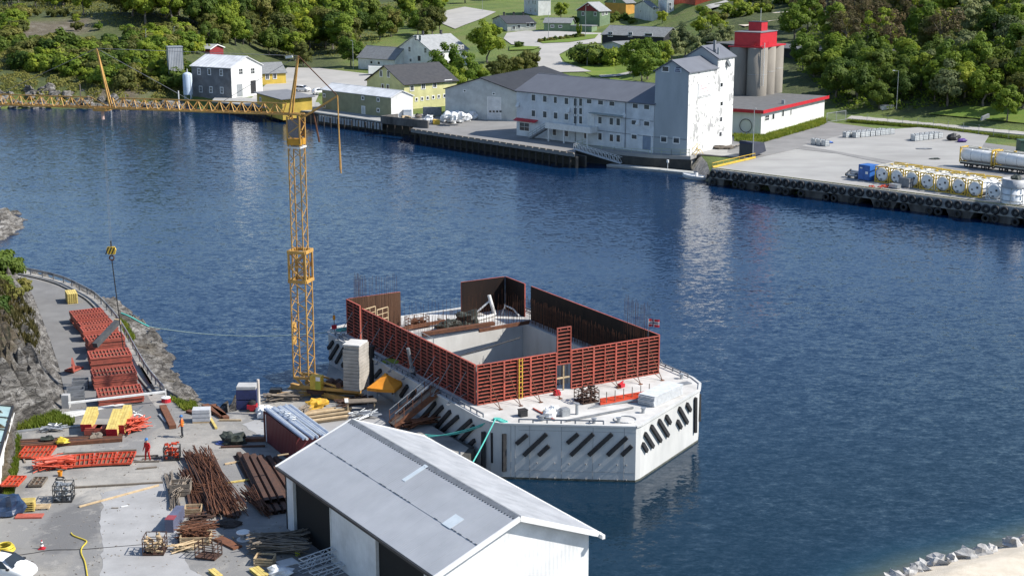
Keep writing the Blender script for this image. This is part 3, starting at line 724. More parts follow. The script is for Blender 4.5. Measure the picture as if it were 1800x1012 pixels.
# 1 grey workshop with white gable
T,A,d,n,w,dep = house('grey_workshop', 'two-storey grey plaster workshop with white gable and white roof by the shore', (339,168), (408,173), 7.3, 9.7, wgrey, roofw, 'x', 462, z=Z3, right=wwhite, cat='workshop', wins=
  [('f',x,y,.75,1.3,'cross') for x,y in ((350,126),(389,128),(353,157),(371,158),(390,159))] + [('f',368,126.5,.75,1.3,'plain')] +
  [('r',423,126,1.3,1.3,'cross'),('r',444,125,1.3,1.3,'cross'),('r',421,159,2.1,3.0,'gate',galv),('r',445,153,2.0,3.2,'gate',blackst)])  # last gate is an open doorway; its black leaf paints the shaded interior
# 2 light-blue silo tank + grey square tower
p = W(331,170,Z3); T = thing('storage_tank', 'pale blue upright steel tank beside the grey workshop', 'tank', p)
tankm = M('pale_blue_tank', (.50,.58,.68), (.42,.50,.60), s=1, rough=.45)
MB().lathe([(1.15,.5),(1.15,5.4),(.95,5.7),(.4,5.95),(.01,6.0)], 20).build('shell', tankm, T, smooth=True)
for k in range(4): MB().cyl((1.0*math.cos(k*1.57+.8),1.0*math.sin(k*1.57+.8),-.6),(1.0*math.cos(k*1.57+.8),1.0*math.sin(k*1.57+.8),.6),.08).build('leg', tankm, T)
MB().cyl((0,0,5.9),(0,0,6.8),.1).build('vent', steelw, T); MB().cyl((.9,-.8,0),(.9,-.8,5.6),.05).build('pipe', steelw, T)
p = G(310,150); th_ = topz(p, 83)-p.z; T = thing('grey_tower', 'grey sheet-metal square tower standing among the shore trees', 'tower', p, .35)
tw = corr('tower_sheet', (.40,.42,.45), axis='X', pitch=.4, depth=.04, dirt=.1)
MB().bx(-1.8,1.8,-1.8,1.8,th_-6.8,th_).build('cladding', tw, T); MB().bx(-1.9,1.9,-1.9,1.9,th_+.01,th_+.2).build('roof', galv, T)
for sx in (-1.3,1.3):
    for sy in (-1.4,1.4): MB().bx(sx-.12,sx+.12,sy-.12,sy+.12,-1,th_-6.8).build('leg', steelg, T)
# 3 red shed, yellow house, yellow shed
house('red_shed', 'small dark red shed with pale roof edge under the trees', (369,98), (393,99), 2.6, 3.6, wred, rooflg, 'y', depth=6, cat='shed', fascia=framew)
house('yellow_cabin', 'bright yellow wooden house with grey roof behind the workshop', (458,149), (503,147), 2.9, 5.3, wyel, roofg, 'x', depth=9, z=Z3, wins=[('f',470,135,.8,1.3),('f',483,134,.8,1.3)])
house('yellow_shed', 'low yellow shed with a flat grey roof by the decked wharf', (452,183), (497,196), 2.6, 2.9, wyel, roofs, 'shed', 549, z=QZ-.02, cat='shed', ov=.6, wins=[('f',458,176,1.0,1.0)])
# 4 olive shed
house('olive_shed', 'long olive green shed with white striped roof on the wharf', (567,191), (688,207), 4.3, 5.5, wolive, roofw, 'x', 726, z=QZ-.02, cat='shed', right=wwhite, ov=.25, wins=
  [('f',638,172.5,.7,.6,'wide'),('f',665,175.5,.7,.6,'wide'),('f',665,194,.7,.6,'wide'),('f',570,168,.6,.6,'wide'),('f',570,186,.6,.6,'wide'),('f',639,196,1.0,2.1,'door',whall)])
# 5 yellow house with dark roof
house('pale_yellow_house', 'pale yellow house with dark tiled roof and greenish gable', (646,183), (711,192), 5.6, 9.3, wpale, darkroof, 'y', 803, z=Z3, ov=.45, wins=
  [('f',670,129.5,.8,1.3),('f',683,130.5,.8,1.3),('f',673,153,.7,1.2,'plain'),('f',682,154,.7,1.2,'plain')] +
  [('r',724,155,.9,1.1),('r',744,152,.9,1.1),('r',764,149.5,.9,1.1),('r',788,143,1.9,.45,'wide')] + [('r',732+9.8*k,175.2-1.3*k,.5,.6,'plain') for k in range(6)])
# 6 white farmhouse with wing
T,A,d,n,w,dep = house('white_house', 'tall white wooden house with light slate roof among trees', (697,121), (760,126), 5.6, 9.6, wwhite, rooflg, 'y', 823, wins=
  [('f',731,67,.7,1.3,'cross'),('f',738.5,67,.7,1.3,'cross'),('f',720,87,.8,1.3,'cross'),('f',748,89,.8,1.3,'cross'),('f',737,103,1.2,1.4,'door',darkroof),('f',704,106,.7,.8),('f',722,106,.7,.8),('r',807,84,.7,1.2,'cross'),('r',813,84,.7,1.2,'cross')])
chimney(T, w/2, dep*.75, 9.7); chimney(T, w/2, dep*.25, 9.7, s=.5)
house('white_house_wing', 'low white wing with mossy slate roof and garage door', (630,121), (694,125), 3.4, 6.4, wwhite, roofg, 'x', depth=8, wins=
  [('f',638,112,1.9,2.0,'gate',steelw),('f',653,110,.8,.7,'plain'),('f',666,111,.8,.7,'plain')])
# 7 grey hall
T,A,d,n,w,dep = house('grey_hall', 'big pale grey steel hall with black roof behind the asphalt wharf', (783,207), (909,214), 6.2, 8.8, whall, M('black_sheet_roof', (.02,.022,.028), (.03,.032,.038), s=.6, rough=.75), 'y', depth=33, z=QZ-.02, cat='hall', ov=.3, wins=
  [('f',869,191,3.0,4.6,'gate',corr('white_gate', (.70,.71,.72), axis='Z', pitch=.5, depth=.02)),('f',817,160,.4,.3,'plain'),('f',868,165,.4,.3,'plain')])
for k in range(4):
    u, z = onplane(862+6*k, 196, A, d); MB().bx(u-.25, u+.25, -.06, -.03, z-QZ-.2, z-QZ+.2).build('gate_pane', glass, T)
# 8 office block
ow = [(*q_,'plain') for q_ in (('f',938,172,.95,1.15),('f',958,174,.95,1.15),('f',976.5,176,.8,1.15),('f',996,178,.95,1.15),
  ('f',938,199.5,.95,1.15),('f',958,201.5,.95,1.15),('f',977,203.5,.95,1.15),('f',996,205.5,.95,1.15))]
ow += [('f',x,y,1.2,.75,'wide') for x,y in ((1036,178.5),(1056,180.5),(1076,182.5),(1117,186.5),(1137,188.5),(1115,215.5),(1137,217.5),(1115,240.5))]
ow += [('f',x,y,.85,1.25,'plain') for x,y in ((1055,211.5),(1075,213.5),(1087,214.5),(1055,240),(1075,242.5),(1087,243.5),(1030,237.5),(975,232),(996,234))]
ow += [('f',x,y,.75,1.6,'plain') for x in (1011.5,1021) for y in (181,195.5,210)]
ow += [('f',1039,211,1.3,2.1,'door',steelw),('f',922,223,2.6,1.5,'cross'),('f',1137,251,2.0,2.6,'door',M('bluegrey_door', (.25,.31,.40), rough=.5))]
T,A,d,n,w,dep = house('office_block', 'three-storey light grey office block with many windows on the wharf', (908,238), (1148,269), 8.75, 11.6, woff, roofb, 'x', depth=13, z=QZ-.02, cat='office building', ov=.3, wins=ow)
def onf(px, py): u, z = onplane(px, py, A, d); return u, z-A.z
u0, z0 = onf(972,221); u1, _ = onf(1051,229)
bz = z0-.3
B_ = MB().bx(u0, u1, -2.2, -.02, bz, bz+.2).build('balcony', steelw, T)
MB().bx(u0, u1, -2.2, -2.1, bz+.2, bz+1.15).build('balustrade', steelw, B_); MB().bx(u1-.08, u1, -2.09, -.02, bz+.2, bz+1.15).build('balustrade', steelw, B_)
for px in (977,1004,1045): u, _ = onf(px, 230); MB().bx(u-.12, u+.12, -2.1, -1.86, 0, bz).build('post', steelw, B_)
ua, _ = onf(942,240)
st = MB()
for k in range(13): t = k/13.; x = u0+(ua-u0)*t; st.bx(x-.32, x, -2.1, -1.0, bz+.1-(bz)*t-.06, bz+.1-(bz)*t)
st.beam((u0,-2.15,bz),(ua,-2.15,.05),.08,.3); st.beam((u0,-.95,bz),(ua,-.95,.05),.08,.3); st.build('stair', steelg, T)
rl = MB()
for yy in (-2.15,-.95):
    for hh in (.5,1.0): rl.beam((u0,yy,bz+hh),(ua,yy,hh),.06)
    for k in range(5): t = k/4.; x = u0+(ua-u0)*t; rl.beam((x,yy,bz*(1-t)),(x,yy,bz*(1-t)+1.0),.05)
rl.build('handrail', M('grey_rail', (.35,.38,.38), rough=.5), T)
u, z = onf(926,212); MB().add([(0.0,-1.0,z-.15),(u*2.1,-1.0,z-.15),(u*2.1,-.02,z+.25),(0,-.02,z+.25),(0,-1,z-.05),(u*2.1,-1,z-.05),(u*2.1,-.02,z+.35),(0,-.02,z+.35)], [(3,2,1,0),(4,5,6,7),(0,1,5,4),(1,2,6,5),(2,3,7,6),(3,0,4,7)]).build('awning', redp, T)
for px, py in ((911,184),(1000,193),(1098,203),(1122,215)):
    u, z = onf(px, py); MB().add([(u-.3,-.02,z+.5),(u+.3,-.02,z+.5),(u+.4,-.5,z-.4),(u-.4,-.5,z-.4),(u+.35,-.02,z-.4),(u-.35,-.02,z-.4)], [(0,1,2,3),(0,3,5),(1,4,2),(2,4,5,3)]).build('fan_hood', steelw, T)
u, z = onf(1040,198); u2, _ = onf(1098,203); MB().bx(u, u2, -.9, -.02, z-.1, z+.1).build('canopy', M('grey_canopy', (.30,.36,.38), rough=.6), T)
for zz in (2.85, 5.65): MB().bx(onf(1050,240)[0], w-.05, -.05, -.005, zz, zz+.1).build('cornice', steelg, T)
for px in (1012,1100): u, _ = onf(px, 200); MB().cyl((u,-.09,.3),(u,-.09,8.6),.06,n=6).build('downpipe', steelg, T)
# 9 concrete tower
A = W(1149,269,QZ-.02); B = W(1207,274,QZ-.02); d, n, w, rz = frame(A, B); dep = solve_depth(B, n, 1286)
T = thing('mill_tower', 'tall old plaster mill tower with peeling white side and dark roofs', 'tower', A, rz)
E1 = topz(B,128)-QZ; R1 = E1+1.9; dm = dep*.62; E2 = E1+1.7; R2 = E2+2.0
MB().add([(0,0,-3),(w,0,-3),(w,dm,-3),(0,dm,-3),(0,0,E1),(w,0,E1),(w,dm,E1),(0,dm,E1),(w/2,0,R1),(w/2,dm,R1)], [(0,1,5,8,4),(1,2,6,5),(3,0,4,7),(2,3,7,9,6)]).build('wall', stain, T)
MB().add([(0,dm+.01,-3),(w,dm+.01,-3),(w,dep,-3),(0,dep,-3),(0,dm+.01,E2),(w,dm+.01,E2),(w,dep,E2),(0,dep,E2),(w/2,dm+.01,R2),(w/2,dep,R2)], [(0,1,5,8,4),(1,2,6,5),(3,0,4,7),(2,3,7,9,6)]).build('wall', stain, T)
q = .01
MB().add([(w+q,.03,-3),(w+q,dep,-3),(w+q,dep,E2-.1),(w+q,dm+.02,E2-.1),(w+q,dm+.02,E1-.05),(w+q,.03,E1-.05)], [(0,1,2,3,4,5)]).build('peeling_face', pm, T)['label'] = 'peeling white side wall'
for y0, y1, e, r in ((-.3,dm-.02,E1,R1),(dm-.2,dep+.3,E2,R2)):
    for s in (-1,1):
        x0 = w/2; x1 = w/2+s*(w/2+.3); k = (r-e)/(w/2)*.3
        MB().add([(x0,y0,r+.05),(x1,y0,e-k+.05),(x1,y1,e-k+.05),(x0,y1,r+.05),(x0,y0,r+.25),(x1,y0,e-k+.25),(x1,y1,e-k+.25),(x0,y1,r+.25)], [(3,2,1,0),(4,5,6,7),(0,1,5,4),(1,2,6,5),(2,3,7,6),(3,0,4,7)]).build('roof', roofb, T)
MB().bx(w-1.6,w-1.2,dm+1.2,dm+1.6,E2,E2+3.2).build('flue', steelg, T); MB().cyl((w-.7,dm+1.6,E2+.3),(w-.7,dm+1.6,E2+1.9),.22).build('vent', galv, T)
for wn in [('r',1268,149.5,1.0,.7,'plain'),('r',1268,182.5,1.0,.7,'plain'),('r',1267,210,1.0,.8,'plain'),('r',1266,236,1.0,.8,'plain'),('f',1167,245,1.1,.9,'wide'),('f',1189,247,1.1,.9,'wide'),('f',1170,121.5,1.2,.8,'wide')]:
    addwin(T, None, *wn[:3], wn[3], wn[4], wn[5], w, dep, d, n, A, B)
def onr(px, py): u, z = onplane(px, py, B, n); return u, z-A.z
u0, z1 = onr(1227,147); u1, _ = onr(1251,146); _, z0 = onr(1228,172)
S = MB().bx(w+.02, w+.14, u0, u1, z0, z1).build('sign_board', M('white_sign', (.82,.82,.82), rough=.5), T)
ink = M('faded_red_ink', (.55,.36,.38), rough=.6); sw, sh2 = u1-u0, z1-z0
mk = MB(); mk.bx(w+.141,w+.15,u0+sw*.08,u0+sw*.12,z0+sh2*.68,z0+sh2*.86); mk.bx(w+.141,w+.15,u0+sw*.30,u0+sw*.34,z0+sh2*.68,z0+sh2*.86); mk.bx(w+.141,w+.15,u0+sw*.12,u0+sw*.30,z0+sh2*.84,z0+sh2*.86); mk.bx(w+.141,w+.15,u0+sw*.19,u0+sw*.23,z0+sh2*.68,z0+sh2*.84)
for k in range(9): x = u0+sw*(.08+.062*k); mk.bx(w+.141,w+.15,x,x+sw*.04,z0+sh2*(.52+.008*k),z0+sh2*(.6+.01*k))
for k in range(8): x = u0+sw*(.2+.07*k); mk.bx(w+.141,w+.15,x,x+sw*.045,z0+sh2*(.3+.008*k),z0+sh2*(.36+.01*k))
mk.build('lettering', ink, S)
MB().add([(w+.15,u0+sw*.62,z0+sh2*.84),(w+.15,u0+sw*.75,z0+sh2*.92),(w+.15,u0+sw*.88,z0+sh2*.84),(w+.15,u0+sw*.75,z0+sh2*.87)], [(0,1,2,3)]).build('emblem', blackst, S)
MB().bx(w+.141,w+.15,u0+sw*.06,u0+sw*.9,z0+sh2*.06,z0+sh2*.09).build('rule', blackst, S)
def onf(px, py): u, z = onplane(px, py, A, d); return u, z-A.z
u0, z1 = onf(1186,119); u1, z0 = onf(1198,128); S = MB().bx(u0,u1,-.08,-.01,z0,z1).build('name_plate', M('blue_white_sign', (.55,.6,.66), rough=.5), T)
mk = MB()
for k in range(3): mk.bx(u0+.1+.1*k,u1-.2-.15*(k%2),-.1,-.081,z0+.12+.33*k,z0+.3+.33*k)
mk.build('lettering', navyp, S)
MB().beam((.0,-.03,2.9),(w,-.03,2.9),.06,.12).build('cornice', steelg, T)
MB().cyl((w+.25,dep*.8,E2-1.4),(w+.25,dep*.8,E2-1.38),.2).build('lamp', steelg, T)
u, z = onr(1277,112); MB().beam((w+.2,u-.2,z+.6),(w+.5,u+.5,z-.5),.5).build('duct', galv, T)
# 10 low white building with red fascia
wlow = M('white_painted_block', (.72,.72,.69), (.58,.58,.56), s=.5, rough=.85, dirt=.1, stretch=(1,1,.3))
T,A,d,n,w,dep = house('low_white_building', 'low white building with flat roof and red fascia below the silos', (1180,226.1), (1337,238), 4.6, 4.6, wlow, M('roof_felt', (.10,.10,.10), (.14,.14,.14), s=.8, rough=.9), 'flat', 1448, z=QZ, cat='building', ov=.7, fascia=redp, wins=
  [('r',1348,207.5,1.9,1.0,'cross'),('r',1359,205,1.0,1.1,'plain'),('r',1376,199.5,.9,1.2,'plain'),('r',1390,197,.5,1.2,'plain')])
MB().torus((w-3.2,-.12,1.7), 1.3, .06, (0,1,0), 24, 5).build('hose_ring', rubber, T); MB().bx(w-1.5,w-.9,dep*.4,dep*.4+.5,4.9,5.7).build('roof_vent', galv, T)
ROOFZ = QZ+4.9
# 11 silos
silom = M('silo_concrete', (.27,.245,.21), (.20,.18,.155), s=.35, rough=.9, dirt=.12, stretch=(1,1,.3), bump=.01)
sb = W(1331,169,ROOFZ); ST = ROOFZ+8.6
T = thing('silo_cluster', 'cluster of round concrete silos with a red head house on the flat roof', 'silo', (sb.x, sb.y+1.4, ROOFZ), math.atan2(n.y, n.x))
rr = 2.15; hgt = topz(sb, 85)-ROOFZ
for i in range(3):
    for j in range(2):
        MB().lathe([(rr,0),(rr,hgt),(rr-.2,hgt+.05)], 28, (i*4.3, j*4.2, 0)).build('silo', silom, T, smooth=False).data.polygons.foreach_set('use_smooth', [True]*(28*2)+[False])
MB().bx(-1.9, 10.6, -1.9, 6.1, hgt+.06, hgt+.35).build('top_slab', redp, T)
HHs = MB().bx(-1.2, 7.6, -1.0, 5.0, hgt+.36, hgt+3.2).build('head_house', redp, T); MB().bx(-1.35, 7.75, -1.15, 5.15, hgt+3.21, hgt+3.35).build('roof', roofs, HHs)
H2 = MB().bx(2.8, 6.0, .6, 3.6, hgt+3.36, hgt+5.2).build('lift_house', redp, T); MB().bx(2.7, 6.1, .5, 3.7, hgt+5.21, hgt+5.33).build('roof', darkroof, H2)
MB().cyl((3.2,1.0,hgt+3.6),(3.2,1.0,hgt+8.2),.05).build('mast', steelw, T)
def ladder(p, z0, z1, mat, parent, dx=(.4,0,0), cage=False):
    m = MB(); p = Vector(p); dx = Vector(dx); m.beam(p+Vector((0,0,z0)), p+Vector((0,0,z1)), .06); m.beam(p+dx+Vector((0,0,z0)), p+dx+Vector((0,0,z1)), .06)
    k = z0
    while k < z1: m.beam(p+Vector((0,0,k)), p+dx+Vector((0,0,k)), .04); k += .45
    return m.build('ladder', mat, parent)
ladder((-1.3,-2.05,0), 2.2, hgt+1.2, steelw, T, (.0,-.1,0)); ladder((-1.75,-1.55,0), 2.2, hgt+.6, galv, T, (.28,-.28,0))
for i in range(3): MB().torus((i*4.3,0,hgt*.45+.4*i), rr+.01, .03, (0,0,1), 24, 4).build('band', galv, T)
MB().cyl((10.9,-.4,0),(10.9,-.4,hgt-.3),.09).build('pipe', steelw, T)
st = MB()
for k in range(8): st.bx(-2.2+.35*k,-1.9+.35*k,-.2,.6,hgt+.5+.32*k,hgt+.56+.32*k)
st.build('roof_stair', redp, T)
rm_ = MB()
for k in range(6): rm_.beam((-1.8+.6*k,-1.85,hgt+.35),(-1.8+.6*k,-1.85,hgt+1.3),.05)
rm_.beam((-1.8,-1.85,hgt+1.3),(1.2,-1.85,hgt+1.3),.05); rm_.build('handrail', redp, T)
# 12 village houses up the slope
house('dark_bungalow', 'long black wooden house with grey roof and white windows', (1058,85), (1166,83), 4.2, 6.6, wdark, roofg, 'x', depth=10, wins=[('f',1073,60.5,1.4,1.2,'cross'),('f',1108,61,1.2,1.2,'cross'),('f',1140,62,2.4,.8,'wide')])
house('grey_garage', 'small pale garage in front of the black house', (1056,91), (1098,92), 2.2, 3.2, M('pale_garage', (.50,.52,.55), rough=.7), roofg, 'y', depth=6, cat='garage')
T,A,d,n,w,dep = house('white_bungalow', 'long low white house with dark roof and chimneys', (866,42), (892,56), 2.7, 4.6, wcream, darkroof, 'y', 942, wins=[('r',x,y,.9,1.0) for x,y in ((903,49),(912,47),(928,44),(935,43))])
for k in (.15,.5,.85): chimney(T, w/2, dep*k, 4.7)
house('white_villa', 'tall white villa partly behind a light green tree', (921,23), (946,28), 6.4, 8.6, wwhite, roofg, 'y', 968, wins=[('f',x,y,.8,1.3) for x,y in ((930,4),(937,4),(941,5),(933,18),(941,18))])
house('green_house', 'green house with red gable and pale roof', (1014,44), (1054,47), 5.2, 8.0, wgreen, rooflg, 'y', 1072, gable=wred, fascia=framew, wins=[('f',1025,24.5,1.1,1.1),('f',1046.5,25,1.1,1.1),('r',1060,24,.8,1.1),('r',1066,23,.8,1.1)])
house('green_garage', 'low sage green garage with grey roof beside the parking', (956,56), (1003,56), 3.0, 4.4, wgreen, roofg, 'x', depth=7, cat='garage', wins=[('f',971,46.5,.9,.6),('f',985,46.8,.9,.6)])
house('flat_green_garage', 'flat-roofed green annex beside the sage garage', (1003.5,56), (1040,57), 1.9, 1.9, wgreen, roofg, 'flat', depth=5, cat='garage', ov=.15)
house('ochre_house', 'ochre and yellow house with green gable on the slope', (1063,25), (1100,27), 4.4, 7.4, worg, roofg, 'y', 1116, gable=wgreen, wins=[('f',1080,2,.8,.9)])
house('grey_villa', 'grey and white house with balcony on the slope', (1115,32), (1147,38), 4.6, 6.6, wcream, roofg, 'y', 1156, wins=[('f',1126,20,1,1),('r',1150,15,.6,1)])
house('white_tower_house', 'narrow tall white house at the edge of the lawn', (1157,22), (1172,27), 8.5, 10, wwhite, roofg, 'y', 1184, wins=[('r',1178,8,.6,.9),('r',1178,16,.6,.9)])
house('red_house', 'red house behind a dark hedge', (1183,9), (1222,10), 3.6, 5.5, M('brick_red_boards', (.34,.06,.03), rough=.8), darkroof, 'x', depth=9)
T,A,d,n,w,dep = house('flat_roof_depot', 'long dark flat-roofed depot half hidden behind silos and trees', (1250,98), (1490,114), 3.4, 3.4, wdark, M('grey_flat_roof', (.12,.125,.13), rough=.9), 'flat', depth=16, cat='depot', ov=1.0, wins=[('f',1409,100,1.2,2.6,'cross'),('f',1420,100,1.2,2.6,'cross')])
# ---------------------------------------------------------------- trees and bushes
def leafmat(name, a, b_, c_, tr=.45):
    a, b_, c_ = [(q[0]*1.42, q[1]*1.32, q[2]*1.15) for q in (a, b_, c_)]
    m = bpy.data.materials.new(name); m.use_nodes = True; N, L, bs = nodes(m); bs.inputs['Roughness'].default_value = .65; bs.inputs['Specular IOR Level'].default_value = .25
    g = N.new('ShaderNodeNewGeometry'); oi = N.new('ShaderNodeObjectInfo')
    cc = ramp(N, L, nz(N, L, g.outputs['Position'], .45, 4), (.3, a), (.5, b_), (.72, c_))
    hs = N.new('ShaderNodeHueSaturation'); L.new(cc, hs.inputs['Color'])
    mr = N.new('ShaderNodeMapRange'); mr.inputs[3].default_value = .68; mr.inputs[4].default_value = 1.38; L.new(oi.outputs['Random'], mr.inputs[0]); L.new(mr.outputs[0], hs.inputs['Value'])
    m2 = N.new('ShaderNodeMath'); m2.operation = 'MULTIPLY_ADD'; L.new(oi.outputs['Random'], m2.inputs[0]); m2.inputs[1].default_value = -.04; m2.inputs[2].default_value = .515
    L.new(m2.outputs[0], hs.inputs['Hue'])
    L.new(hs.outputs[0], bs.inputs['Base Color'])
    tl = N.new('ShaderNodeBsdfTranslucent'); L.new(hs.outputs[0], tl.inputs['Color']); mx = N.new('ShaderNodeMixShader'); mx.inputs[0].default_value = tr
    L.new(bs.outputs[0], mx.inputs[1]); L.new(tl.outputs[0], mx.inputs[2]); L.new(mx.outputs[0], N['Material Output'].inputs['Surface']); return m
lf_mid = leafmat('mid_green_leaves', (.07,.13,.016), (.115,.185,.024), (.18,.245,.034))
lf_lite = leafmat('light_green_leaves', (.11,.18,.02), (.165,.235,.028), (.22,.275,.038))
lf_dark = leafmat('dark_green_leaves', (.045,.085,.016), (.07,.12,.022), (.105,.155,.028))
lf_olv = leafmat('olive_leaves', (.07,.095,.024), (.11,.13,.036), (.155,.16,.05))
lf_grey = leafmat('greyish_leaves', (.09,.125,.06), (.13,.17,.085), (.19,.22,.12))
lf_brn = leafmat('sparse_brown_twigs', (.065,.06,.035), (.095,.085,.045), (.10,.11,.04))
bark = M('bark', (.12,.10,.085), (.20,.18,.16), s=3, rough=.95)
def crownmesh(name, rx, rz, zc, ncl, nl, ls, seed, up=.35, spread=.36):
    rs = np.random.RandomState(seed)
    u = rs.normal(size=(ncl, 3)); u /= np.linalg.norm(u, axis=1)[:, None]
    rad = rs.uniform(.25, 1, ncl)**.55; cen = u*rad[:, None]*np.array([rx, rx, rz])*rs.uniform(.82, 1.18, (ncl, 1)); cen[:, 2] += zc
    cr = rs.uniform(.6, 1.25, ncl)*spread*rx
    ci = rs.randint(0, ncl, nl); v = rs.normal(size=(nl, 3)); v /= np.linalg.norm(v, axis=1)[:, None]
    r = rs.uniform(.35, 1, nl)**.5
    pos = cen[ci] + v*(cr[ci]*r)[:, None]*np.array([1, 1, .78])
    ow_ = (pos-np.array([0,0,zc]))/np.array([rx,rx,rz]); nrm = v*.65 + ow_*.7 + rs.normal(size=(nl, 3))*.38 + np.array([0, 0, up]); nrm /= np.linalg.norm(nrm, axis=1)[:, None]
    t = np.cross(nrm, rs.normal(size=(nl, 3))); t /= np.linalg.norm(t, axis=1)[:, None]; bt = np.cross(nrm, t)
    s = rs.uniform(.6, 1.35, nl)[:, None]*ls
    q = np.stack([pos-t*s-bt*s*.5, pos+t*s*.2-bt*s*.75, pos+t*s+bt*s*.4, pos-t*s*.3+bt*s*.8], 1).reshape(-1, 3)
    me = bpy.data.meshes.new(name); me.vertices.add(nl*4); me.vertices.foreach_set('co', q.ravel())
    me.loops.add(nl*4); me.loops.foreach_set('vertex_index', np.arange(nl*4)); me.polygons.add(nl); me.polygons.foreach_set('loop_start', np.arange(nl)*4)
    me.update(); return me, cen
def trunkmesh(h, r, cen, seed, nl=9):
    rs = random.Random(seed); m = MB(); p = Vector((0,0,-1.0)); pts = [p]
    for k in range(1, 5): pts.append(Vector((rs.uniform(-.25,.25), rs.uniform(-.25,.25), h*k/4.)))
    for k in range(4): m.cyl(pts[k], pts[k+1], r*(1-.2*k), r*(1-.2*(k+1)), 6)
    for k in range(nl):
        a = pts[2+(k % 3)] if k % 3 < 2 else pts[3]; c = Vector(cen[rs.randrange(len(cen))]); m.cyl(a, a+(c-a)*.85, r*.35, r*.1, 4)
    return m.mesh('trunk')
PROTO = {}
def proto(key, mat, rx, rz, zc, ncl, nl, ls, seed, trunk=True, up=.35, spread=.36):
    me, cen = crownmesh('crown', rx, rz, zc, ncl, nl, ls, seed, up, spread); me.materials.append(mat)
    tm = trunkmesh(zc, .06*rx+.06, cen, seed) if trunk else trunkmesh(zc, .07, cen, seed, 5); tm.materials.append(bark)
    PROTO[key] = (me, tm)
for i in range(3):
    proto('mid%d' % i, lf_mid, 3.3, 3.6, 5.4, 34, 5200, .21, 10+i); proto('lite%d' % i, lf_lite, 3.3, 3.3, 5.0, 32, 5000, .21, 20+i)
    proto('dark%d' % i, lf_dark, 3.4, 3.4, 5.0, 34, 5000, .22, 30+i); proto('olv%d' % i, lf_olv, 3.2, 3.5, 5.2, 34, 4600, .20, 40+i)
for i in range(2):
    proto('grey%d' % i, lf_grey, 3.2, 3.6, 5.0, 30, 4800, .2, 50+i); proto('brn%d' % i, lf_brn, 3.4, 4.0, 6.4, 26, 2300, .17, 60+i, spread=.3)
    proto('bushm%d' % i, lf_mid, 1.9, 1.3, 1.2, 20, 2200, .16, 70+i, False); proto('bushd%d' % i, lf_dark, 1.9, 1.3, 1.2, 20, 2200, .16, 75+i, False)
    proto('busho%d' % i, lf_olv, 1.9, 1.2, 1.1, 20, 2200, .16, 80+i, False); proto('bushl%d' % i, lf_lite, 1.9, 1.3, 1.2, 20, 2200, .16, 85+i, False)
SPOTS = []
def tree(kind, p, s, label, group, sx=None):
    keys = [k for k in PROTO if k.startswith(kind)]; me, tm = PROTO[random.choice(keys)]
    isb = kind.startswith('bush')
    T = thing('bush' if isb else 'tree', label, 'bush' if isb else 'tree', p, random.uniform(0, 6.28), group); T.scale = ((sx or s)*random.uniform(.9,1.1), (sx or s)*random.uniform(.9,1.1), s)
    for nm, m_ in (('crown', me), ('trunk', tm)): o = bpy.data.objects.new(nm, m_); col.objects.link(o); o.parent = T
    SPOTS.append((p[0], p[1])); return T
def gtree(kind, px, py, hpx, label, group=None, sx=None):
    p = G(px, py); ht = topz(p, py-hpx)-p.z; me = PROTO[[k for k in PROTO if k.startswith(kind)][0]][0]
    nat = 9.0 if not kind.startswith('bush') else 2.6
    return tree(kind, p-Vector((0,0,.1)), ht/nat, label, group, sx and ht/nat*sx)
def scatter(poly, n, mind, kinds, smin, smax, label, group, tries=40):
    pts = np.array(poly, float); x0, y0 = pts.min(0); x1, y1 = pts.max(0); got = 0; mine = []
    for _ in range(n*tries):
        if got >= n: break
        px, py = random.uniform(x0, x1), random.uniform(y0, y1)
        if not bool(inside(np.array([px]), np.array([py]), pts)[0]): continue
        p = G(px, py)
        if any((p.x-a)**2+(p.y-b_)**2 < mind*mind for a, b_ in mine): continue
        mine.append((p.x, p.y)); k = random.choice(kinds); s = random.uniform(smin, smax)
        tree(k, p-Vector((0,0,.2)), s, label[k] if isinstance(label, dict) else label, group); got += 1
    return got
def lb(kinds, tail, bush=False):
    w = {'mid':'mid green leafy tree','lite':'light green leafy tree','dark':'dark green leafy tree','olv':'olive green tree','grey':'greyish green tree','brn':'sparse brownish tree',
         'bushm':'mid green bush','bushd':'dark green bush','busho':'olive bush','bushl':'light green bush'}
    return {k: w[k]+' '+tail for k in kinds}
# left: wood above the headland, headland scrub
K = ['mid','lite','mid','dark','olv']
scatter([(0,-6),(790,-6),(775,20),(700,52),(640,88),(600,96),(520,92),(430,72),(300,52),(225,46),(140,27),(60,20),(0,18)], 92, 4.7, K, 1.15, 1.75, lb(K, 'in the dense wood above the headland'), 'wood above the headland')
K = ['dark','mid','olv']
scatter([(330,60),(430,62),(520,95),(610,98),(625,118),(510,118),(470,98),(400,96),(340,86)], 16, 4.4, K, .8, 1.2, lb(K, 'at the foot of the wood behind the workshop'), 'trees behind the workshop')
K = ['bushd','bushm','busho','bushd']
scatter([(0,60),(60,78),(150,84),(235,84),(290,100),(322,140),(312,164),(240,158),(150,146),(90,126),(0,118)], 95, 2.0, K, 1.1, 2.1, lb(K, 'on the rocky headland slope'), 'bushes on the headland')
K = ['bushm','busho','bushl']
scatter([(0,18),(60,24),(40,60),(0,64)], 18, 2.2, K, 1.0, 1.8, lb(K, 'beside the brown heath on the headland crest'), 'bushes by the heath')
scatter([(205,66),(330,58),(345,92),(300,98),(240,84)], 26, 2.3, K, 1.1, 2.1, lb(K, 'between the heath and the grey tower'), 'bushes between heath and tower')
K = ['mid','lite']
scatter([(230,90),(300,92),(320,130),(290,165),(240,140)], 9, 3.6, K, .55, .8, lb(K, 'beside the grey sheet-metal tower'), 'trees beside the grey tower')
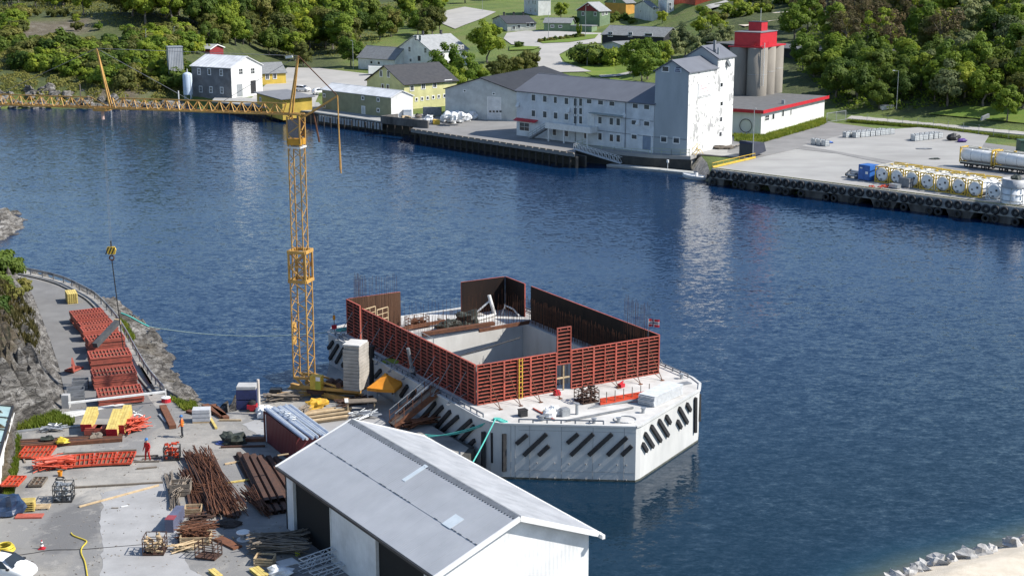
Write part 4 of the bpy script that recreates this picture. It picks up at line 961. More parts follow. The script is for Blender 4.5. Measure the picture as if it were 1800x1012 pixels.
for px, py, h in ((352,86,26),(340,96,24),(366,92,16)): gtree('lite', px, py, h, 'light green tree beside the small red shed', 'trees beside the red shed')
K = ['mid','olv','lite']
scatter([(60,24),(120,26),(190,40),(215,58),(130,52)], 7, 3, ['busho','bushm'], .6, 1.1, lb(['busho','bushm'], 'growing on the brown heath patch'), 'bushes on the heath')
scatter([(40,-4),(330,-4),(330,34),(240,34),(140,22),(40,14)], 16, 4.5, K, 1.2, 1.7, lb(K, 'on the crest behind the brown heath'), 'trees behind the heath')
# middle: garden trees
gtree('lite', 858, 112, 82, 'large light green tree between the white house and the parking', sx=.95)
gtree('mid', 786, 146, 70, 'green tree in front of the tall white house'); gtree('mid', 822, 158, 66, 'bright green tree beside the pale yellow house')
gtree('lite', 842, 150, 40, 'small light green tree behind the grey hall'); gtree('mid', 800, 168, 50, 'leafy tree at the corner of the pale yellow house')
for px, py, h in ((884,138,44),(905,134,40),(925,130,44),(870,142,40),(938,126,36)): gtree('olv', px, py, h, 'olive tree in the clump beside the pale road', 'clump beside the road')
gtree('dark', 918, 122, 34, 'dark tree behind the olive clump by the road')
for px, py, h in ((1022,112,36),(1040,114,38),(1056,114,34)): gtree('bushd', px, py, h, 'tall dark bush in the hedge on the lawn', 'dark hedge on the lawn')
for px, py, h in ((1076,116,30),(1090,112,30)): gtree('bushm', px, py, h, 'green bush at the end of the lawn hedge', 'green hedge on the lawn')
for px, py, h in ((1112,132,62),(1138,140,72),(1160,128,56),(1128,148,60)): gtree('mid', px, py, h, 'leafy tree standing between the lawn and the mill tower', 'trees before the mill tower')
for px, py, h in ((1180,108,52),(1205,98,56),(1240,92,50),(1262,88,44),(1222,112,46),(1196,84,44),(1278,80,36)): gtree('grey', px, py, h, 'greyish green tree behind the mill tower', 'trees behind the mill tower')
for px, py, h in ((1234,66,40),(1252,52,30),(1270,60,28)): gtree('lite', px, py, h, 'light green tree by the lane above the mill tower', 'trees by the lane')
gtree('lite', 986, 34, 34, 'round light green tree between white villa and green house'); gtree('lite', 1164, 42, 26, 'light green tree beside the narrow white house')
for px, py, h in ((1008,44,16),(1085,36,16),(1100,36,14),(1075,40,14),(1110,42,12)): gtree('bushd', px, py, h, 'dark garden shrub between the village houses', 'village shrubs')
gtree('lite', 1018, 68, 30, 'slim light tree on the parking island', sx=.5); gtree('bushd', 912, 84, 12, 'round dark bush on the small verge')
for k in range(9): gtree('bushd' if k % 2 else 'busho', 950+k*9, 75-k*1.1, 9, 'low shrub in the planted parking island', 'shrubs on the parking island')
K = ['dark','mid','olv']
scatter([(790,-8),(930,-8),(920,2),(880,12),(820,8)], 8, 5.5, K, .9, 1.3, lb(K, 'beyond the far parking lot'), 'trees beyond the parking')
scatter([(640,60),(760,22),(775,45),(745,60),(700,70)], 8, 4.5, ['mid','dark','olv'], .9, 1.25, lb(['mid','dark','olv'], 'behind the tall white house'), 'trees behind the white house')
for px, py, h in ((760,62,52),(772,52,44),(745,66,40)): gtree('olv', px, py, h, 'dark olive tree above the tall white house', 'trees above the white house')
scatter([(1230,30),(1300,8),(1380,-4),(1400,14),(1290,40)], 16, 4, ['bushm','busho','bushl'], .9, 1.6, lb(['bushm','busho','bushl'], 'around the sandy clearing'), 'bushes by the clearing')
# right: wood above the lane
K = ['mid','lite','dark','olv','grey']
scatter([(1412,-6),(1830,-6),(1830,60),(1640,56),(1480,30),(1415,12)], 48, 4.9, K, 1.15, 1.7, lb(K, 'high in the wood right of the silos'), 'upper wood right of the silos')
K = ['brn','olv','brn','mid']
scatter([(1385,40),(1480,32),(1560,52),(1640,66),(1660,110),(1560,104),(1470,98),(1395,82)], 22, 4.4, K, .95, 1.25, lb(K, 'in the thin grove behind the silos'), 'thin grove behind the silos')
K = ['mid','dark','olv','grey','lite']
scatter([(1640,60),(1830,60),(1830,196),(1700,190),(1650,176)], 27, 4.2, K, .9, 1.3, lb(K, 'in the lower wood beside the lane'), 'lower wood beside the lane')
K = ['dark','mid','dark']
scatter([(1400,118),(1500,112),(1660,118),(1660,178),(1580,192),(1470,190),(1455,165)], 30, 3.9, K, .7, 1.05, lb(K, 'in the dark thicket behind the low white building'), 'thicket behind the low building')
gtree('grey', 1665, 186, 78, 'pale greyish tree beside the lane lamp post'); gtree('mid', 1770, 214, 64, 'round bright bush-like tree on the grass by the lane')
gtree('grey', 1630, 150, 60, 'silvery tree in the wood edge above the lane')
drape('lane_verge', [(1630,202),(1700,188),(1790,192),(1830,205),(1830,222),(1720,210)], grassm, .25)
drape('silo_verge', [(1290,238),(1290,250),(1330,256),(1440,224),(1462,214),(1450,209),(1400,222),(1340,240)], grassm, .32)
# undergrowth of the woods: nobody could count it
def undergrowth(name, polys, n, mat, label, hmax=1.5, ls=.3):
    rs = np.random.RandomState(3); pos = []
    for px in polys:
        a = np.array([tuple(G(*p))[:2] for p in px]); x0, y0 = a.min(0); x1, y1 = a.max(0)
        x = rs.uniform(x0, x1, n*3); y = rs.uniform(y0, y1, n*3); k = inside(x, y, a); x, y = x[k][:n], y[k][:n]
        cl = np.vectorize(lambda u, v: noise.noise(Vector((u*.35, v*.2, 2))))(x, y); k = cl > -.25; x, y, cl = x[k], y[k], cl[k]
        z = farz(x, y)+rs.uniform(0, 1, len(x))*hmax*np.clip(.35+cl*1.6, .15, 1.3); pos.append(np.stack([x, y, z], -1))
    pos = np.concatenate(pos); nl = len(pos); nrm = rs.normal(size=(nl,3))*.6+np.array([.1,-.3,.8]); nrm /= np.linalg.norm(nrm, axis=1)[:,None]
    t = np.cross(nrm, rs.normal(size=(nl,3))); t /= np.linalg.norm(t, axis=1)[:,None]; bt = np.cross(nrm, t); s_ = rs.uniform(.5,1.3,nl)[:,None]*ls
    q = np.stack([pos-t*s_, pos-bt*s_*.8, pos+t*s_, pos+bt*s_*.8], 1).reshape(-1,3)
    me = bpy.data.meshes.new(name); me.vertices.add(nl*4); me.vertices.foreach_set('co', q.ravel()); me.loops.add(nl*4); me.loops.foreach_set('vertex_index', np.arange(nl*4)); me.polygons.add(nl); me.polygons.foreach_set('loop_start', np.arange(nl)*4); me.update()
    return tag(mobj(name, me, mat), label, 'undergrowth', kind='stuff')
undergrowth('headland_undergrowth', [[(0,2),(770,2),(700,56),(640,92),(600,100),(500,100),(430,72),(300,58),(225,52),(140,30),(60,24),(0,20)]], 30000, lf_olv, 'green undergrowth between the trees above the headland')
undergrowth('headland_scrub', [[(0,62),(60,80),(150,86),(235,86),(300,98),(330,110),(332,150),(316,184),(240,184),(150,182),(90,180),(0,172)]], 26000, lf_olv, 'dark scrub between the bushes on the headland slope', 1.2, .26)
undergrowth('wood_undergrowth', [[(1400,60),(1480,32),(1830,40),(1830,190),(1700,186),(1580,194),(1470,194),(1455,168),(1400,120)]], 30000, lf_mid, 'green undergrowth between the trees right of the silos')
# grass tufts (nobody could count them)
def tufts(name, polys, n, hmin, hmax, mat, zf, label):
    m = MB(); rs = random.Random(5)
    for pts in polys:
        a = np.array(pts, float); x0, y0 = a.min(0); x1, y1 = a.max(0); c = 0
        while c < n:
            x, y = rs.uniform(x0, x1), rs.uniform(y0, y1)
            if not bool(inside(np.array([x]), np.array([y]), a)[0]): continue
            c += 1; z = zf(x, y)
            for _ in range(5):
                t = rs.uniform(0, 6.28); h = rs.uniform(hmin, hmax); dx, dy = math.cos(t), math.sin(t); w_ = h*.16; l = rs.uniform(.1,.7)*h
                ox, oy = rs.uniform(-h,h)*.5, rs.uniform(-h,h)*.5
                m.v += [(x+ox-dy*w_,y+oy+dx*w_,z),(x+ox+dy*w_,y+oy-dx*w_,z),(x+ox+dx*l,y+oy+dy*l,z+h)]; k = len(m.v); m.f.append((k-3,k-2,k-1))
    me = bpy.data.meshes.new(name); me.from_pydata(m.v, [], m.f); o = mobj(name, me, mat); return tag(o, label, 'grass', kind='stuff')
blade = leafmat('grass_blades', (.06,.10,.015), (.10,.15,.02), (.16,.19,.035))
tufts('verge_grass', [[tuple(G(*p))[:2] for p in [(1290,240),(1296,250),(1330,256),(1440,224),(1458,215),(1446,211),(1400,224),(1340,242)]]], 2600, .25, .7, blade, lambda x, y: QZ+.08, 'rough green grass along the low white building')
tufts('fence_grass', [[tuple(W(*p, QZ))[:2] for p in [(1490,214),(1640,226),(1800,246),(1800,243.5),(1640,223),(1490,211.5)]]], 2600, .2, .55, blade, lambda x, y: QZ, 'strip of rough grass along the yard fence')
nearcache = {}
yz0 = lambda x, y: YZ
tufts('yard_edge_grass', [[tuple(Y(*p))[:2] for p in [(26,700),(60,715),(104,728),(125,738),(128,748),(60,752),(26,756)]], [tuple(Y(*p))[:2] for p in [(4,905),(14,860),(24,770),(32,770),(26,830),(14,905)]]], 1900, .12, .5, blade, yz0, 'green weeds along the cliff foot and the white wall')
def nz1(x, y): return float(nearz(np.array([x]), np.array([y]))[0])
tufts('bank_grass', [[tuple(Y(*p))[:2] for p in [(300,700),(318,698),(345,708),(350,720),(325,722)]], [tuple(Y(*p))[:2] for p in [(206,556),(222,560),(236,590),(230,596)]]], 500, .12, .45, blade, nz1, 'tufts of grass on the rocky bank by the guard rail')
tufts('cliff_scrub', [[tuple(W(*p, 6))[:2] for p in [(-20,500),(40,495),(62,540),(60,585),(30,580),(-20,560)]]], 2200, .2, .6, leafmat('scrub', (.05,.055,.02), (.085,.08,.03), (.12,.10,.045)), nz1, 'low brown and green scrub on the cliff top')
for px, py, z, s in ((4,498,5.5,1.0),(22,492,5,.85),(-6,470,6.5,1.2),(34,500,4.5,.7),(10,520,6,.8),(-12,540,7,.9)):
    p = W(px, py, z); p.z = nz1(p.x, p.y)-.1; tree('bushd' if s > .8 else 'busho', p, s, 'dark bush on the cliff top above the road', 'bushes on the cliff top')
# ---------------------------------------------------------------- the floating caisson
def Lc(p): p = Vector(p)-CA; return Vector((p.x*CU.x+p.y*CU.y, p.x*CV.x+p.y*CV.y, p.z))
outl = [(-1.35,25.2),(-1.1,26.6),(-.2,27.7),(1.2,28.1),(16.6,28.4),(18.2,27.7),(19.1,26),(19.3,2),(19.2,-2.6),(18.7,-4.3),(17.6,-5.65),(8.3,-10.6),(7.75,-10.75),(.3,-5.6),(-.55,-5.0),(-1.1,-4.2),(-1.35,-3)]
outl = outl[::-1]
pit = [(1.0,1.4),(16.4,1.4),(16.4,20.4),(1.0,20.4)]
CT = thing('concrete_caisson', 'pale concrete caisson with pointed bow and black rubber fenders moored at the quay', 'caisson', (CA.x, CA.y, 0), CRZ)
def ringmesh(name, outer_, inner_, z):
    bm = bmesh.new(); es = []
    for lp in (outer_, inner_):
        vs_ = [bm.verts.new((p[0], p[1], z)) for p in lp]; es += [bm.edges.new((vs_[i], vs_[(i+1) % len(vs_)])) for i in range(len(vs_))]
    bmesh.ops.triangle_fill(bm, use_beauty=True, edges=es)
    for f in bm.faces:
        if f.normal.z < 0: f.normal_flip()
    me = bpy.data.meshes.new(name); bm.to_mesh(me); bm.free(); return me
n_ = len(outl)
MB().add([(p[0],p[1],-3) for p in outl]+[(p[0],p[1],CZ) for p in outl], [(i,(i+1) % n_,n_+(i+1) % n_,n_+i) for i in range(n_)]).build('hull', cais_c, CT)
o = mobj('deck', ringmesh('deck', outl, pit, CZ), deckc, CT)
pw = MB()
for i in range(4):
    a, c = pit[i], pit[(i+1) % 4]; pw.add([(a[0],a[1],-1.2),(c[0],c[1],-1.2),(c[0],c[1],CZ),(a[0],a[1],CZ)], [(3,2,1,0)])
pw.add([(p[0],p[1],-1.2) for p in pit], [(0,1,2,3)])
me = bpy.data.meshes.new('cell'); me.from_pydata(pw.v, [], pw.f); mobj('cell', me, cais_in, CT)
tb = MB()
for i in range(n_):
    a, c = outl[i], outl[(i+1) % n_]; tb.beam((a[0],a[1],.04),(c[0],c[1],.04),.012,.24)
tb.build('tide_band', M('wet_weedy_concrete', (.06,.065,.05), (.12,.12,.10), s=2, rough=.6), CT)
# rounded rim
rim = MB()
for i in range(n_):
    a, c = outl[i], outl[(i+1) % n_]; rim.beam((a[0],a[1],CZ+.02),(c[0],c[1],CZ+.02),.22,.14)
rim.build('rim', cais_c, CT)
BL0, BL1 = C(.3,-5.6,0), C(7.75,-10.75,0); BR0, BR1 = C(8.3,-10.6,0), C(17.6,-5.65,0); LS0, LS1 = C(-1.35,25.2,0), C(-1.35,-3,0)
COR0, COR1 = C(-1.2,-3.8,0), C(.3,-5.6,0); RC0, RC1 = C(17.6,-5.65,0), C(19.2,-2.6,0)
def fender(P0, P1, xa, ya, xb, yb, w=.30):
    d = (P1-P0); d.z = 0; d.normalize(); nn = Vector((d.y, -d.x, 0))
    ua, za = onplane(xa, ya, P0, d); ub, zb = onplane(xb, yb, P0, d)
    p = P0+d*ua; p.z = za; q = P0+d*ub; q.z = zb; p, q = p+nn*.1, q+nn*.1
    MB().beam(Lc(p), Lc(q), .2 if abs(ua-ub) > .1 else w, w if abs(ua-ub) > .1 else .2).build('fender', rubber, CT)
for f in [(908,779,927,763),(921,799,961,761.5),(947,799,965,782.5),(997.5,777.5,1016.5,761.5),(1003.5,799,1043,761.5),(1035,799,1076,761.5),(1068,799,1102,767.5),(1093,799,1110.5,782.5),(886.5,827,886.5,761.5)]: fender(BL0, BL1, *f)
for f in [(850.5,824,850.5,758),(867.5,811.5,867,759)]: fender(COR0, COR1, *f)
for f in [(1135.5,792,1128,779),(1146.5,784.5,1132,761),(1160,774.5,1143,748),(1173,765,1156.5,738),(1176.5,743,1169,730.5),(1195.5,751,1189,739),(1206.5,742.5,1192,716.5),(1212,721,1205.5,709),(1220,759,1220.5,698)]: fender(BR0, BR1, *f)
fender(RC0, RC1, 1226.5, 740, 1227, 692)
for f in [(743.5,734,767,707.5),(752,744,780,714),(768.5,751,793,722.5),(770.5,764,807,731.5),(785.5,777.5,830,738),(800.5,786,835,748),(813,794,836,773),(825.5,802.5,835,794),
          (578.5,612,587,600),(581,630.5,596,606),(592,637,606,612),(603,643,612,628),(661,662,671,650),(674,672,682,658),(688,682,696,667),(706,696,718,677.5),(722,702,732,684),(692,690,702,674)]: fender(LS0, LS1, *f)
mk = MB(); d = (BL1-BL0); d.z = 0; d.normalize(); nn = Vector((d.y,-d.x,0))
for px in (898,905.5,931,987,1042,1097):
    u, _ = onplane(px, 800, BL0, d); p = BL0+d*u+nn*.004; mk.beam(Lc(p+Vector((0,0,.05))), Lc(p+Vector((0,0,CZ-.1))), .025, .01)
for zz in (.75, 3.95): mk.beam(Lc(BL0+d*.2+nn*.004+Vector((0,0,zz))), Lc(BL1+nn*.004+Vector((0,0,zz))), .012, .02)
for px in (944,975,1000,1030,1054,1085,1101):
    for zz in (.18, 1.35): u, _ = onplane(px, 812, BL0, d); p = BL0+d*u+nn*.01+Vector((0,0,zz)); mk.box(Lc(p), (.09,.09,.09))
mk.build('formwork_joints', M('joint_grey', (.25,.25,.25), rough=.9), CT)
ru = MB()
for i in range(40): p = outl[(i*7) % n_]
for a, c in ((C(-1.1,-3,CZ),C(-1.1,25,CZ)),(C(.6,-5.5,CZ),C(5.9,-9.1,CZ)),(C(19.0,2,CZ),C(19.0,26,CZ)),(C(18.9,-2.4,CZ),C(19.0,2,CZ))):
    L_ = (c-a).length; nn_ = int(L_/1.0)
    ru.beam(Lc(a+Vector((0,0,.32))), Lc(c+Vector((0,0,.32))), .09)
    for k in range(nn_+1): p = a+(c-a)*(k/nn_); ru.beam(Lc(p), Lc(p+Vector((0,0,.34))), .08)
ru.build('toe_rail', M('rail_grey_blue', (.10,.12,.16), (.16,.18,.2), s=3, rough=.6), CT)
for u, v in ((2.4,-5.9),(5.5,-8.4),(7.2,-9.2),(10.2,-8.2),(13.5,-6.2),(-.6,24.3),(18.3,-2.3)):
    MB().cyl((u,v,CZ),(u,v,CZ+.35),.14,n=10).cyl((u,v,CZ+.35),(u,v,CZ+.42),.22,n=10).build('bollard', galv, CT)
MB().torus((8.0,-8.9,CZ+.05), .85, .04, (0,0,1), 24, 4).build('hatch_ring', galv, CT)
MB().bx(17.0,18.2,-3.9,-3.2,CZ+.01,CZ+.05).build('hatch', steelg, CT)
# ---------------------------------------------------------------- formwork walls standing on the deck
PMESH = {}
def panel(w, h, dep=.13):
    k = (round(w,2), round(h,2))
    if k in PMESH: return PMESH[k]
    m = MB(); t = .07
    m.bx(0,t,-dep,0,0,h); m.bx(w-t,w,-dep,0,0,h); m.bx(t,w-t,-dep,0,0,t); m.bx(t,w-t,-dep,0,h-t,h)
    nr = max(2, int(h/.29)); nv = 1 if w > 1.6 else 0
    for i in range(1, nr): z = h*i/nr; m.bx(t,w-t,-dep+.015,0,z-.028,z+.028)
    if nv:
        for i in range(nr): z0 = h*i/nr+.028; z1 = h*(i+1)/nr-.028; x = w/2; m.bx(x-.035,x+.035,-dep+.005,0,max(z0,t),min(z1,h-t))
    for i in (.25, .75):                                    # short stiffeners in the top and bottom bay
        for z0, z1 in ((t, h/nr-.028), (h-h/nr+.028, h-t)): m.bx(w*i-.025,w*i+.025,-dep+.02,0,z0,z1)
    pl = MB().bx(.005,w-.005,.002,.024,.005,h-.005)
    PMESH[k] = (m.mesh('panel'), pl.mesh('plywood')); return PMESH[k]
FH = 3.3
def fwall(label, u0, v0, u1, v1, inside_left=True, z0=CZ, h=FH, wp=2.4, props=0, plym=None, rough_=0.0):
    """wall from (u0,v0) to (u1,v1); ribs face the right-hand side of that direction"""
    a = Vector((u0,v0,z0)); d = Vector((u1-u0, v1-v0, 0)); L_ = d.length; d.normalize(); n = max(1, round(L_/wp)); w = L_/n
    T = thing('formwork_wall', label, 'formwork', C(u0,v0,z0+.01), CRZ+math.atan2(d.y,d.x), 'formwork walls on the caisson')
    pm_, pl_ = panel(w, h)
    for i in range(n):
        o = mobj('panel', pm_, redform, T, (w*i, 0, random.uniform(0,rough_))); mobj('plywood', pl_, plym or ply, o)
    for i in range(props):
        x = (i+.5)*L_/props; m = MB(); m.cyl((x,-.16,h*.72),(x+.15,-1.9,.05),.032,n=6); m.cyl((x,-.16,h*.18),(x+.15,-1.9,.05),.026,n=6); m.bx(x,x+.3,-2.05,-1.8,.0,.04); m.build('prop', steelg if v0 != v1 else rust, T)
    wl = MB()
    for zz in (.35, .8): wl.beam((.1,-.2,h*zz),(L_-.1,-.2,h*zz),.05,.08)
    return T
fwall('red formwork wall left of the doorway on the bow side of the caisson', 0,0,7.35,0, props=4)
fwall('red formwork wall right of the doorway on the bow side of the caisson', 8.75,0,17.55,0, props=4)
T = fwall('tall narrow red formwork panel rising above the doorway', 7.38,0,8.72,0, z0=CZ+2.2, h=3.1, wp=1.4)
fwall('long shaded red formwork wall along the quay side of the caisson', .02,21.2,.02,.15, props=8)
fwall('short detached red formwork wall at the stern corner of the quay side', .3,25.2,.3,22.2, props=1)
fwall('formwork wall with brown plywood face behind the white frames', 5.8,25.25,.45,25.25, plym=M('brown_plywood', (.07,.035,.02), (.11,.055,.03), s=1.2, rough=.6, stretch=(2,2,.3)))
fwall('formwork corner with dark plywood face at the stern', 17.6,25.9,12.7,25.9)
fwall('short dark return of the stern formwork corner', 17.65,22.2,17.65,25.9)
fwall('long formwork wall with black plywood face on the seaward side', 17.65,.15,17.65,21.0, props=6)
# doorway: timber cross and dark tarp behind
T = thing('doorway_frame', 'timber cross frame standing in the formwork doorway', 'frame', C(7.4,0,CZ), CRZ)
MB().bx(.62,.72,-.05,.05,0,2.15).build('upright', timber, T); MB().bx(.03,.62,-.04,.04,1.0,1.12).build('crossbar', timber, T); MB().bx(.72,1.3,-.04,.04,1.0,1.12).build('crossbar', timber, T)
# rebar
rb = MB()
def bars(u0, v0, u1, v1, sp, z0, z1, r=.014, jit=.05):
    L_ = math.hypot(u1-u0, v1-v0); n = int(L_/sp)
    for i in range(n+1):
        t = i/n; x, y = u0+(u1-u0)*t+random.uniform(-jit,jit), v0+(v1-v0)*t+random.uniform(-jit,jit); rb.cyl(C(x,y,z0), C(x+random.uniform(-.06,.06),y+random.uniform(-.06,.06),z1+random.uniform(-.25,.25)), r, n=3, caps=False)
for off in (.0, .35):
    bars(16.7+off,1,16.7+off,20.5,.22,CZ,CZ+2.5-off,.02); bars(.85-off,2,.85-off,20.5,.28,CZ,CZ+2.2); bars(1,20.75+off,16.8,20.75+off,.3,CZ,CZ+1.9,.02); bars(1,1.1-off*.8,16.5,1.1-off*.8,.3,CZ,CZ+2.0,.02)
bars(1,24.6,16.5,24.6,.4,CZ,CZ+2.2,.012); bars(17.0,22.5,17.0,25.0,.3,CZ,CZ+2.0)
bars(.7,24.7,5.2,24.7,.22,CZ,CZ+5.2,.013); bars(.8,22.4,.8,24.6,.2,CZ,CZ+5.8,.013)
bars(15.2,.7,17.0,.7,.22,CZ,CZ+5.0,.012); bars(17.1,.9,17.1,4.5,.2,CZ,CZ+5.8,.013)
for zz in (.7,1.4): rb.cyl(C(16.72,1,CZ+zz), C(16.72,20.5,CZ+zz), .014, n=3); rb.cyl(C(.85,2,CZ+zz), C(.85,20.5,CZ+zz), .012, n=3)
tag(rb.build('starter_bars', rust), 'rows of upright rusty reinforcing bars inside the red formwork', 'rebar', kind='stuff')
# things on and in the caisson
def onC(name, label, cat, u, v, z=CZ, rz=0, group=None): return thing(name, label, cat, C(u,v,z), CRZ+rz, group)
def cpx(px, py, z=CZ): p = W(px, py, z); return Lc(p)
def beamthing(name, label, cat, p, q, w, h, mat, group=None):
    p, q = Vector(p), Vector(q); o = MB().beam((0,0,0), q-p, w, h).build(name, mat, loc=p); return tag(o, label, cat, group)
def W3(px, py, z): return W(px, py, z)
for px0, py0, px1, py1, wd_, lab in ((742,587,868,568,.5,'wide rusty steel beam lying across the caisson cell'),(842,581,930,566,.2,'slim dark steel beam behind the wide rusty one'),(706,578,782,564,.18,'rusty bar lying on the deck near the white frames')):
    beamthing('steel_beam', lab, 'beam', W(px0,py0,CZ+.35), W(px1,py1,CZ+.35), wd_, .32, rust)
beamthing('timber_plank', 'dark plank lying slanted behind the rusty beam', 'plank', W(771,560,CZ+.2), W(801,578,CZ+.2), .28, .12, timbg)
for i, (u, v, r, s) in enumerate(((11.3,22.4,(1.25,.9,1.0),1),(9.2,22.0,(1.3,.75,.45),2))):
    tag(MB().blob((0,0,.35), r, s, .6, 16, 10, .35).build('tarpaulin_heap', tarpg, loc=C(u,v,CZ), rz=CRZ, smooth=False), ('round heap under a crumpled dark green tarpaulin on the caisson','low crumpled green tarpaulin heap beside the round one')[i], 'tarpaulin')
T = thing('bent_pipe', 'white bent pipe standing like an upside-down V by the tarpaulin', 'pipe', W(866,556,CZ))
o0 = W(866,556,CZ); pa, pb, pc = W(859,520,CZ)-o0, Vector((.4,.3,.2)), W(830,566,CZ)-o0
zt1 = topz(o0, 519); MB().cyl((.2,0,.15),(-.35,.1,zt1-CZ),.17,n=8).build('pipe', steelw, T); MB().cyl((-.3,.1,(zt1-CZ)*.72),(-2.0,-.3,.1),.09,n=6).build('strut', steelw, T)
MB().cyl((.1,-.2,.2),(W(830,567,CZ)-o0)+Vector((0,0,.2)),.15,n=8).build('pipe', steelw, T); MB().tube([(.9,.4,.1),(1.2,.5,1.0),(2.0,.2,.7),(2.6,-.2,.1)],.09).build('bent_pipe', steelw, T)
# white scaffold frames behind the left wall
for k, (u, v) in enumerate(((1.0,23.0),(1.9,22.2))):
    T = onC('tubular_scaffold', 'white tubular frame leaning inside the quay-side formwork', 'scaffold', u, v, CZ+1.7, .4, 'white frames'); m = MB()
    m.beam((0,0,0),(1.5,0,0),.07); m.beam((0,0,1.0),(1.5,0,1.0),.07); m.beam((0,0,-1.7),(0,0,1.0),.07); m.beam((1.5,0,-1.7),(1.5,0,1.0),.07); m.beam((.75,0,0),(.75,0,1.0),.05); m.beam((0,0,.5),(1.5,0,.5),.05); m.build('frame', timber, T)
# inner access scaffolds
def scaffold(name, label, u, v, z, wx, wy, h, mat, n=4, rz=0):
    T = onC(name, label, 'scaffold', u, v, z, rz)
    for x in (0, wx):
        for y in (0, wy): MB().cyl((x,y,0),(x,y,h),.04,n=6).build('upright', mat, T)
    for k in range(1, n+1):
        zz = h*k/n; m = MB()
        for y in (0, wy): m.beam((0,y,zz),(wx,y,zz),.05)
        for x in (0, wx): m.beam((x,0,zz),(x,wy,zz),.05)
        m.build('ledger', mat, T)
    m = MB()
    for k in range(n): zz = h*k/n; z2 = h*(k+1)/n; m.beam((0,0,zz) if k % 2 else (wx,0,zz), (wx,0,z2) if k % 2 else (0,0,z2), .04)
    m.build('brace', mat, T)
    for k in range(1, n): MB().bx(.05,wx-.05,.05,wy-.05,h*k/n+.03,h*k/n+.08).build('platform', timber, T)
    return T
scaffold('access_scaffold', 'grey tube access scaffold inside the caisson cell', 3.6, 17.0, -1.2, 1.4, 2.4, 6.4, galv, 5)
scaffold('stair_scaffold', 'pale scaffold with guard rails by the cell wall', 3.0, 8.6, -1.2, 1.6, 2.2, 5.6, steelw, 4)
T = onC('pipe_portal', 'dark steel pipe portal inside the caisson cell', 'pipe', 2.2, 11.5, 0)
MB().cyl((0,0,-1.2),(0,0,4.7),.14,n=8).build('post', blackst, T); MB().cyl((.45,.3,-1.2),(.45,.3,4.7),.12,n=8).build('post', blackst, T); MB().cyl((0,0,4.6),(10.5,3.2,4.75),.07,n=8).build('rail', blackst, T)
for k in range(3):
    beamthing('cell_plank', 'pale timber plank lying inside the caisson cell', 'plank', C(3.5+.2*k,7.4+1.1*k,1.4+.4*k), C(6.6+.2*k,6.9+1.1*k,1.4+.4*k), .3, .06, timber, 'cell planks')
# basket at the stern, scrap crate, bags, bars, white sheets, small items on the bow deck
def basket(name, label, loc, rz, sx, sy, sz, mat, fill, group=None, full=.75, seed=0):
    T = thing(name, label, 'basket', loc, rz, group); m = MB(); t = .05
    for x in (-sx/2, 0, sx/2):
        for y in (-sy/2, sy/2): m.beam((x,y,.05),(x,y,sz),t)
    for y in (-sy/2, sy/2):
        for z in (.1, sz*.38, sz*.69, sz): m.beam((-sx/2,y,z),(sx/2,y,z),t*.8)
    for x in (-sx/2, sx/2):
        for z in (.1, sz*.38, sz*.69, sz): m.beam((x,-sy/2,z),(x,sy/2,z),t*.8)
        m.beam((x,0,.05),(x,0,sz),t)
    m.build('cage', mat, T); MB().bx(-sx/2,sx/2,-sy/2,sy/2,.02,.09).build('floor', mat, T)
    if fill:
        f = MB(); rs = random.Random(seed)
        for _ in range(46):
            c_ = (rs.uniform(-.4,.4)*sx, rs.uniform(-.4,.4)*sy, rs.uniform(.15, full)*sz); a = rs.uniform(0,6.28); l = rs.uniform(.15,.42)*sx
            f.beam((c_[0]-math.cos(a)*l/2,c_[1]-math.sin(a)*l/2,c_[2]+rs.uniform(-.1,.1)),(c_[0]+math.cos(a)*l/2,c_[1]+math.sin(a)*l/2,c_[2]+rs.uniform(-.1,.1)),rs.uniform(.05,.13))
        for i in range(len(f.v)):
            x, y, z = f.v[i]; f.v[i] = (max(-sx/2+.03,min(sx/2-.03,x)), max(-sy/2+.03,min(sy/2-.03,y)), max(.1,z))
        tag(f.build('scrap', fill, T), kind='stuff')
    return T
basket('wire_basket', 'rusty wire basket of fittings at the stern edge of the caisson', C(7.0,24.2,CZ), CRZ, 1.9, 1.2, 1.0, rust, rust, seed=3)
p = W(1031,705,CZ); basket('scrap_crate', 'dark crate heaped with rusty hardware in front of the doorway', p, CRZ, 1.5, 1.3, 1.0, rustd, rustd, full=1.15, seed=4)
scrapm = timbg
for k, (px, py) in enumerate(((965,733),(974,729))):
    tag(MB().blob((0,0,.28), (.55,.5,.42), 30+k, .5, 12, 8, .6).build('white_bag', bagm, loc=W(px,py,CZ)), 'white woven sack lying on the bow deck', 'sack', 'sacks on the bow deck')
tag(MB().bx(-.3,.3,-.25,.25,0,.5).bx(-.33,.33,-.28,.28,.5,.56).build('black_box', blackst, loc=W(919,731,CZ), rz=.5), 'small black box beside the white sacks', 'box')
tag(MB().bx(-.35,.35,-.3,.3,0,.55).bx(-.3,.3,-.25,.25,.55,.62).build('grey_box', galv, loc=W(992,730,CZ), rz=.5), 'pale grey steel box on the bow deck', 'box')
tag(MB().blob((0,0,.05), (.6,.4,.16), 41, .5, 10, 6, .3).build('yellow_tarp', hosey, loc=W(966,724,CZ)), 'crumpled yellow sheet on the bow deck', 'sheet')
tag(MB().blob((0,0,.05), (1.2,.7,.14), 43, .5, 10, 6, .3).build('green_netting', M('lime_netting', (.30,.38,.06), rough=.8), loc=W(690,636,CZ)), 'crumpled lime green netting on the quay-side deck', 'netting')
tag(MB().cyl((0,0,0),(0,0,.85),.13,n=10).cyl((0,0,.85),(0,0,.92),.2,n=10).build('vent_post', galv, loc=W(1014,728,CZ)), 'upright grey vent post on the bow deck', 'post')
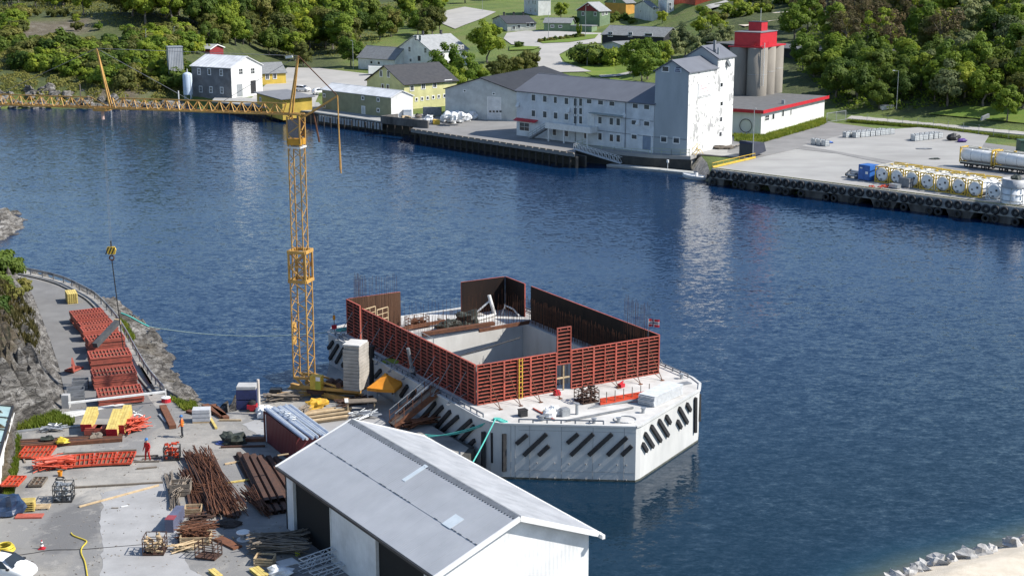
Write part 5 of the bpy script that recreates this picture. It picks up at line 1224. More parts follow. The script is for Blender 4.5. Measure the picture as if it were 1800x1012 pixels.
beamthing('red_pole', 'thin dark red pole lying on the bow deck', 'pole', W(937,717,CZ+.08), W(976,738,CZ+.08), .09, .09, redform)
beamthing('threaded_rod', 'long dark notched steel rod lying along the bow deck', 'rod', W(995,739,CZ+.1), W(1113,716,CZ+.1), .12, .14, steelg)
tag(MB().bx(-.25,.25,-.2,.2,0,.3).bx(-.18,.18,-.15,.15,.3,.42).build('red_toolbox', redp, loc=W(979,694,CZ), rz=.5), 'small red toolbox at the foot of the formwork', 'toolbox')
tag(MB().bx(-.25,.25,-.2,.2,0,.3).beam((-.25,0,.3),(.25,0,.45),.1).build('red_tool', redp, loc=W(1092,680,CZ), rz=.8), 'small red and white tool lying by the props', 'tool')
for k in range(5):
    beamthing('orange_beam', 'orange steel beam in the bundle beside the white sheets', 'beam', W(1055,711-k*2.2,CZ+.12+.05*k), W(1140,697-k*2.2,CZ+.12+.05*k), .13, .2, redbright, 'orange beam bundle')
for k in range(9):
    beamthing('grey_rod', 'grey scaffold tube lying by the orange beams', 'tube', W(1034+k*3,717-k*1.3,CZ+.06), W(1100+k*6,706-k*.8,CZ+.06+.02*k), .07, .07, galv, 'grey tubes on the bow deck')
for k in range(6):
    tag(MB().cyl((0,0,0),(0,0,1.1),.035,n=5).build('stake', timbg, loc=W(1066+k*15,712-k*3,CZ)), 'thin upright stake in the beam bundle', 'stake', 'stakes in the beam bundle')
pk = thing('sheet_stack', 'leaning stack of white corrugated sheets near the bow rail', 'sheets', W(1150,716,CZ), math.atan2((W(1207,690,CZ)-W(1150,716,CZ)).y, (W(1207,690,CZ)-W(1150,716,CZ)).x))
for k in range(9):
    e = random.uniform(-.08,.08); z = .04+.095*k; MB().bx(e,4.3+e,.0,1.5,z,z+.05).build('sheet', M('white_sheet_metal', (.62,.64,.66), (.48,.50,.52), s=3, rough=.6), pk)
    for x in (.2,2.1,4.0):
        if k < 8: MB().bx(x,x+.1,.05,1.45,z+.052,z+.093).build('spacer', timber, pk)
# flag
fp = W(1124,592,7.7); fp = C(17.6,1.6,7.7)
T = thing('flag', 'small red flag with blue and white cross on the seaward formwork', 'flag', fp, -.2)
MB().cyl((0,0,-1),(0,0,1.1),.025,n=6).build('pole', steelw, T)
def wavy(x): return .1*math.sin(x*6)
def strip(x0, x1, z0, z1, off):
    m = MB(); n = 8
    for i in range(n): a, c = x0+(x1-x0)*i/n, x0+(x1-x0)*(i+1)/n; m.add([(a,wavy(a)-off,z0),(c,wavy(c)-off,z0),(c,wavy(c)-off,z1),(a,wavy(a)-off,z1),(a,wavy(a)+off,z0),(c,wavy(c)+off,z0),(c,wavy(c)+off,z1),(a,wavy(a)+off,z1)], [(0,1,2,3),(7,6,5,4)])
    return m
cl = strip(.03,.95,.4,1.08,.004).build('cloth', redp, T)
wc = strip(.27,.49,.4,1.08,.008); q = strip(.03,.95,.62,.86,.008); wc.add(q.v, q.f); wc.build('white_cross', framew, cl)
wc = strip(.33,.43,.4,1.08,.012); q = strip(.03,.95,.69,.79,.012); wc.add(q.v, q.f); wc.build('blue_cross', navyp, cl)
# yellow ladder rail on the front wall
o = ladder((0,0,0), 0, 3.3, yellowp, None, (.3,0,0)); o.location = C(3.75,-.22,CZ); o.rotation_euler = (0,0,CRZ); tag(o, 'yellow ladder fixed upright on the bow formwork wall', 'ladder')
# signal post at the stern corner
T = onC('marker_post', 'marker post with orange lamp at the stern quay corner', 'marker', -.6, 26.3); MB().cyl((0,0,0),(0,0,1.9),.04,n=6).build('post', steelg, T); MB().cyl((0,0,1.2),(0,0,1.6),.13,n=8).build('lamp', tarpo, T); MB().bx(-.25,.25,-.04,.04,.3,.7).build('board', redp, T)
# ---------------------------------------------------------------- tower crane
mb0 = W(535,665,3.5); jd = Vector((-.963,.27,0)); jn = Vector((-jd.y, jd.x, 0)); JRZ = math.atan2(-jd.y, -jd.x)
KT = thing('tower_crane', 'yellow lattice tower crane with long jib and concrete counterweight', 'crane', (mb0.x, mb0.y, YZ), JRZ)   # local +x = away from the jib
zc0, zc1, zm = topz(mb0,492)-YZ, topz(mb0,441)-YZ, topz(mb0,204)-YZ
def lattice(w, z0, z1, cell, chord, lace, mat, name, parent):
    m = MB(); h = w/2
    for sx in (-h, h):
        for sy in (-h, h): m.beam((sx,sy,z0),(sx,sy,z1),chord)
    n = max(1, round((z1-z0)/cell)); dz = (z1-z0)/n
    for k in range(n):
        a, c = z0+k*dz, z0+(k+1)*dz
        for (x0,y0),(x1,y1) in (((-h,-h),(h,-h)),((h,-h),(h,h)),((h,h),(-h,h)),((-h,h),(-h,-h))):
            if k % 2: m.beam((x0,y0,a),(x1,y1,c),lace)
            else: m.beam((x1,y1,a),(x0,y0,c),lace)
    return m.build(name, mat, parent)
lattice(1.36, 1.75, zc0, .8, .10, .05, craney, 'mast', KT)
tel = MB(); base_ring = MB()
for zz in (zc0, zc1): 
    for a, c in (((-.78,-.78),(.78,-.78)),((.78,-.78),(.78,.78)),((.78,.78),(-.78,.78)),((-.78,.78),(-.78,-.78))): tel.beam((*a,zz),(*c,zz),.18,.26)
for sx in (-.74,.74):
    for sy in (-.74,.74): tel.beam((sx,sy,zc0),(sx,sy,zc1),.15)
for y in (-.74,.74):
    tel.beam((-.74,y,zc0),(.74,y,(zc0+zc1)/2),.09); tel.beam((.74,y,(zc0+zc1)/2),(-.74,y,zc1),.09); tel.beam((.74,y,zc0),(-.74,y,(zc0+zc1)/2),.09); tel.beam((-.74,y,(zc0+zc1)/2),(.74,y,zc1),.09); tel.beam((-.74,y,(zc0+zc1)/2),(.74,y,(zc0+zc1)/2),.09)
tel.build('telescoping_collar', craney, KT)
lattice(1.02, zc0, zm-2.2, .8, .085, .042, craney, 'mast_upper', KT)
hd_ = lattice(1.08, zm-2.2, zm, .8, .12, .07, craney, 'mast_head', KT)
for y_ in (-.57,.55): MB().bx(-.5,.5,y_,y_+.02,zm-1.75,zm-.25).build('mesh_panel', M('grey_mesh', (.13,.12,.13), (.2,.19,.2), s=8, rough=.7), hd_)
MB().bx(-.58,.58,-.6,.6,zm-2.35,zm-1.85).build('band', M('crane_orange', (.60,.30,.03), rough=.5), KT); MB().bx(-.62,.62,-.64,.64,zm-2.62,zm-2.48).build('platform_edge', steelw, KT)
MB().bx(-.85,-.72,-.3,.3,4.5,5.2).bx(-.85,-.72,-.25,.35,5.6,6.4).build('winch_box', craney, KT)
# jib (towards local -x)
J = MB(); zb = zm+.15; JH = .86; JL = 34.0; TJ = 17.0
def chord(y, z, x0, x1, w): J.beam((x0,y,z),(x1,y,z),w)
for y in (-.42,.42): J.beam((.6,y,zb),(-JL,y,zb),.11,.13)
J.beam((-.8,0,zb+JH),(-TJ+.9,0,zb+JH),.09); J.beam((-TJ-1.9,0,zb+JH),(-JL,0,zb+JH),.09); J.beam((-TJ+.9,0,zb+JH),(-TJ-.1,0,zb+.1),.08); J.beam((-TJ-1.9,0,zb+JH),(-TJ-.3,0,zb+.1),.08)
x = -.8
while x > -JL+.5:
    gap = -TJ-1.8 < x < -TJ+1.0
    for y in (-.42,.42):
        if not gap: J.beam((x,0,zb+JH),(x-.5,y,zb),.055); J.beam((x-.5,y,zb),(x-1.0,0,zb+JH),.055)
    J.beam((x,-.42,zb),(x-.5,.42,zb),.045); x -= 1.0
J.build('jib', craney, KT)
ap = (1.35*0+.9, 0, zm+4.9)
A_ = MB(); A_.beam((-.45,-.35,zm),(ap[0]-.5,0,ap[2]),.13); A_.beam((-.45,.35,zm),(ap[0]-.5,0,ap[2]),.13); A_.build('apex_strut', craney, KT)
ap = (.4,0,zm+4.9); ct = (3.75,0,zm+1.75)
MB().beam((-.1,0,zm+4.85),(-.7,0,zm+4.75),.12,.2).build('pulley_block', steelw, KT)
B2 = MB(); B2.beam((1.0,-.3,zm+.1),ct,.13); B2.beam((1.0,.3,zm+.1),ct,.13); B2.beam((-.5,0,zm+.15),(1.0,0,zm+.1),.16); B2.beam((.5,-.4,zm-.3),(1.6,0,zm+.5),.1); B2.build('counter_strut', craney, KT)
MB().beam(ap, ct, .07).build('back_stay', rust, KT)
m = MB(); m.cyl(ct,(3.8,0,zm-1.6),.05,n=6); m.cyl((3.8,0,zm-1.6),(3.85,0,zm-4.3),.06,.1,n=6); m.cyl((3.85,0,zm-4.3),(3.9,0,zm-4.6),.06,n=6); m.build('hanging_stay_tube', craney, KT)
MB().cyl((1.6,0,zm+.3),(2.0,.1,zm-2.1),.06,.08,n=6).build('tail_rod', rust, KT)
j2 = (-TJ-1.05,0,zb+5.0); m = MB(); m.beam((-TJ,-.18,zb+.1),j2,.12); m.beam((-TJ,.18,zb+.1),j2,.12); m.build('jib_strut', craney, KT)
for k, (p, q) in enumerate(((ap, j2), (j2, (-9.5,0,zb+JH)), (j2, (-28,0,zb+JH)), (ap,(-6.5,0,zb+JH)))): MB().cyl(p, q, .018, n=4).build('stay_cable', steelg, KT)
TR = -TJ-.85; m = MB(); m.bx(TR-.6,TR+.6,-.55,.55,zb-.25,zb-.1)
for sx in (-.5,.5):
    for sy in (-.48,.48): m.cyl((TR+sx,sy-.05,zb-.05),(TR+sx,sy+.05,zb-.05),.13,n=8)
m.build('trolley', craney, KT); MB().cyl((TR,0,zb-.25),(TR,0,zb-1.0),.14,n=8).build('limit_weight', M('pink_white', (.6,.42,.38), rough=.6), KT)
tw_ = KT.matrix_world if False else Matrix.Translation((mb0.x, mb0.y, YZ)) @ Matrix.Rotation(JRZ, 4, 'Z')
tp = tw_ @ Vector((TR,0,zb)); hz = topz(tp, 441)-YZ
for k in (-.12,.12): MB().cyl((TR,k,zb-.2),(TR,k,hz+.35),.014,n=4).build('hoist_rope', steelg, KT)
# slewing base, ballast, outriggers
MB().cyl((1.2,0,.45),(1.2,0,.8),.95,n=20).build('slewing_ring', rustd, KT)
pf = MB(); pf.bx(-.2,5.4,-.75,-.5,.82,1.1); pf.bx(-.2,5.4,.5,.75,.82,1.1)
for k in range(5): pf.bx(.3+1.2*k,.5+1.2*k,-.5,.5,.86,1.06)
pf.build('platform', craney, KT)
m = MB()
for y in (-.6,.6): m.beam((-.6,y,1.75),(.2,y,.95),.16); m.beam((.65,y,1.8),(3.6,y,1.15),.14); m.beam((-.7,y,1.7),(.7,y,1.75),.2,.22)
m.build('mast_foot', craney, KT)
cb = MB().bx(1.0,2.0,-1.15,-.5,.95,2.15).build('control_cabinet', yellowp, KT); MB().bx(1.55,1.95,-1.17,-1.151,1.75,2.1).build('label_plate', framew, cb); MB().bx(1.5,1.98,-1.17,-1.151,1.0,1.7).build('door', M('lime_door', (.42,.42,.05), rough=.5), cb)
for k, (x, y, r) in enumerate(((2.4,-.1,.33),(3.0,.1,.28),(3.4,-.3,.25))): MB().cyl((x,y-.4,1.35),(x,y+.4,1.35),r,n=12).build('winch_drum', rustd, KT)
for a in (.42, 2.6, -.42, -2.6):
    c_, s_ = math.cos(a), math.sin(a); m = MB(); m.beam((1.2+c_*.6,s_*.6,.36),(1.2+c_*3.6,s_*3.0,.3),.34,.4); m.bx(1.2+c_*3.6-.3,1.2+c_*3.6+.3,s_*3.0-.3,s_*3.0+.3,0,.1); m.build('outrigger', craney, KT)
NB = 13; bh = 3.85/NB
ballm = M('ballast_concrete', (.42,.39,.35), (.30,.28,.25), s=1.5, rough=.9, dirt=.25)
for k in range(NB):
    e = random.uniform(-.03,.03); ch = .22 if k == NB-1 else 0
    m = MB().prism([(4.0+e,-1.0+ch),(5.45+e,-1.0),(5.55+e,1.0),(4.0+e,1.0)], 1.1+k*bh, 1.1+(k+1)*bh-.03); m.build('ballast_block', ballm, KT)
MB().bx(3.98,5.5,-.95,.95,1.1+NB*bh,1.1+NB*bh+.12).build('ballast_cap', deckc, KT)
# hook block, chain and hoisted beam
hb = thing('hook_block', 'yellow and black striped crane hook block hanging on ropes', 'hook', (tp.x, tp.y, hz+YZ))
hk = MB().add([(-.42,-.12,.1),(-.3,-.12,.38),(.3,-.12,.38),(.42,-.12,.1),(.3,-.12,-.3),(-.3,-.12,-.3),(-.42,.12,.1),(-.3,.12,.38),(.3,.12,.38),(.42,.12,.1),(.3,.12,-.3),(-.3,.12,-.3)], [(5,4,3,2,1,0),(6,7,8,9,10,11)]+[(i,(i+1) % 6,6+(i+1) % 6,6+i) for i in range(6)]).build('cheek_plate', yellowp, hb)
for k in (-1,0,1): MB().add([(-.18+.26*k-.1,-.125,-.28),(-.18+.26*k+.02,-.125,-.28),(.12+.26*k+.02,-.125,.36),(.12+.26*k-.1,-.125,.36)], [(0,1,2,3)]).build('stripe', blackst, hk)
MB().cyl((0,0,.38),(0,0,.9),.07,n=8).build('swivel', blackst, hb); MB().torus((0,0,-.62), .2, .06, (0,1,0), 14, 6).build('hook', rust, hb)
be0, be1 = W(166,606,YZ+2.0), W(205,566,YZ+3.2)
ce = W(182,553,YZ+1.6); m = MB(); 
MB().cyl((0,0,-.8),Vector((.35,.6,YZ+2.6-hz-YZ)),.05,n=5).build('chain', blackst, hb)
T = thing('steel_chute', 'dark grey steel chute lying tilted across the red panel stacks', 'chute', W(186,600,YZ+1.5))
o = T.location.copy(); p0, p1 = W(167,607,YZ+1.45)-o, W(206,566,YZ+2.7)-o
MB().beam(p0, p1, .5, .45).build('trough', M('dark_grey_steel', (.055,.058,.062), (.085,.088,.09), s=2, rough=.6), T); MB().beam(p1, p1+(p1-p0).normalized()*.18, .58, .53).build('end_collar', timber, T)
# ---------------------------------------------------------------- white hangar in front
RD = topz(H0+hn*(hw/2), 738)-YZ; EV = 6.3-YZ
HT = thing('hangar', 'large white steel hangar with grey sheet roof and open side doors on the quay', 'hangar', H0, math.atan2(hd.y, hd.x))
wall_w = corr('hangar_white_sheet', (.78,.79,.80), axis='X', pitch=.28, depth=.012, rough=.5, dirt=.03); wall_y = corr('hangar_white_sheet_y', (.84,.85,.85), axis='Y', pitch=.28, depth=.006, rough=.5, dirt=.03)
ins = .45; xl0, xl1, yl0, yl1 = .35, hl-.4, ins, hw-ins; sl = (RD-EV)/(hw/2); ez = EV+sl*ins-.12
P0 = H0+hn*ins
def onH(px, py): u, z = onplane(px, py, P0, hd); return u, z-YZ
d0 = onH(517,900)[0]; d1 = onH(582,930)[0]; d2 = onH(661,970)[0]; d3 = onH(747,1000)[0]
t = .14
for x0, x1 in ((xl0,d0),(d1,d2),(d3,xl1)): MB().bx(x0,x1,yl0,yl0+t,0,ez).build('wall', wall_w, HT)
for x0, x1 in ((d0,d1),(d2,d3)): MB().bx(x0+.06,x1-.06,yl0+.16,yl0+.22,.02,ez-.4).build('opening_shade_sheet', M('shade_black', (.006,.007,.008), rough=.8), HT)  # black sheets stand in for the unlit interior behind the open doorways
MB().bx(d0,d1,yl0+.02,yl0+t-.02,ez-.45,ez).bx(d2,d3,yl0+.02,yl0+t-.02,ez-.45,ez).build('lintel', blackst, HT)
for x in (xl0-.06, d0-.05, d1-.05, d2-.05, d3-.05): MB().bx(x,x+.1,yl0-.05,yl0+t+.03,0,ez-.02).build('post', blackst if x < d0-.2 else steelw, HT)
MB().bx(xl0,xl1,yl1-t,yl1,0,ez).build('wall', wall_w, HT)
for x0, nm in ((xl0,'rear_gable'),(xl1-t,'front_gable')):
    pz = RD-.12; MB().add([(x0,yl0+t,0),(x0,yl1-t,0),(x0,yl1-t,ez),(x0,hw/2,pz),(x0,yl0+t,ez),(x0+t,yl0+t,0),(x0+t,yl1-t,0),(x0+t,yl1-t,ez),(x0+t,hw/2,pz),(x0+t,yl0+t,ez)], [(4,3,2,1,0),(5,6,7,8,9)]+[(i,(i+1) % 5,5+(i+1) % 5,5+i) for i in range(5)]).build(nm, wall_y, HT)
roofm = corr('hangar_roof_sheet', (.42,.432,.455), (.36,.372,.395), axis='X', pitch=.2, depth=.008, rough=.5, dirt=.14, s=.5)
roofm2 = corr('hangar_roof_sheet_old', (.40,.41,.43), (.29,.30,.32), axis='X', pitch=.2, depth=.012, rough=.6, dirt=.12, s=.8)
clear = M('translucent_sheet', (.60,.66,.70), (.52,.58,.62), s=2, rough=.4)
NS = 19; sw_ = hl/NS
def rpt(x, y, s, dz=0): return (x, y if s < 0 else hw-y, EV+sl*y+dz)
for s_ in (-1, 1):
    for i in range(NS):
        for r0, r1, dz in ((0,.52,0),(.5,1.0,.022)):
            x0, x1 = i*sw_, (i+1)*sw_-.012; y0, y1 = hw/2*r0, hw/2*r1; e = .0
            vs_ = [rpt(x0,y0,s_,dz),rpt(x1,y0,s_,dz),rpt(x1,y1,s_,dz),rpt(x0,y1,s_,dz)]; vs_ += [(a,b_,c_+.03) for a,b_,c_ in vs_]
            mt = roofm if s_ < 0 else roofm2
            MB().add(vs_, [(3,2,1,0),(4,5,6,7),(0,1,5,4),(1,2,6,5),(2,3,7,6),(3,0,4,7)]).build('roof_sheet', mt, HT)
def roofpatch(px0, py0, px1, py1, wx):
    # a rooflight running up the slope between two pixels on the left roof plane
    nrm = Vector((hd.x*0-hn.x*sl, -hn.y*sl, 1)); o_ = H0+Vector((0,0,EV))
    def hit(px, py):
        r = Vector(ray(px, py)); c0 = Vector((0,0,CH)); t_ = (o_-c0).dot(nrm)/r.dot(nrm); p = c0+r*t_-H0; return p.dot(hd), p.dot(hn)
    (xa, ya), (xb, yb) = hit(px0, py0), hit(px1, py1); x = (xa+xb)/2
    vs_ = [rpt(x-wx/2,yb,-1,.056),rpt(x+wx/2,yb,-1,.056),rpt(x+wx/2,ya,-1,.056),rpt(x-wx/2,ya,-1,.056)]; vs_ += [(a,b_,c_+.02) for a,b_,c_ in vs_]
    MB().add(vs_, [(3,2,1,0),(4,5,6,7),(0,1,5,4),(1,2,6,5),(2,3,7,6),(3,0,4,7)]).build('rooflight', clear, HT)
roofpatch(750,819,709,846,.42); roofpatch(805,907,787,928,.95)
bl = MB()
rs = random.Random(3)
for k in range(46):
    x = hl*(k+.3)/46; 
    if rs.random() < .6: bl.beam(rpt(x,hw/4+.02,-1,.06), rpt(x+rs.uniform(.15,.42),hw/4+.02,-1,.06), .03, .02)
for k in range(70): x = hl*(k+.2)/70; bl.beam(rpt(x,hw/2-.32,-1,.06), rpt(x+.12,hw/2-.32,-1,.06), .05, .03)
bl.build('fixing_line', blackst, HT)
cap = MB(); cap.add([(0,hw/2-.28,RD-.28*sl+.06),(hl,hw/2-.28,RD-.28*sl+.06),(hl,hw/2,RD+.09),(0,hw/2,RD+.09),(hl,hw/2+.28,RD-.28*sl+.06),(0,hw/2+.28,RD-.28*sl+.06)], [(0,1,2,3),(3,2,4,5)]); cap.build('ridge_cap', steelg, HT)
for x in (-.06, hl+.06):
    for s_ in (-1,1): MB().beam(rpt(x,-.05,s_,-.06), rpt(x,hw/2,s_,-.06), .1, .3).build('barge_board', framew, HT)
MB().beam((hl-.3,hw+.05,EV-.12),(hl+.4,hw+.05,EV-.12),.2,.25).build('eave_return', framew, HT)
for s_ in (-1,1): p, q = rpt(0,-.06,s_,-.04), rpt(hl,-.06,s_,-.04); MB().beam(p, q, .16, .16).build('gutter', blackst if s_ < 0 else steelw, HT)
# ---------------------------------------------------------------- things on the near yard
def pdir(a, c): v = c-a; return math.atan2(v.y, v.x)
PAN = {}
def lay_panel(loc, rz, w, h, mat, label, group=None, tilt=0.0):
    """formwork panel lying with its ribs up; local z of the panel runs along rz"""
    k = (round(w,2), round(h,2), mat.name)
    if k not in PAN: a, c = panel(w, h); a = a.copy(); a.materials.clear(); c = c.copy(); c.materials.clear(); a.materials.append(mat); c.materials.append(plyraw); PAN[k] = (a, c)
    T = thing('formwork_panel', label, 'formwork panel', loc, 0, group); T.rotation_euler = (-math.pi/2, 0, rz-math.pi/2)
    mobj('frame', PAN[k][0], None, T); mobj('plywood', PAN[k][1], None, T); return T
ordn = ['first','second','third','fourth','fifth','sixth','seventh','eighth']
STK = [(168,684,240,677,5,2.6,3.7),(159,650,232,643,7,2.6,3.7),(153,619,226,612,6,2.6,3.7),(149,591,217,584,7,2.3,3.4),(141,577,206,570,6,1.7,3.4),(135,567,197,560,5,1.7,3.2),(128,557,191,550,6,1.7,3.2),(122,548,185,541,6,1.7,3.2)]
for i, (x0, y0, x1, y1, n, w, h) in enumerate(STK):
    zt_ = YZ+.17*n; a, c = W(x0,y0,zt_), W(x1,y1,zt_); rz = pdir(a, c)
    for k in range(n):
        lab = ('topmost red formwork panel of the %s stack from the white barrier' if k == n-1 else 'red formwork panel under the top of the %s stack from the white barrier') % ordn[i]
        lay_panel((a.x+random.uniform(-.06,.06), a.y+random.uniform(-.06,.06), YZ+.16+.17*k), rz+random.uniform(-.012,.012), w, h, redform, lab, 'red panel stacks')
    m = MB()
    for t_ in (.15, .85): p = Vector((0,0,.0))+Vector((math.cos(rz),math.sin(rz),0))*h*t_; m.beam(p+Vector((0,0,.0)), p+Vector((math.sin(rz),-math.cos(rz),0))*w, .1, .05)
# panels lying flat on the yard
def flat(px0, py0, px1, py1, w, label, mat=redbright, z=.14, rev=False):
    a, c = Y(px0,py0,z), Y(px1,py1,z); return lay_panel(a, pdir(a, c), w, (c-a).length, mat, label)
flat(44,786,100,785,2.5,'bright red formwork panel lying alone near the brown beams')
flat(126,801,166,798,2.6,'bright red formwork panel at the barred end of the long row'); flat(168,798,206,796,2.6,'middle bright red formwork panel of the long row'); flat(208,796,240,795,2.6,'bright red formwork panel at the worker end of the long row')
for k in range(5): flat(15,838,44,838,1.9,'bright red panel in the low stack by the blue tarpaulin' if k < 4 else 'top panel of the low red stack by the blue tarpaulin', z=.14+.17*k*0+.16*k).location.x += .03*k
for o_ in [o for o in bpy.data.objects if o.get('label','').find('blue tarpaulin') >= 0]: o_['group'] = 'low red stack'
lay_panel(Y(113,652,.1), 1.2, 1.0, 1.5, redform, 'small red panel lying beside the panel stacks')
lay_panel(Y(60,840,.1), .05, 1.7, 1.0, timbg, 'weathered grey grating lying beside the low red stack')
T = tag(MB().beam((0,0,.1),(.25,-1.4,1.2),.1,1.0).build('leaning_board', redform, loc=Y(131,652)), 'narrow red board leaning beside the small panel', 'board')
# generic timber and steel pieces
def piece(x0, y0, x1, y1, w, h, mat, name, label, cat, group=None, z=0.0):
    p, q = Y(x0,y0,z+h/2+.02), Y(x1,y1,z+h/2+.02); o = MB().beam((0,0,0), q-p, w, h).build(name, mat, loc=p); return tag(o, label, cat, group)
def bundle(x0, y0, x1, y1, n, spread, r, mat, name, label, cat='rebar', z=.05, fan=.1, layers=3, seed=1):
    rs = random.Random(seed); p, q = Y(x0,y0,z), Y(x1,y1,z); d = (q-p).normalized(); s = Vector((-d.y,d.x,0)); m = MB()
    for k in range(n):
        a = p+s*rs.uniform(-spread,spread)+d*rs.uniform(-.5,.5)+Vector((0,0,rs.uniform(0,layers*r*3))); c = q+s*rs.uniform(-spread,spread)*(1+fan)+d*rs.uniform(-.6,.6)+Vector((0,0,rs.uniform(0,layers*r*3)))
        m.cyl(a-p, c-p, r*rs.uniform(.7,1.2), n=4)
    o = m.build(name, mat, loc=p); return tag(o, label, cat, kind='stuff')
# barrier boom with counterweight
b0, b1 = Y(120,708,1.0), Y(290,688,1.0)
T = thing('road_barrier', 'white barrier boom across the road with grey counterweight', 'barrier', Y(118,716))
MB().beam(b0-T.location, b1-T.location, .14, .16).build('boom', steelw, T); MB().bx(-.35,.25,-.3,.3,0,1.15).build('counterweight', concrete, T)
T = thing('barrier_rest', 'post with red and white round base holding the barrier end', 'post', Y(292,706)); MB().cyl((0,0,0),(0,0,.35),.42,.36,14).build('base', redp, T); MB().cyl((0,0,.35),(0,0,.42),.40,n=14).build('rim', framew, T); MB().cyl((0,0,.42),(0,0,1.15),.05).build('post', steelw, T)
for k, (x0,y0,x1,y1) in enumerate(((96,733,246,704),(100,728,200,712),(104,736,170,722))): piece(x0,y0,x1,y1,.13,.13,steelw,'white_pipe','white pipe lying behind the yellow beam packs','pipe','white pipes by the barrier',.02*k)
piece(30,758,78,752,.14,.14,galv,'grey_pipe','long grey pipe along the weeds','pipe','grey pipes by the weeds'); piece(78,753,150,748,.14,.14,galv,'grey_pipe','long grey pipe along the weeds','pipe','grey pipes by the weeds')
bundle(80,756,108,754,22,.5,.05,galv,'fittings_heap','heap of grey scaffold fittings on the grey pipes','fittings',fan=.4,seed=8)
# crates
def crate(px, py, sx, sy, sz, mat, label, rz=0., slats=3, name='crate', lidmat=None, group=None):
    T = thing(name, label, 'crate', Y(px,py), rz, group); g_ = sz/slats
    for k in range(slats):
        z0, z1 = k*g_+.02, (k+1)*g_-.03
        for y in (-sy/2, sy/2): MB().bx(-sx/2,sx/2,y-.02,y+.02,z0+.05,z1+.05).build('slat', mat, T)
        for x in (-sx/2, sx/2): MB().bx(x-.02,x+.02,-sy/2+.022,sy/2-.022,z0+.05,z1+.05).build('slat', mat, T)
    MB().bx(-sx/2+.02,sx/2-.02,-sy/2+.02,sy/2-.02,.0,.06).build('floor', mat, T); return T
c1 = crate(134,700,1.4,1.1,.9,steelg,'dark grey steel crate in front of the cliff foot',.3); c2 = crate(142,682,1.3,1.0,.8,steelg,'grey steel crate behind the dark one at the cliff foot',.2)
# yellow beam pack on the road
def beampack(px, py, n, rows, L_, rz, label, red=True, zoff=0.0, tilt=0.0, stand=False):
    T = thing('beam_pack', label, 'timber beams', Y(px,py,zoff), rz); T.rotation_euler = (tilt, 0, rz)
    for r_ in range(rows):
        for k in range(n):
            x = (k-n/2)*.22; z = .02+r_*.22
            o = MB().bx(x-.1,x+.1,-L_/2,L_/2,z,z+.05).bx(x-.025,x+.025,-L_/2,L_/2,z+.05,z+.15).bx(x-.1,x+.1,-L_/2,L_/2,z+.15,z+.2).build('beam', formy, T)
            if red: MB().bx(x-.105,x+.105,-L_/2-.03,-L_/2,z,z+.2).build('red_end', redp, o)
    return T
beampack(128,530,5,5,2.2,.4,'pack of yellow formwork beams standing alone on the road',red=False)
beampack(161,742,4,3,2.6,.05,'left pack of yellow beams with red ends behind the brown girders',zoff=.6,tilt=.25); beampack(206,748,4,3,3.0,.05,'middle pack of yellow beams with red ends behind the brown girders',zoff=.6,tilt=.25); beampack(222,745,3,4,3.0,.02,'right pack of yellow beams next to the red frames',zoff=.5,tilt=.25)
for k in range(3): tag(MB().bx(-.6,.6,-.5,.5,0,.62).bx(-.66,.66,-.56,-.51,.1,.5).build('red_bin', redform, loc=Y(166+k*17,762,0), rz=.05), 'dark red steel bin under the yellow beams', 'bin', 'dark red bins')
bundle(222,762,247,752,60,.7,.05,redbright,'red_frames','tangled pile of red steel props beside the yellow beams','props',layers=7,fan=.2,seed=4)
bundle(236,738,247,735,10,.5,.03,galv,'grey_props','grey upright prop ends beside the red pile','props',layers=14,seed=9)
# brown girders
for k in range(4): piece(35,785-k*3.2,215,772-k*2.2,.3,.26,rustd if k % 2 else rust,'steel_girder','long brown girder lying behind the flat red panels','girder','brown girders behind the panels',0)
for k, (px, py) in enumerate(((85,774),(108,778),(170,768))): tag(MB().blob((0,0,.12),(.5,.35,.25),50+k,.9,12,7,.3).build('strap_heap', (tarpg,hosey,timbg)[k], loc=Y(px,py,.25)), ('dark green strap heap on the brown girders','yellow strap heap on the brown girders','grey cloth heap on the brown girders')[k], 'straps')
bundle(68,824,120,818,55,.75,.05,redbright,'red_truss_pile','tangled pile of bright red trusses between the flat panels','trusses',layers=5,fan=.3,seed=6)
T = tag(MB().lathe([(.13,0),(.19,.38),(.17,.38),(.12,.04)],14).build('orange_bucket', tarpo, loc=Y(106,836)), 'orange bucket in front of the red trusses', 'bucket')
for k, (x0,y0,x1,y1) in enumerate(((100,797,240,790),(238,801,278,800),(236,811,280,810),(240,823,276,820),(36,792,44,812),(250,806,285,803))): piece(x0,y0,x1,y1,.12,.1,timbg,'batten','weathered batten lying under and beside the flat panels','batten','battens by the panels')
piece(130,856,286,847,.16,.1,timbg,'long_batten','long dark batten lying across the yard','batten'); piece(139,890,279,852,.14,.1,timber,'pale_plank','long pale plank lying slanted on the concrete apron','plank')
piece(196,892,208,892,.1,.05,timbg,'short_stick','short grey stick on the concrete apron','stick'); piece(213,890,225,888,.12,.05,steelw,'white_stick','short white stick on the concrete apron','stick')
tag(MB().torus((0,0,.05),.28,.04,(0,0,1),16,5).build('cable_coil', rubber, loc=Y(106,841)), 'small black cable coil by the orange bucket', 'coil')
basket('scrap_basket', 'black mesh basket full of pale scrap on the wet ground', Y(113,878), .1, 1.25, 1.15, 1.25, blackst, galv, seed=11, full=1.0)
tag(MB().blob((0,0,.45),(1.15,.95,.85),61,.55,18,10,.5).build('blue_tarp_heap', tarpb, loc=Y(14,900)), 'heap under a shiny dark blue tarpaulin by the wall', 'tarpaulin')
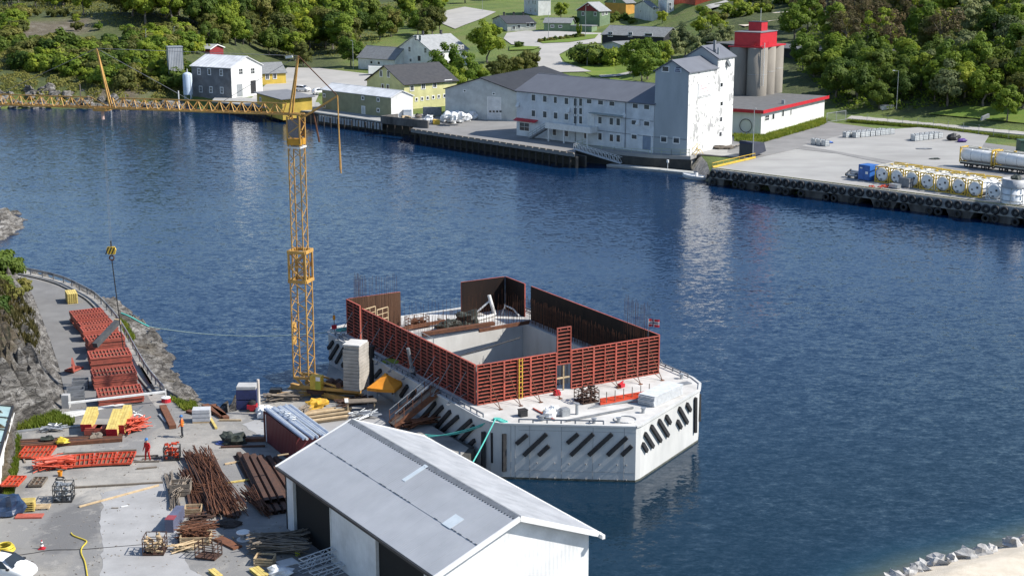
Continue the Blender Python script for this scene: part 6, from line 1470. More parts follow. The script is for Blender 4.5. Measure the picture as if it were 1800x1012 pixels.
def pallet(px, py, rz, label, n=1, group=None, mat=timber):
    T = thing('pallet', label, 'pallet', Y(px,py), rz, group)
    for q in range(n):
        z = .15*q
        for k in range(5): MB().bx(-.6,.6,-.4+.19*k-.06,-.4+.19*k+.06,z+.11,z+.135).build('board', mat, T)
        for x in (-.55,0,.55): MB().bx(x-.06,x+.06,-.4,.4,z+.02,z+.11).build('block', mat, T)
    return T
pallet(72,892,.1,'pale empty pallet beside the yellow pallet stack',1); pallet(46,896,.15,'stack of yellowish pallets beside the blue tarpaulin',5,mat=formy)
tag(MB().bx(-.9,.9,-.35,.35,.02,.12).build('red_sill', redform, loc=Y(52,908), rz=.05), 'red steel sill in front of the yellowish pallets', 'sill')
# hoses, cone, coil
def path(pts, z=.04): return [Y(px,py,z) for px, py in pts]
def smooth(P_, k=6):
    out = []
    for i in range(len(P_)-1):
        p0, p1, p2, p3 = P_[max(i-1,0)], P_[i], P_[i+1], P_[min(i+2,len(P_)-1)]
        for j in range(k): t = j/k; out.append(.5*((2*p1)+(p2-p0)*t+(2*p0-5*p1+4*p2-p3)*t*t+(3*p1-p0-3*p2+p3)*t**3))
    return out+[P_[-1]]
def hose(pts, r, mat, name, label, cat): return tag(MB().tube(smooth(path(pts, r)), r, 6).build(name, mat, smooth=True), label, cat)
hose([(125,936),(130,941),(148,948),(152,952),(144,962),(143,972),(150,990),(156,1030)], .05, hosey, 'yellow_hose', 'yellow hose snaking down the wet asphalt', 'hose')
hose([(15,977),(60,971),(90,966),(140,965),(180,962),(256,956)], .022, rubber, 'black_cable', 'black cable crossing the yard to the wire basket', 'cable'); hose([(292,958),(330,957),(352,962)], .03, rubber, 'short_cable', 'short black cable between the two baskets', 'cable')
T = thing('hose_coil', 'coil of yellow hose behind the white car', 'hose', Y(10,968))
for k in range(6): MB().torus((random.uniform(-.08,.08),random.uniform(-.08,.08),.06+.07*k), .62-.03*k, .05, (random.uniform(-.1,.1),random.uniform(-.1,.1),1), 26, 6).build('turn', hosey, T)
T = thing('traffic_cone', 'red and white traffic cone on the yard', 'cone', Y(74,964)); MB().bx(-.2,.2,-.2,.2,0,.05).build('base', redp, T)
for k, (z0, z1, c_) in enumerate(((.05,.2,redp),(.2,.33,framew),(.33,.42,blackst),(.42,.52,framew),(.52,.6,redp))): MB().cyl((0,0,z0),(0,0,z1),.15-.2*z0,.15-.2*z1,12).build('cone_band', c_, T)
# workers
def person(name, label, loc, rz, upper, lower, hat, arm=(0,0), stride=.1):
    J_ = [((0,0,.98),.135),((0,0,1.18),.13),((0,.01,1.38),.15),((0,.01,1.50),.065),((0,.03,1.60),.085),((0,.03,1.72),.09)]
    E_ = [(0,1),(1,2),(2,3),(3,4),(4,5)]
    def add(p, r, par): J_.append((p, r)); E_.append((par, len(J_)-1)); return len(J_)-1
    for s in (-1, 1):
        st = stride*s; k = add((.1*s,0,.90),.105,0); k = add((.12*s,st*.5+.03,.50),.075,k); k = add((.13*s,st,.10),.052,k); add((.14*s,st+.17,.05),.045,k)
        k = add((.20*s,0,1.42),.075,2); k = add((.27*s,-.03+.06*arm[s > 0],1.14),.055,k); k = add((.26*s,.10+.14*arm[s > 0],.92+.1*arm[s > 0]),.04,k); w_ = add((.26*s,.14+.16*arm[s > 0],.84+.1*arm[s > 0]),.035,k)
        b_ = Vector(J_[w_][0])
        for f in range(4): add(tuple(b_+Vector((.012*(f-1.5)*s,.025,-.075-.01*(f in (1,2))))),.010,w_)
        add(tuple(b_+Vector((-.04*s,.03,-.03))),.011,w_)
    me = bpy.data.meshes.new(name); me.from_pydata([j[0] for j in J_], E_, []); o = bpy.data.objects.new(name, me); col.objects.link(o)
    md = o.modifiers.new('skin', 'SKIN'); 
    for v, (_, r) in zip(me.skin_vertices[0].data, J_): v.radius = (r, r)
    me.skin_vertices[0].data[0].use_root = True
    o.modifiers.new('sub', 'SUBSURF').levels = 1; o.modifiers['sub'].render_levels = 1
    dg = bpy.context.evaluated_depsgraph_get(); me2 = bpy.data.meshes.new_from_object(o.evaluated_get(dg)); bpy.data.objects.remove(o)
    me2.materials.clear()
    for m_ in (upper, lower, skin, blackst): me2.materials.append(m_)
    for p in me2.polygons:
        c_ = p.center; z = c_.z; k = 0 if z > .93 else 1
        if z > 1.5: k = 2
        elif abs(c_.x) > .2 and .6 < z < (.87+.1*max(arm)): k = 2
        elif z < .13: k = 3
        p.material_index = k; p.use_smooth = True
    T = thing('person', label, 'person', loc, rz); b_ = mobj('body', me2, None, T)
    MB().lathe([(.135,1.70),(.13,1.76),(.10,1.82),(.04,1.85),(.01,1.853)],14,(0,.03,0)).cyl((0,.1,1.70),(0,.19,1.69),.07,.05,8).build('helmet', hat, T, smooth=True)
    for s in (-1,1): MB().blob((.03*s,.115,1.66),(.012,.008,.009),1,0,6,4).build('eye', blackst, b_)
    MB().blob((0,.125,1.63),(.014,.02,.02),1,0,6,4).build('nose', skin, b_); MB().bx(-.022,.022,.105,.112,1.588,1.595).build('mouth', redp, b_)
    return T
T = person('person', 'worker in red overalls and blue helmet beside the flat red panels', Y(260,810), R(150), redcloth, redcloth, bluehat, (.2,.2), .1)
T = person('person', 'worker in orange vest, dark trousers and blue helmet by the rusty beam', Y(321,768), R(95), orangecloth, darkcloth, bluehat, (.8,.6), .06)
for zz in (1.08, 1.24): MB().torus((0,0,zz), .175, .018, (0,0,1), 16, 4).build('reflective_band', hosey, T)
# baskets and rusty goods in the middle of the yard
basket('clamp_basket', 'dark basket of orange clamps beside the red worker', Y(303,806), .1, 1.15, 1.0, 1.0, blackst, redbright, seed=12, full=1.25)
basket('wood_basket', 'rusty mesh basket packed with timber offcuts on the concrete apron', Y(273,970), .02, 1.3, 1.2, 1.15, rustd, timber, seed=13, full=.95)
basket('open_basket', 'empty open steel basket beside the tangled rebar', Y(367,978), -.3, 1.35, 1.0, 1.0, rustd, None)
for k, (x0,y0,x1,y1,w,h,mt,lab) in enumerate(((286,714,304,750,.55,.3,rust,'rusty steel beam pointing at the orange-vested worker'),(360,712,394,732,.6,.25,rust,'rusty beam lying beside the grey parcel stack'),(374,712,398,735,.5,.25,rust,'second rusty beam beside the grey parcel stack'),(368,732,380,752,.2,.15,formy,'short yellow timber in front of the grey parcel stack'),(280,728,292,742,.2,.12,galv,'short grey bar beside the rusty beam'),(385,738,424,738,.15,.12,timber,'pale plank beyond the grey parcel stack'),(330,722,352,728,.4,.2,rust,'short rusty plate behind the grey parcel stack'),
      (427,772,468,771,.5,.25,rust,'rusty brown beam running into the dark red container'),(388,785,466,783,.2,.12,rustd,'long dark bar in front of the green tarpaulin'),(395,815,422,810,.16,.1,timber,'pale bearer under the brown sheet piles'),(400,848,440,842,.16,.1,formy,'yellowish bearer between the rebar and sheet piles'))):
    piece(x0,y0,x1,y1,w,h,mt,'beam',lab,'beam')
T = thing('parcel_stack', 'grey wrapped parcel stack on the yard beyond the workers', 'parcel', Y(355,740), .1); MB().bx(-.7,.7,-.5,.5,.14,1.1).build('parcel', M('grey_wrap', (.50,.51,.53), (.40,.41,.43), s=3, rough=.6), T); MB().bx(-.7,.7,-.5,.5,0,.12).build('pallet', timber, T)
for z in (.45,.8): MB().bx(-.71,.71,-.51,.51,z,z+.04).build('strap', steelg, T)
tag(MB().blob((0,0,.25),(1.0,.75,.62),71,.6,16,9,.4).build('green_tarp_heap', tarpg, loc=Y(410,778)), 'heap under a dull green tarpaulin at the beam end', 'tarpaulin'); tag(MB().blob((0,0,.05),(.5,.4,.15),72,.6,10,6,.3).build('blue_sheet', M('blue_sheet', (.06,.10,.30), rough=.6), loc=Y(391,780)), 'crumpled blue sheet beside the green tarpaulin', 'sheet')
# long rusty bars: big bundle
for k in range(16):
    t = k/15.; piece(330+t*48+random.uniform(-3,3), 797+t*6+random.uniform(-3,3), 372+t*48+random.uniform(-6,6), 900+t*6+random.uniform(-8,6), random.uniform(.12,.24), .16, rust if k % 3 else rustd, 'steel_bar', 'rusty steel bar in the long bundle on the yard', 'steel bar', 'long rusty bundle', random.uniform(0,.35))
bundle(345,800,402,905,70,1.1,.03,rust,'rebar_bundle','bundle of long thin rusty bars across the long bundle',layers=9,fan=.2,seed=21)
bundle(322,830,352,888,30,.5,.03,rust,'loose_rebar','loose thin rusty bars left of the long bundle',layers=4,seed=22)
for k in range(4): piece(322+k*7,826+k*2,342+k*9,925-k*6,.18,.16,rust if k % 2 else rustd,'steel_bar','rusty bar lying left of the long bundle','steel bar','short rusty bars',.0)
bundle(296,835,308,895,26,.35,.025,timbg,'thin_rods','thin grey rods lying at the edge of the concrete apron',layers=4,seed=23)
bundle(352,868,392,868,40,1.0,.025,rust,'bent_stirrups','tangled bent stirrups on the rusty bars','stirrups',layers=8,fan=.6,seed=24)
# sheet piles (u-shaped rusty sheets)
def sheetpile(x0, y0, x1, y1, label, z=0.0):
    p, q = Y(x0,y0,z), Y(x1,y1,z); d = q-p; L_ = d.length; m = MB()
    prof_ = [(-.42,.0),(-.22,.02),(-.14,.26),(.14,.26),(.22,.02),(.42,0),(.42,.03),(.24,.05),(.16,.29),(-.16,.29),(-.24,.05),(-.42,.03)]
    n = len(prof_); vs_ = [(0,a,b_) for a,b_ in prof_]+[(L_,a,b_) for a,b_ in prof_]
    m.add(vs_, [(i,(i+1) % n,n+(i+1) % n,n+i) for i in range(n)]); o = m.build('sheet_pile', rustd, loc=p, rz=math.atan2(d.y,d.x)); return tag(o, label, 'sheet pile', 'sheet piles beside the hangar')
for k in range(6): sheetpile(420+k*13,800+k*1.5,478+k*13,905-k*2,'dark rusty sheet pile in the row beside the hangar', .02)
for k in range(3): sheetpile(430+k*13,803+k*1.5,470+k*13,885-k*2,'dark rusty sheet pile stacked on the row beside the hangar', .32)
bundle(434,868,470,905,40,.55,.035,rust,'orange_rebar','sheaf of orange rusty rebar leaning on the sheet piles',layers=6,fan=-.3,seed=25)
piece(383,945,418,962,.7,.12,rust,'rusty_plate','rusty plate on pale bearers beside the white spool','plate'); piece(380,945,410,963,.1,.1,timber,'bearer','pale bearer beside the rusty plate','bearer')
tag(MB().blob((0,0,.1),(.9,.6,.2),81,.6,12,6,.3).build('soil_heap', M('dark_soil', (.05,.04,.035), rough=.95), loc=Y(402,922)), 'low dark soil heap at the end of the long bundle', 'heap')
T = thing('cable_spool', 'white round cable spool standing on the shaded ground', 'spool', Y(428,948)); MB().cyl((0,0,0),(0,0,.05),.45,n=18).build('flange', steelw, T); MB().cyl((0,0,.05),(0,0,.5),.2,n=12).build('core', galv, T); MB().cyl((0,0,.5),(0,0,.55),.45,n=18).build('flange', steelw, T)
T = thing('blue_steel_box', 'long narrow blue-grey steel box standing on the concrete apron', 'box', Y(298,936), 1.5); MB().bx(0,2.6,-.28,.28,0,.9).build('body', M('bluegrey_steel', (.12,.13,.20), rough=.5), T); MB().bx(.02,.8,-.3,.3,.88,.93).build('lid', M('maroon_lid', (.28,.05,.06), rough=.5), T)
crate(340,902,1.1,.9,.5,timber,'pale wooden box of rusty fittings by the blue steel box',.1); tag(MB().bx(-.4,.4,-.3,.3,.05,.35).build('fittings', rust, loc=Y(340,902)), 'rusty fittings filling the pale wooden box', 'fittings')
T = thing('brick_pack', 'small pack of red blocks beside the pale wooden box', 'blocks', Y(311,914), .1)
for k in range(6): MB().bx(-.28+.29*(k % 2),-.01+.29*(k % 2),-.2,.2,.02+.22*(k//2),.22+.22*(k//2)).build('block', M('red_block', (.26,.10,.07), rough=.85), T)
crate(318,868,1.4,1.1,.9,timbg,'weathered crate of rods beside the rusty bars',.1); bundle(310,878,326,858,30,.35,.03,timbg,'crate_rods','grey rods heaped in the weathered crate',layers=10,seed=31)
crate(345,952,1.9,1.2,.55,timber,'pale wooden tray heaped with tangled rebar',.05); bundle(322,945,368,945,90,.8,.03,rust,'rebar_tangle','tangle of rusty bent rebar in the pale tray',layers=10,fan=.5,seed=32)
bundle(330,920,365,915,14,.5,.05,rustd,'dark_offcuts','dark steel offcuts behind the rebar tray','offcuts',layers=4,fan=.5,seed=33)
bundle(305,968,345,962,22,.5,.05,timber,'timber_offcuts','pale timber offcuts beside the open basket','offcuts',layers=3,fan=.5,seed=34)
for k in range(60):
    px, py = random.uniform(300,430), random.uniform(820,965)
    if k % 3 == 0: piece(px,py,px+random.uniform(-12,12),py+random.uniform(-5,8),.08,.05,random.choice((timber,timbg,galv)),'offcut','small timber offcut strewn among the rusty bars','offcut','strewn offcuts')
# shaded corner in front of the hangar doors
bundle(445,968,535,965,70,1.1,.045,timbg,'dark_debris','pile of dark timber debris in the hangar shadow','debris',layers=7,fan=.4,seed=41)
for k,(px,py) in enumerate(((470,962),(492,952),(521,958),(505,968),(450,966))): tag(MB().blob((0,0,.3),(.14,.12,.12),90+k,.4,8,6).build('white_scrap', steelw, loc=Y(px,py)), 'small white scrap on the dark debris pile', 'scrap', 'white scraps')
crate(466,990,1.2,.9,.5,timber,'wooden box in the hangar shadow',-.1); tag(MB().bx(-.45,.45,-.3,.3,.05,.42).build('dark_fill', blackst, loc=Y(466,990), rz=-.1), 'dark rubbish filling the wooden box in the shadow', 'rubbish')
piece(490,992,520,984,1.0,.05,steelw,'white_sheet','white flat sheet lying in the hangar shadow','sheet'); tag(MB().blob((0,0,.2),(.8,.5,.35),95,.5,12,7,.3).build('white_bundle', bagm, loc=Y(492,1010)), 'white wrapped bundle below the flat sheet', 'bundle')
tag(MB().lathe([(.16,0),(.2,.4),(.01,.4)],12).build('lime_bucket', M('lime', (.45,.5,.04), rough=.5), loc=Y(523,975)), 'lime yellow bucket beside the dark debris', 'bucket')
def truss(x0, y0, x1, y1, z, label):
    p, q = Y(x0,y0,z), Y(x1,y1,z); d = q-p; L_ = d.length; T = thing('aluminium_truss', label, 'truss', p, math.atan2(d.y,d.x), 'trusses by the hangar door'); m = MB()
    for y in (-.25,.25):
        for zz in (.04,.54): m.cyl((0,y,zz),(L_,y,zz),.04,n=6)
    m.build('chords', aluf, T); m = MB(); n = int(L_/.5)
    for k in range(n):
        a, c_ = L_*k/n, L_*(k+1)/n
        for y in (-.25,.25): m.beam((a,y,.04),(c_,y,.54) ,.03) if k % 2 else m.beam((a,y,.54),(c_,y,.04),.03)
        for zz in (.04,.54): m.beam((a,-.25,zz),(a,.25,zz),.03)
    tag(m.build('lacing', aluf, T), kind='stuff')
truss(528,1006,590,984,0,'aluminium lattice truss at the bottom by the hangar door'); truss(530,998,588,977,.55,'aluminium lattice truss on top of the lower one'); truss(548,1022,612,1000,0,'aluminium lattice truss nearest the hangar wall')
beampack(458,1008,3,1,1.5,.6,'three yellow beams lying in front of the hangar shadow',red=False); beampack(382,1010,2,1,1.3,.6,'two yellow beams at the edge of the hangar shadow',red=False)
bundle(455,890,500,886,9,.6,.06,rubber,'black_hoses','black hoses on the shaded concrete by the hangar corner','hoses',layers=1,fan=.3,seed=45)
# dark red container with aluminium poles
e0, e1 = Y(466,775), Y(512,812); T = thing('red_container', 'dark red site container loaded with blue-grey poles', 'container', e0, pdir(e0, e1)); ln = (e1-e0).length+1.2
cw = corr('maroon_sheet', (.13,.022,.028), axis='X', pitch=.3, depth=.04, rough=.6)
MB().bx(0,ln,0,2.4,.05,2.4).build('body', cw, T)
for x in (0, ln): MB().bx(x-.05,x+.05,-.05,.06,0,2.46).build('corner_post', M('maroon_frame', (.10,.018,.02), rough=.6), T)
MB().bx(-.03,-.005,.3,.5,.3,2.2).build('door_bar', galv, T); MB().bx(.3,.45,-.03,-.005,.1,2.3).build('white_strip', steelw, T)
for k in range(14):
    o = MB().cyl((-.2,0,0),(ln+1.2,0,0),.1,n=8).build('scaffold_pole', aluf if k % 3 else M('bluegrey_pole', (.20,.25,.36), rough=.45), loc=T.matrix_world @ Vector((0,0,0)))
    loc = Matrix.Translation(e0) @ Matrix.Rotation(pdir(e0,e1),4,'Z') @ Vector((random.uniform(-.2,.2), .15+.165*k, 2.53)); o.location = loc; o.rotation_euler = (0,0,pdir(e0,e1)+random.uniform(-.02,.02)); tag(o, 'blue-grey aluminium pole lying on the dark red container', 'pole', 'poles on the red container')
for k in range(5):
    loc = Matrix.Translation(e0) @ Matrix.Rotation(pdir(e0,e1),4,'Z') @ Vector((1.5+.5*k, 1.0+.2*(k % 2), 2.72)); tag(MB().torus((0,0,0),.24,.05,(.3,.1,1),14,5).build('wire_coil', aluf, loc=loc), 'loop of grey cable on the poles of the red container', 'cable loop', 'cable loops')
beamthing('short_plank', 'short pale plank sticking out of the red container top', 'plank', Y(488,800,2.3), Y(507,797,2.3), .12, .06, timber)
# pale timber by the crane
for k in range(9): piece(522+k*1.5,746-k*2.2,610+k*1.0,735-k*2.4,.24,.12,timber,'plank','pale plank in the timber stack before the crane','plank','planks before the crane',.14*(k % 3))
for k in range(6): piece(505,735-k*1.5,590,722-k*1.2,.18,.1,timber,'long_plank','long pale plank behind the timber stack','plank','long planks before the crane',.05*(k % 2))
T = tag(MB().blob((0,0,.2),(.95,.6,.55),101,.6,14,8,.3).build('yellow_tarp_heap', M('yellow_canvas', (.62,.36,.03), (.42,.24,.03), s=2, rough=.7), loc=Y(557,716), rz=.6), 'crumpled yellow canvas in front of the crane base', 'canvas')
bundle(528,728,552,712,16,.35,.05,timbg,'striped_poles','dark striped poles beside the yellow canvas','poles',layers=3,seed=51)
T = thing('trestle_table', 'rough trestle table between the planks and the gazebo', 'table', Y(635,722), .15); MB().bx(-1.3,1.3,-.5,.5,.85,.93).build('top', timbg, T)
for x in (-1.1,1.1):
    for y in (-.4,.4): MB().bx(x-.05,x+.05,y-.05,y+.05,0,.85).build('leg', timber, T)
MB().bx(-1.35,-1.05,-.52,.52,.94,1.0).build('board', steelw, T)
bundle(600,712,650,706,26,.7,.05,rustd,'steel_offcuts','dark steel offcuts at the crane outrigger','offcuts',layers=3,fan=.4,seed=52); bundle(470,704,520,700,30,.8,.06,timbg,'debris_by_quay','timber and pipe debris on the quay edge','debris',layers=4,fan=.4,seed=53); bundle(625,735,655,730,22,.8,.05,galv,'grey_debris','grey rubbish behind the hangar ridge','debris',layers=4,fan=.5,seed=54)
bundle(712,752,762,742,26,.6,.06,rust,'pipe_bundle','loose rusty pipes on the quay beside the caisson','pipes',layers=4,fan=.3,seed=55)
tag(MB().bx(-.5,.5,-.4,.4,0,.7).bx(-.45,.45,-.35,.35,.7,.8).build('dark_generator', blackst, loc=Y(485,698)), 'dark generator box at the quay edge', 'generator')
T = thing('blue_skip', 'stack of dark blue steel boxes at the quay edge', 'steel box', Y(436,716), .02)
for k in range(2): MB().bx(-.85,.85,-.7,.7,.06+.86*k,.84+.86*k).build('box', navyp, T)
MB().bx(-.8,.8,-.65,.65,1.75,2.0).build('load', concrete, T)
T = thing('red_compressor', 'small red machine beside the dark blue boxes', 'machine', Y(444,722)); MB().bx(-.4,.4,-.35,.35,.12,.6).build('tank', redp, T); MB().lathe([(.33,.6),(.3,.85),(.1,.95),(.01,.95)],12).build('motor', blackst, T)
for sx in (-.3,.3): MB().cyl((sx,-.36,.14),(sx,-.3,.14),.14,n=10).build('wheel', rubber, T)
T = tag(MB().cyl((0,0,0),(0,0,3.0),.11,n=10).build('white_post', M('pale_wood_post', (.68,.60,.52), rough=.7), loc=Y(456,728)), 'tall pale post standing on the quay by the blue boxes', 'post')
for k,(px,py) in enumerate(((460,730),(468,728),(464,736))): tag(MB().blob((0,0,.35),(.5,.45,.45),111+k,.5,12,8,.5).build('white_sack', bagm, loc=Y(px,py)), 'white crumpled sack at the foot of the pale post', 'sack', 'sacks by the pale post')
tag(MB().blob((0,0,.4),(.45,.4,.45),118,.3,12,8,.5).build('lime_white_sack', M('lime_white', (.62,.66,.45), (.25,.35,.45), s=2, rough=.8), loc=Y(482,741)), 'lime and blue striped sack beside the red container', 'sack')
# gazebo
gp = Y(678,710); T = thing('gazebo', 'orange pop-up gazebo on the quay beside the caisson', 'gazebo', gp, -.25); s_ = 1.15
for x in (-s_, s_):
    for y in (-s_, s_): MB().cyl((x,y,0),(x,y,1.65),.035,n=6).build('leg', galv, T)
cs = [(-s_*1.05,-s_*1.05),(s_*1.05,-s_*1.05),(s_*1.05,s_*1.05),(-s_*1.05,s_*1.05)]; m = MB()
for i in range(4):
    a, c_ = Vector((*cs[i],1.72)), Vector((*cs[(i+1) % 4],1.72)); n = 6; ap_ = Vector((0,0,2.75)); prev = None
    for r_ in range(n+1):
        t = r_/n; row = []
        for j in range(n+1):
            q = (a+(c_-a)*(j/n))*(1-t)+ap_*t; q.z -= .05*math.sin(math.pi*j/n)*(1-t)+.1*math.sin(math.pi*t); row.append(q)
        if prev:
            for j in range(n): m.add([prev[j],prev[j+1],row[j+1],row[j]], [(0,1,2,3)])
        else:
            for j in range(n): m.add([row[j]-Vector((0,0,.26)),row[j+1]-Vector((0,0,.26)),row[j+1],row[j]], [(0,1,2,3)])
        prev = row
m.build('canopy', tarpo, T)
# gangway from the quay up to the caisson deck
ga, gb = Y(690,748,.2), C(-1.2,4.6,CZ+.25); gv = gb-ga
T = thing('gangway', 'rusty steel gangway with railings from quay to caisson deck', 'gangway', ga, math.atan2(gv.y, gv.x)); gl = math.hypot(gv.x, gv.y); gh = gv.z
MB().beam((0,-.55,0),(gl,-.55,gh),.12,.5).build('side_beam', rust, T); MB().beam((0,.55,0),(gl,.55,gh),.12,.5).build('side_beam', rustd, T); MB().beam((0,0,.1),(gl,0,gh+.1),.95,.06).build('walkway', timbg, T)
for y in (-.55,.55):
    MB().beam((0,y,1.2),(gl,y,gh+1.2),.045).build('handrail', galv, T); MB().beam((0,y,.7),(gl,y,gh+.7),.035).build('mid_rail', rust, T)
    for k in range(6): t = k/5.; MB().beam((gl*t,y,gh*t),(gl*t,y,gh*t+1.2),.04).build('stanchion', rust, T)
# black spud tubes beside the caisson
T = tag(MB().cyl((0,0,-.5),(0,0,3.4),.26,n=12).cyl((0,0,3.4),(0,0,3.55),.34,n=12).build('mooring_tube', blackst, loc=Y(654,676)), 'thick upright black steel tube behind the counterweight', 'tube')
zt_ = 4.6; p0, p1 = Y(737,706), W(717,612,YZ+5.0); T = thing('leaning_tube', 'dark steel tube leaning against the caisson side', 'tube', p0); dv = p1-p0
MB().cyl((0,0,0), dv*.62, .2, n=10).build('lower_tube', blackst, T); MB().cyl(dv*.62, dv, .15, n=10).build('upper_tube', steelg, T); MB().cyl(dv*.58, dv*.64, .26, n=10).build('collar', galv, T)
# mooring lines
def sag(p, q, s_, n=14): return [p+(q-p)*(i/n)-Vector((0,0,s_*4*(i/n)*(1-i/n))) for i in range(n+1)]
bow = C(-.7,-4.2,CZ+.2)
tag(MB().tube(sag(bow, Y(742,768,.3), .3), .05, 5).build('mooring_rope', ropet), 'teal mooring rope from the caisson bow to the quay behind the hangar', 'rope'); tag(MB().tube(sag(bow, Y(742,768,.3)+Vector((.2,.6,0)), .5), .05, 5).build('mooring_rope', ropet), 'second teal rope beside the one to the quay', 'rope')
tag(MB().tube(sag(bow, H0+hn*(hw-1.0)+hd*4+Vector((0,0,.4)), .4), .055, 5).build('mooring_rope', ropet), 'teal mooring rope running steeply from the bow to the hangar side', 'rope')
far = W(262,574,1.0); tag(MB().tube(sag(C(-.8,25.8,CZ+.2), far, .7, 24), .05, 5).build('mooring_rope', M('pale_rope', (.42,.55,.50), rough=.8)), 'long pale mooring line from the stern to the rocky bank', 'rope')
tag(MB().tube(smooth([far, far+Vector((-1.0,.3,.4)), far+Vector((-2.2,.8,.9)), far+Vector((-3.2,1.4,1.1))]), .09, 5).build('shore_rope', ropet), 'teal rope end lying on the rocky bank', 'rope')
T = thing('rope_coil', 'coil of teal rope on the caisson bow corner', 'rope', C(-.4,-4.0,CZ))
for k in range(4): MB().torus((.15*k,-.2*k,.08), .3, .06, (.1,.1,1), 14, 5).build('turn', ropet, T)
T = thing('rope_coil', 'coil of teal rope at the stern corner of the caisson', 'rope', C(0,26.4,CZ))
for k in range(3): MB().torus((.2*k,.3*k,.08), .35, .06, (.1,.1,1), 14, 5).build('turn', ropet, T)
# guard rail along the road
gpts = [Y(*p) for p in [(38,480),(75,487),(112,497),(140,510),(167,525),(188,545),(205,565),(220,588),(234,613),(246,635),(260,658),(274,676),(288,692)]]
T = thing('guard_rail', 'grey steel guard rail along the outer edge of the road', 'guard rail', gpts[0]); sp_ = smooth(gpts, 4)
for k in range(0, len(sp_), 2): p = sp_[k]-gpts[0]; MB().bx(p.x-.06,p.x+.06,p.y-.06,p.y+.06,0,.75).build('post', steelg, T)
for k in range(len(sp_)-1):
    p, q = sp_[k]-gpts[0], sp_[k+1]-gpts[0]; MB().beam(p+Vector((0,0,.62)), q+Vector((0,0,.62)), .06, .32).build('rail', galv if k % 5 else steelg, T)
m = MB().tube([p+Vector((-.9,-.5,.08)) for p in sp_], .07, 5); tag(m.build('roadside_pipe', blackst), 'black pipe lying along the inside of the guard rail', 'pipe')
for k in range(3): piece(245+k*3,640+k*6,262+k*4,668+k*7,.2,.12,timbg,'grey_board','grey board lying between road and guard rail','board','boards by the guard rail')
# building at the left edge with a glazed roof
a0, a1 = Y(24,771), Y(-40,1010); dl = (a1-a0); T = thing('glass_roof_shed', 'white walled shed with dark framed glass roof at the yard edge', 'shed', a0, math.atan2(dl.y, dl.x)); Ls = dl.length
MB().bx(0,Ls,-5.5,0,0,2.5).build('wall', wlow, T)
NP = 9
for k in range(NP):
    x0 = Ls*k/NP; o = MB().add([(x0+.06,-5.4,3.6),(x0+Ls/NP-.06,-5.4,3.6),(x0+Ls/NP-.06,.1,2.62),(x0+.06,.1,2.62)], [(0,1,2,3)]).build('pane', M('pale_green_glass', (.35,.48,.46), rough=.15, spec=.6), T); MB().beam((x0,.15,2.62),(x0,-5.4,3.62),.1,.14).build('glazing_bar', blackst, T)
MB().beam((-.05,.12,2.58),(Ls,.12,2.58),.18,.2).build('gutter', blackst, T); MB().beam((0,.2,2.1),(Ls,.2,2.1),.05,.1).build('rail', steelw, T)
# white car, nose to the right
def car(name, label, loc, rz, paint, L_=4.2, group=None):
    T = thing(name, label, 'car', loc, rz, group); hw_ = .87
    st = [(-2.05,.45,.75,.78,.66),(-1.95,.28,.98,1.0,.78),(-1.45,.22,1.02,1.54,.86),(-.6,.2,1.0,1.62,.88),(.45,.2,.98,1.56,.88),(1.25,.2,.96,1.03,.87),(1.68,.22,.88,.90,.83),(1.9,.3,.74,.75,.74),(2.08,.42,.62,.63,.58)]
    k_ = L_/4.2; vs_ = []; fs = []
    for x, zl, zb_, zt2, w_ in st:
        tw2 = w_*(.72 if zt2-zb_ > .2 else .9)
        vs_ += [(x*k_,-w_*.9,zl),(x*k_,-w_,(zl+zb_)/2),(x*k_,-w_*.97,zb_),(x*k_,-tw2,zt2),(x*k_,0,zt2+.03),(x*k_,tw2,zt2),(x*k_,w_*.97,zb_),(x*k_,w_,(zl+zb_)/2),(x*k_,w_*.9,zl)]
    n = 9
    for i in range(len(st)-1):
        for j in range(n-1): fs.append((i*n+j,i*n+j+1,(i+1)*n+j+1,(i+1)*n+j))
        fs.append((i*n+n-1,i*n,(i+1)*n,(i+1)*n+n-1))
    fs += [tuple(range(n-1,-1,-1)), tuple(range((len(st)-1)*n,len(st)*n))]
    bo = MB().add(vs_, fs).build('body', paint, T, smooth=True)
    md = bo.modifiers.new('sub', 'SUBSURF'); md.levels = md.render_levels = 1
    def quad(nm, p, mt, off=.012, th=.01): return MB().add(p, [(0,1,2,3)]).build(nm, mt, T)
    quad('windscreen', [(1.17*k_,-.72,1.10),(1.17*k_,.72,1.10),(.56*k_,.58,1.55),(.56*k_,-.58,1.55)], glass)
    quad('rear_window', [(-1.86*k_,.62,1.07),(-1.86*k_,-.62,1.07),(-1.5*k_,-.55,1.40),(-1.5*k_,.55,1.40)], glass)
    for s in (-1, 1):
        quad('side_window', [(-.5*k_,s*.865,1.05),(.98*k_,s*.86,1.05),(.46*k_,s*.71,1.48),(-.5*k_,s*.72,1.53)], glass); quad('side_window', [(-1.4*k_,s*.85,1.07),(-.58*k_,s*.865,1.05),(-.58*k_,s*.72,1.53),(-1.3*k_,s*.71,1.46)], glass)
        MB().bx(.85*k_,1.02*k_,s*.86-.01 if s > 0 else -.98,s*.86+.12 if s > 0 else -.85,1.0,1.12).build('mirror', blackst, T)
        MB().blob((1.78*k_,s*.58,.68),(.2,.16,.09),1,0,8,6).build('headlight', glass, T); MB().blob((-1.98*k_,s*.6,.85),(.06,.12,.12),1,0,8,6).build('tail_light', redp, T)
        for x in (-1.28,1.3): o = MB().torus((x*k_,s*.80,.31),.22,.1,(0,1,0),16,6).build('wheel', rubber, T); MB().cyl((x*k_,s*.78,.31),(x*k_,s*.885,.31),.17,n=12).build('rim', galv, o)
    return T
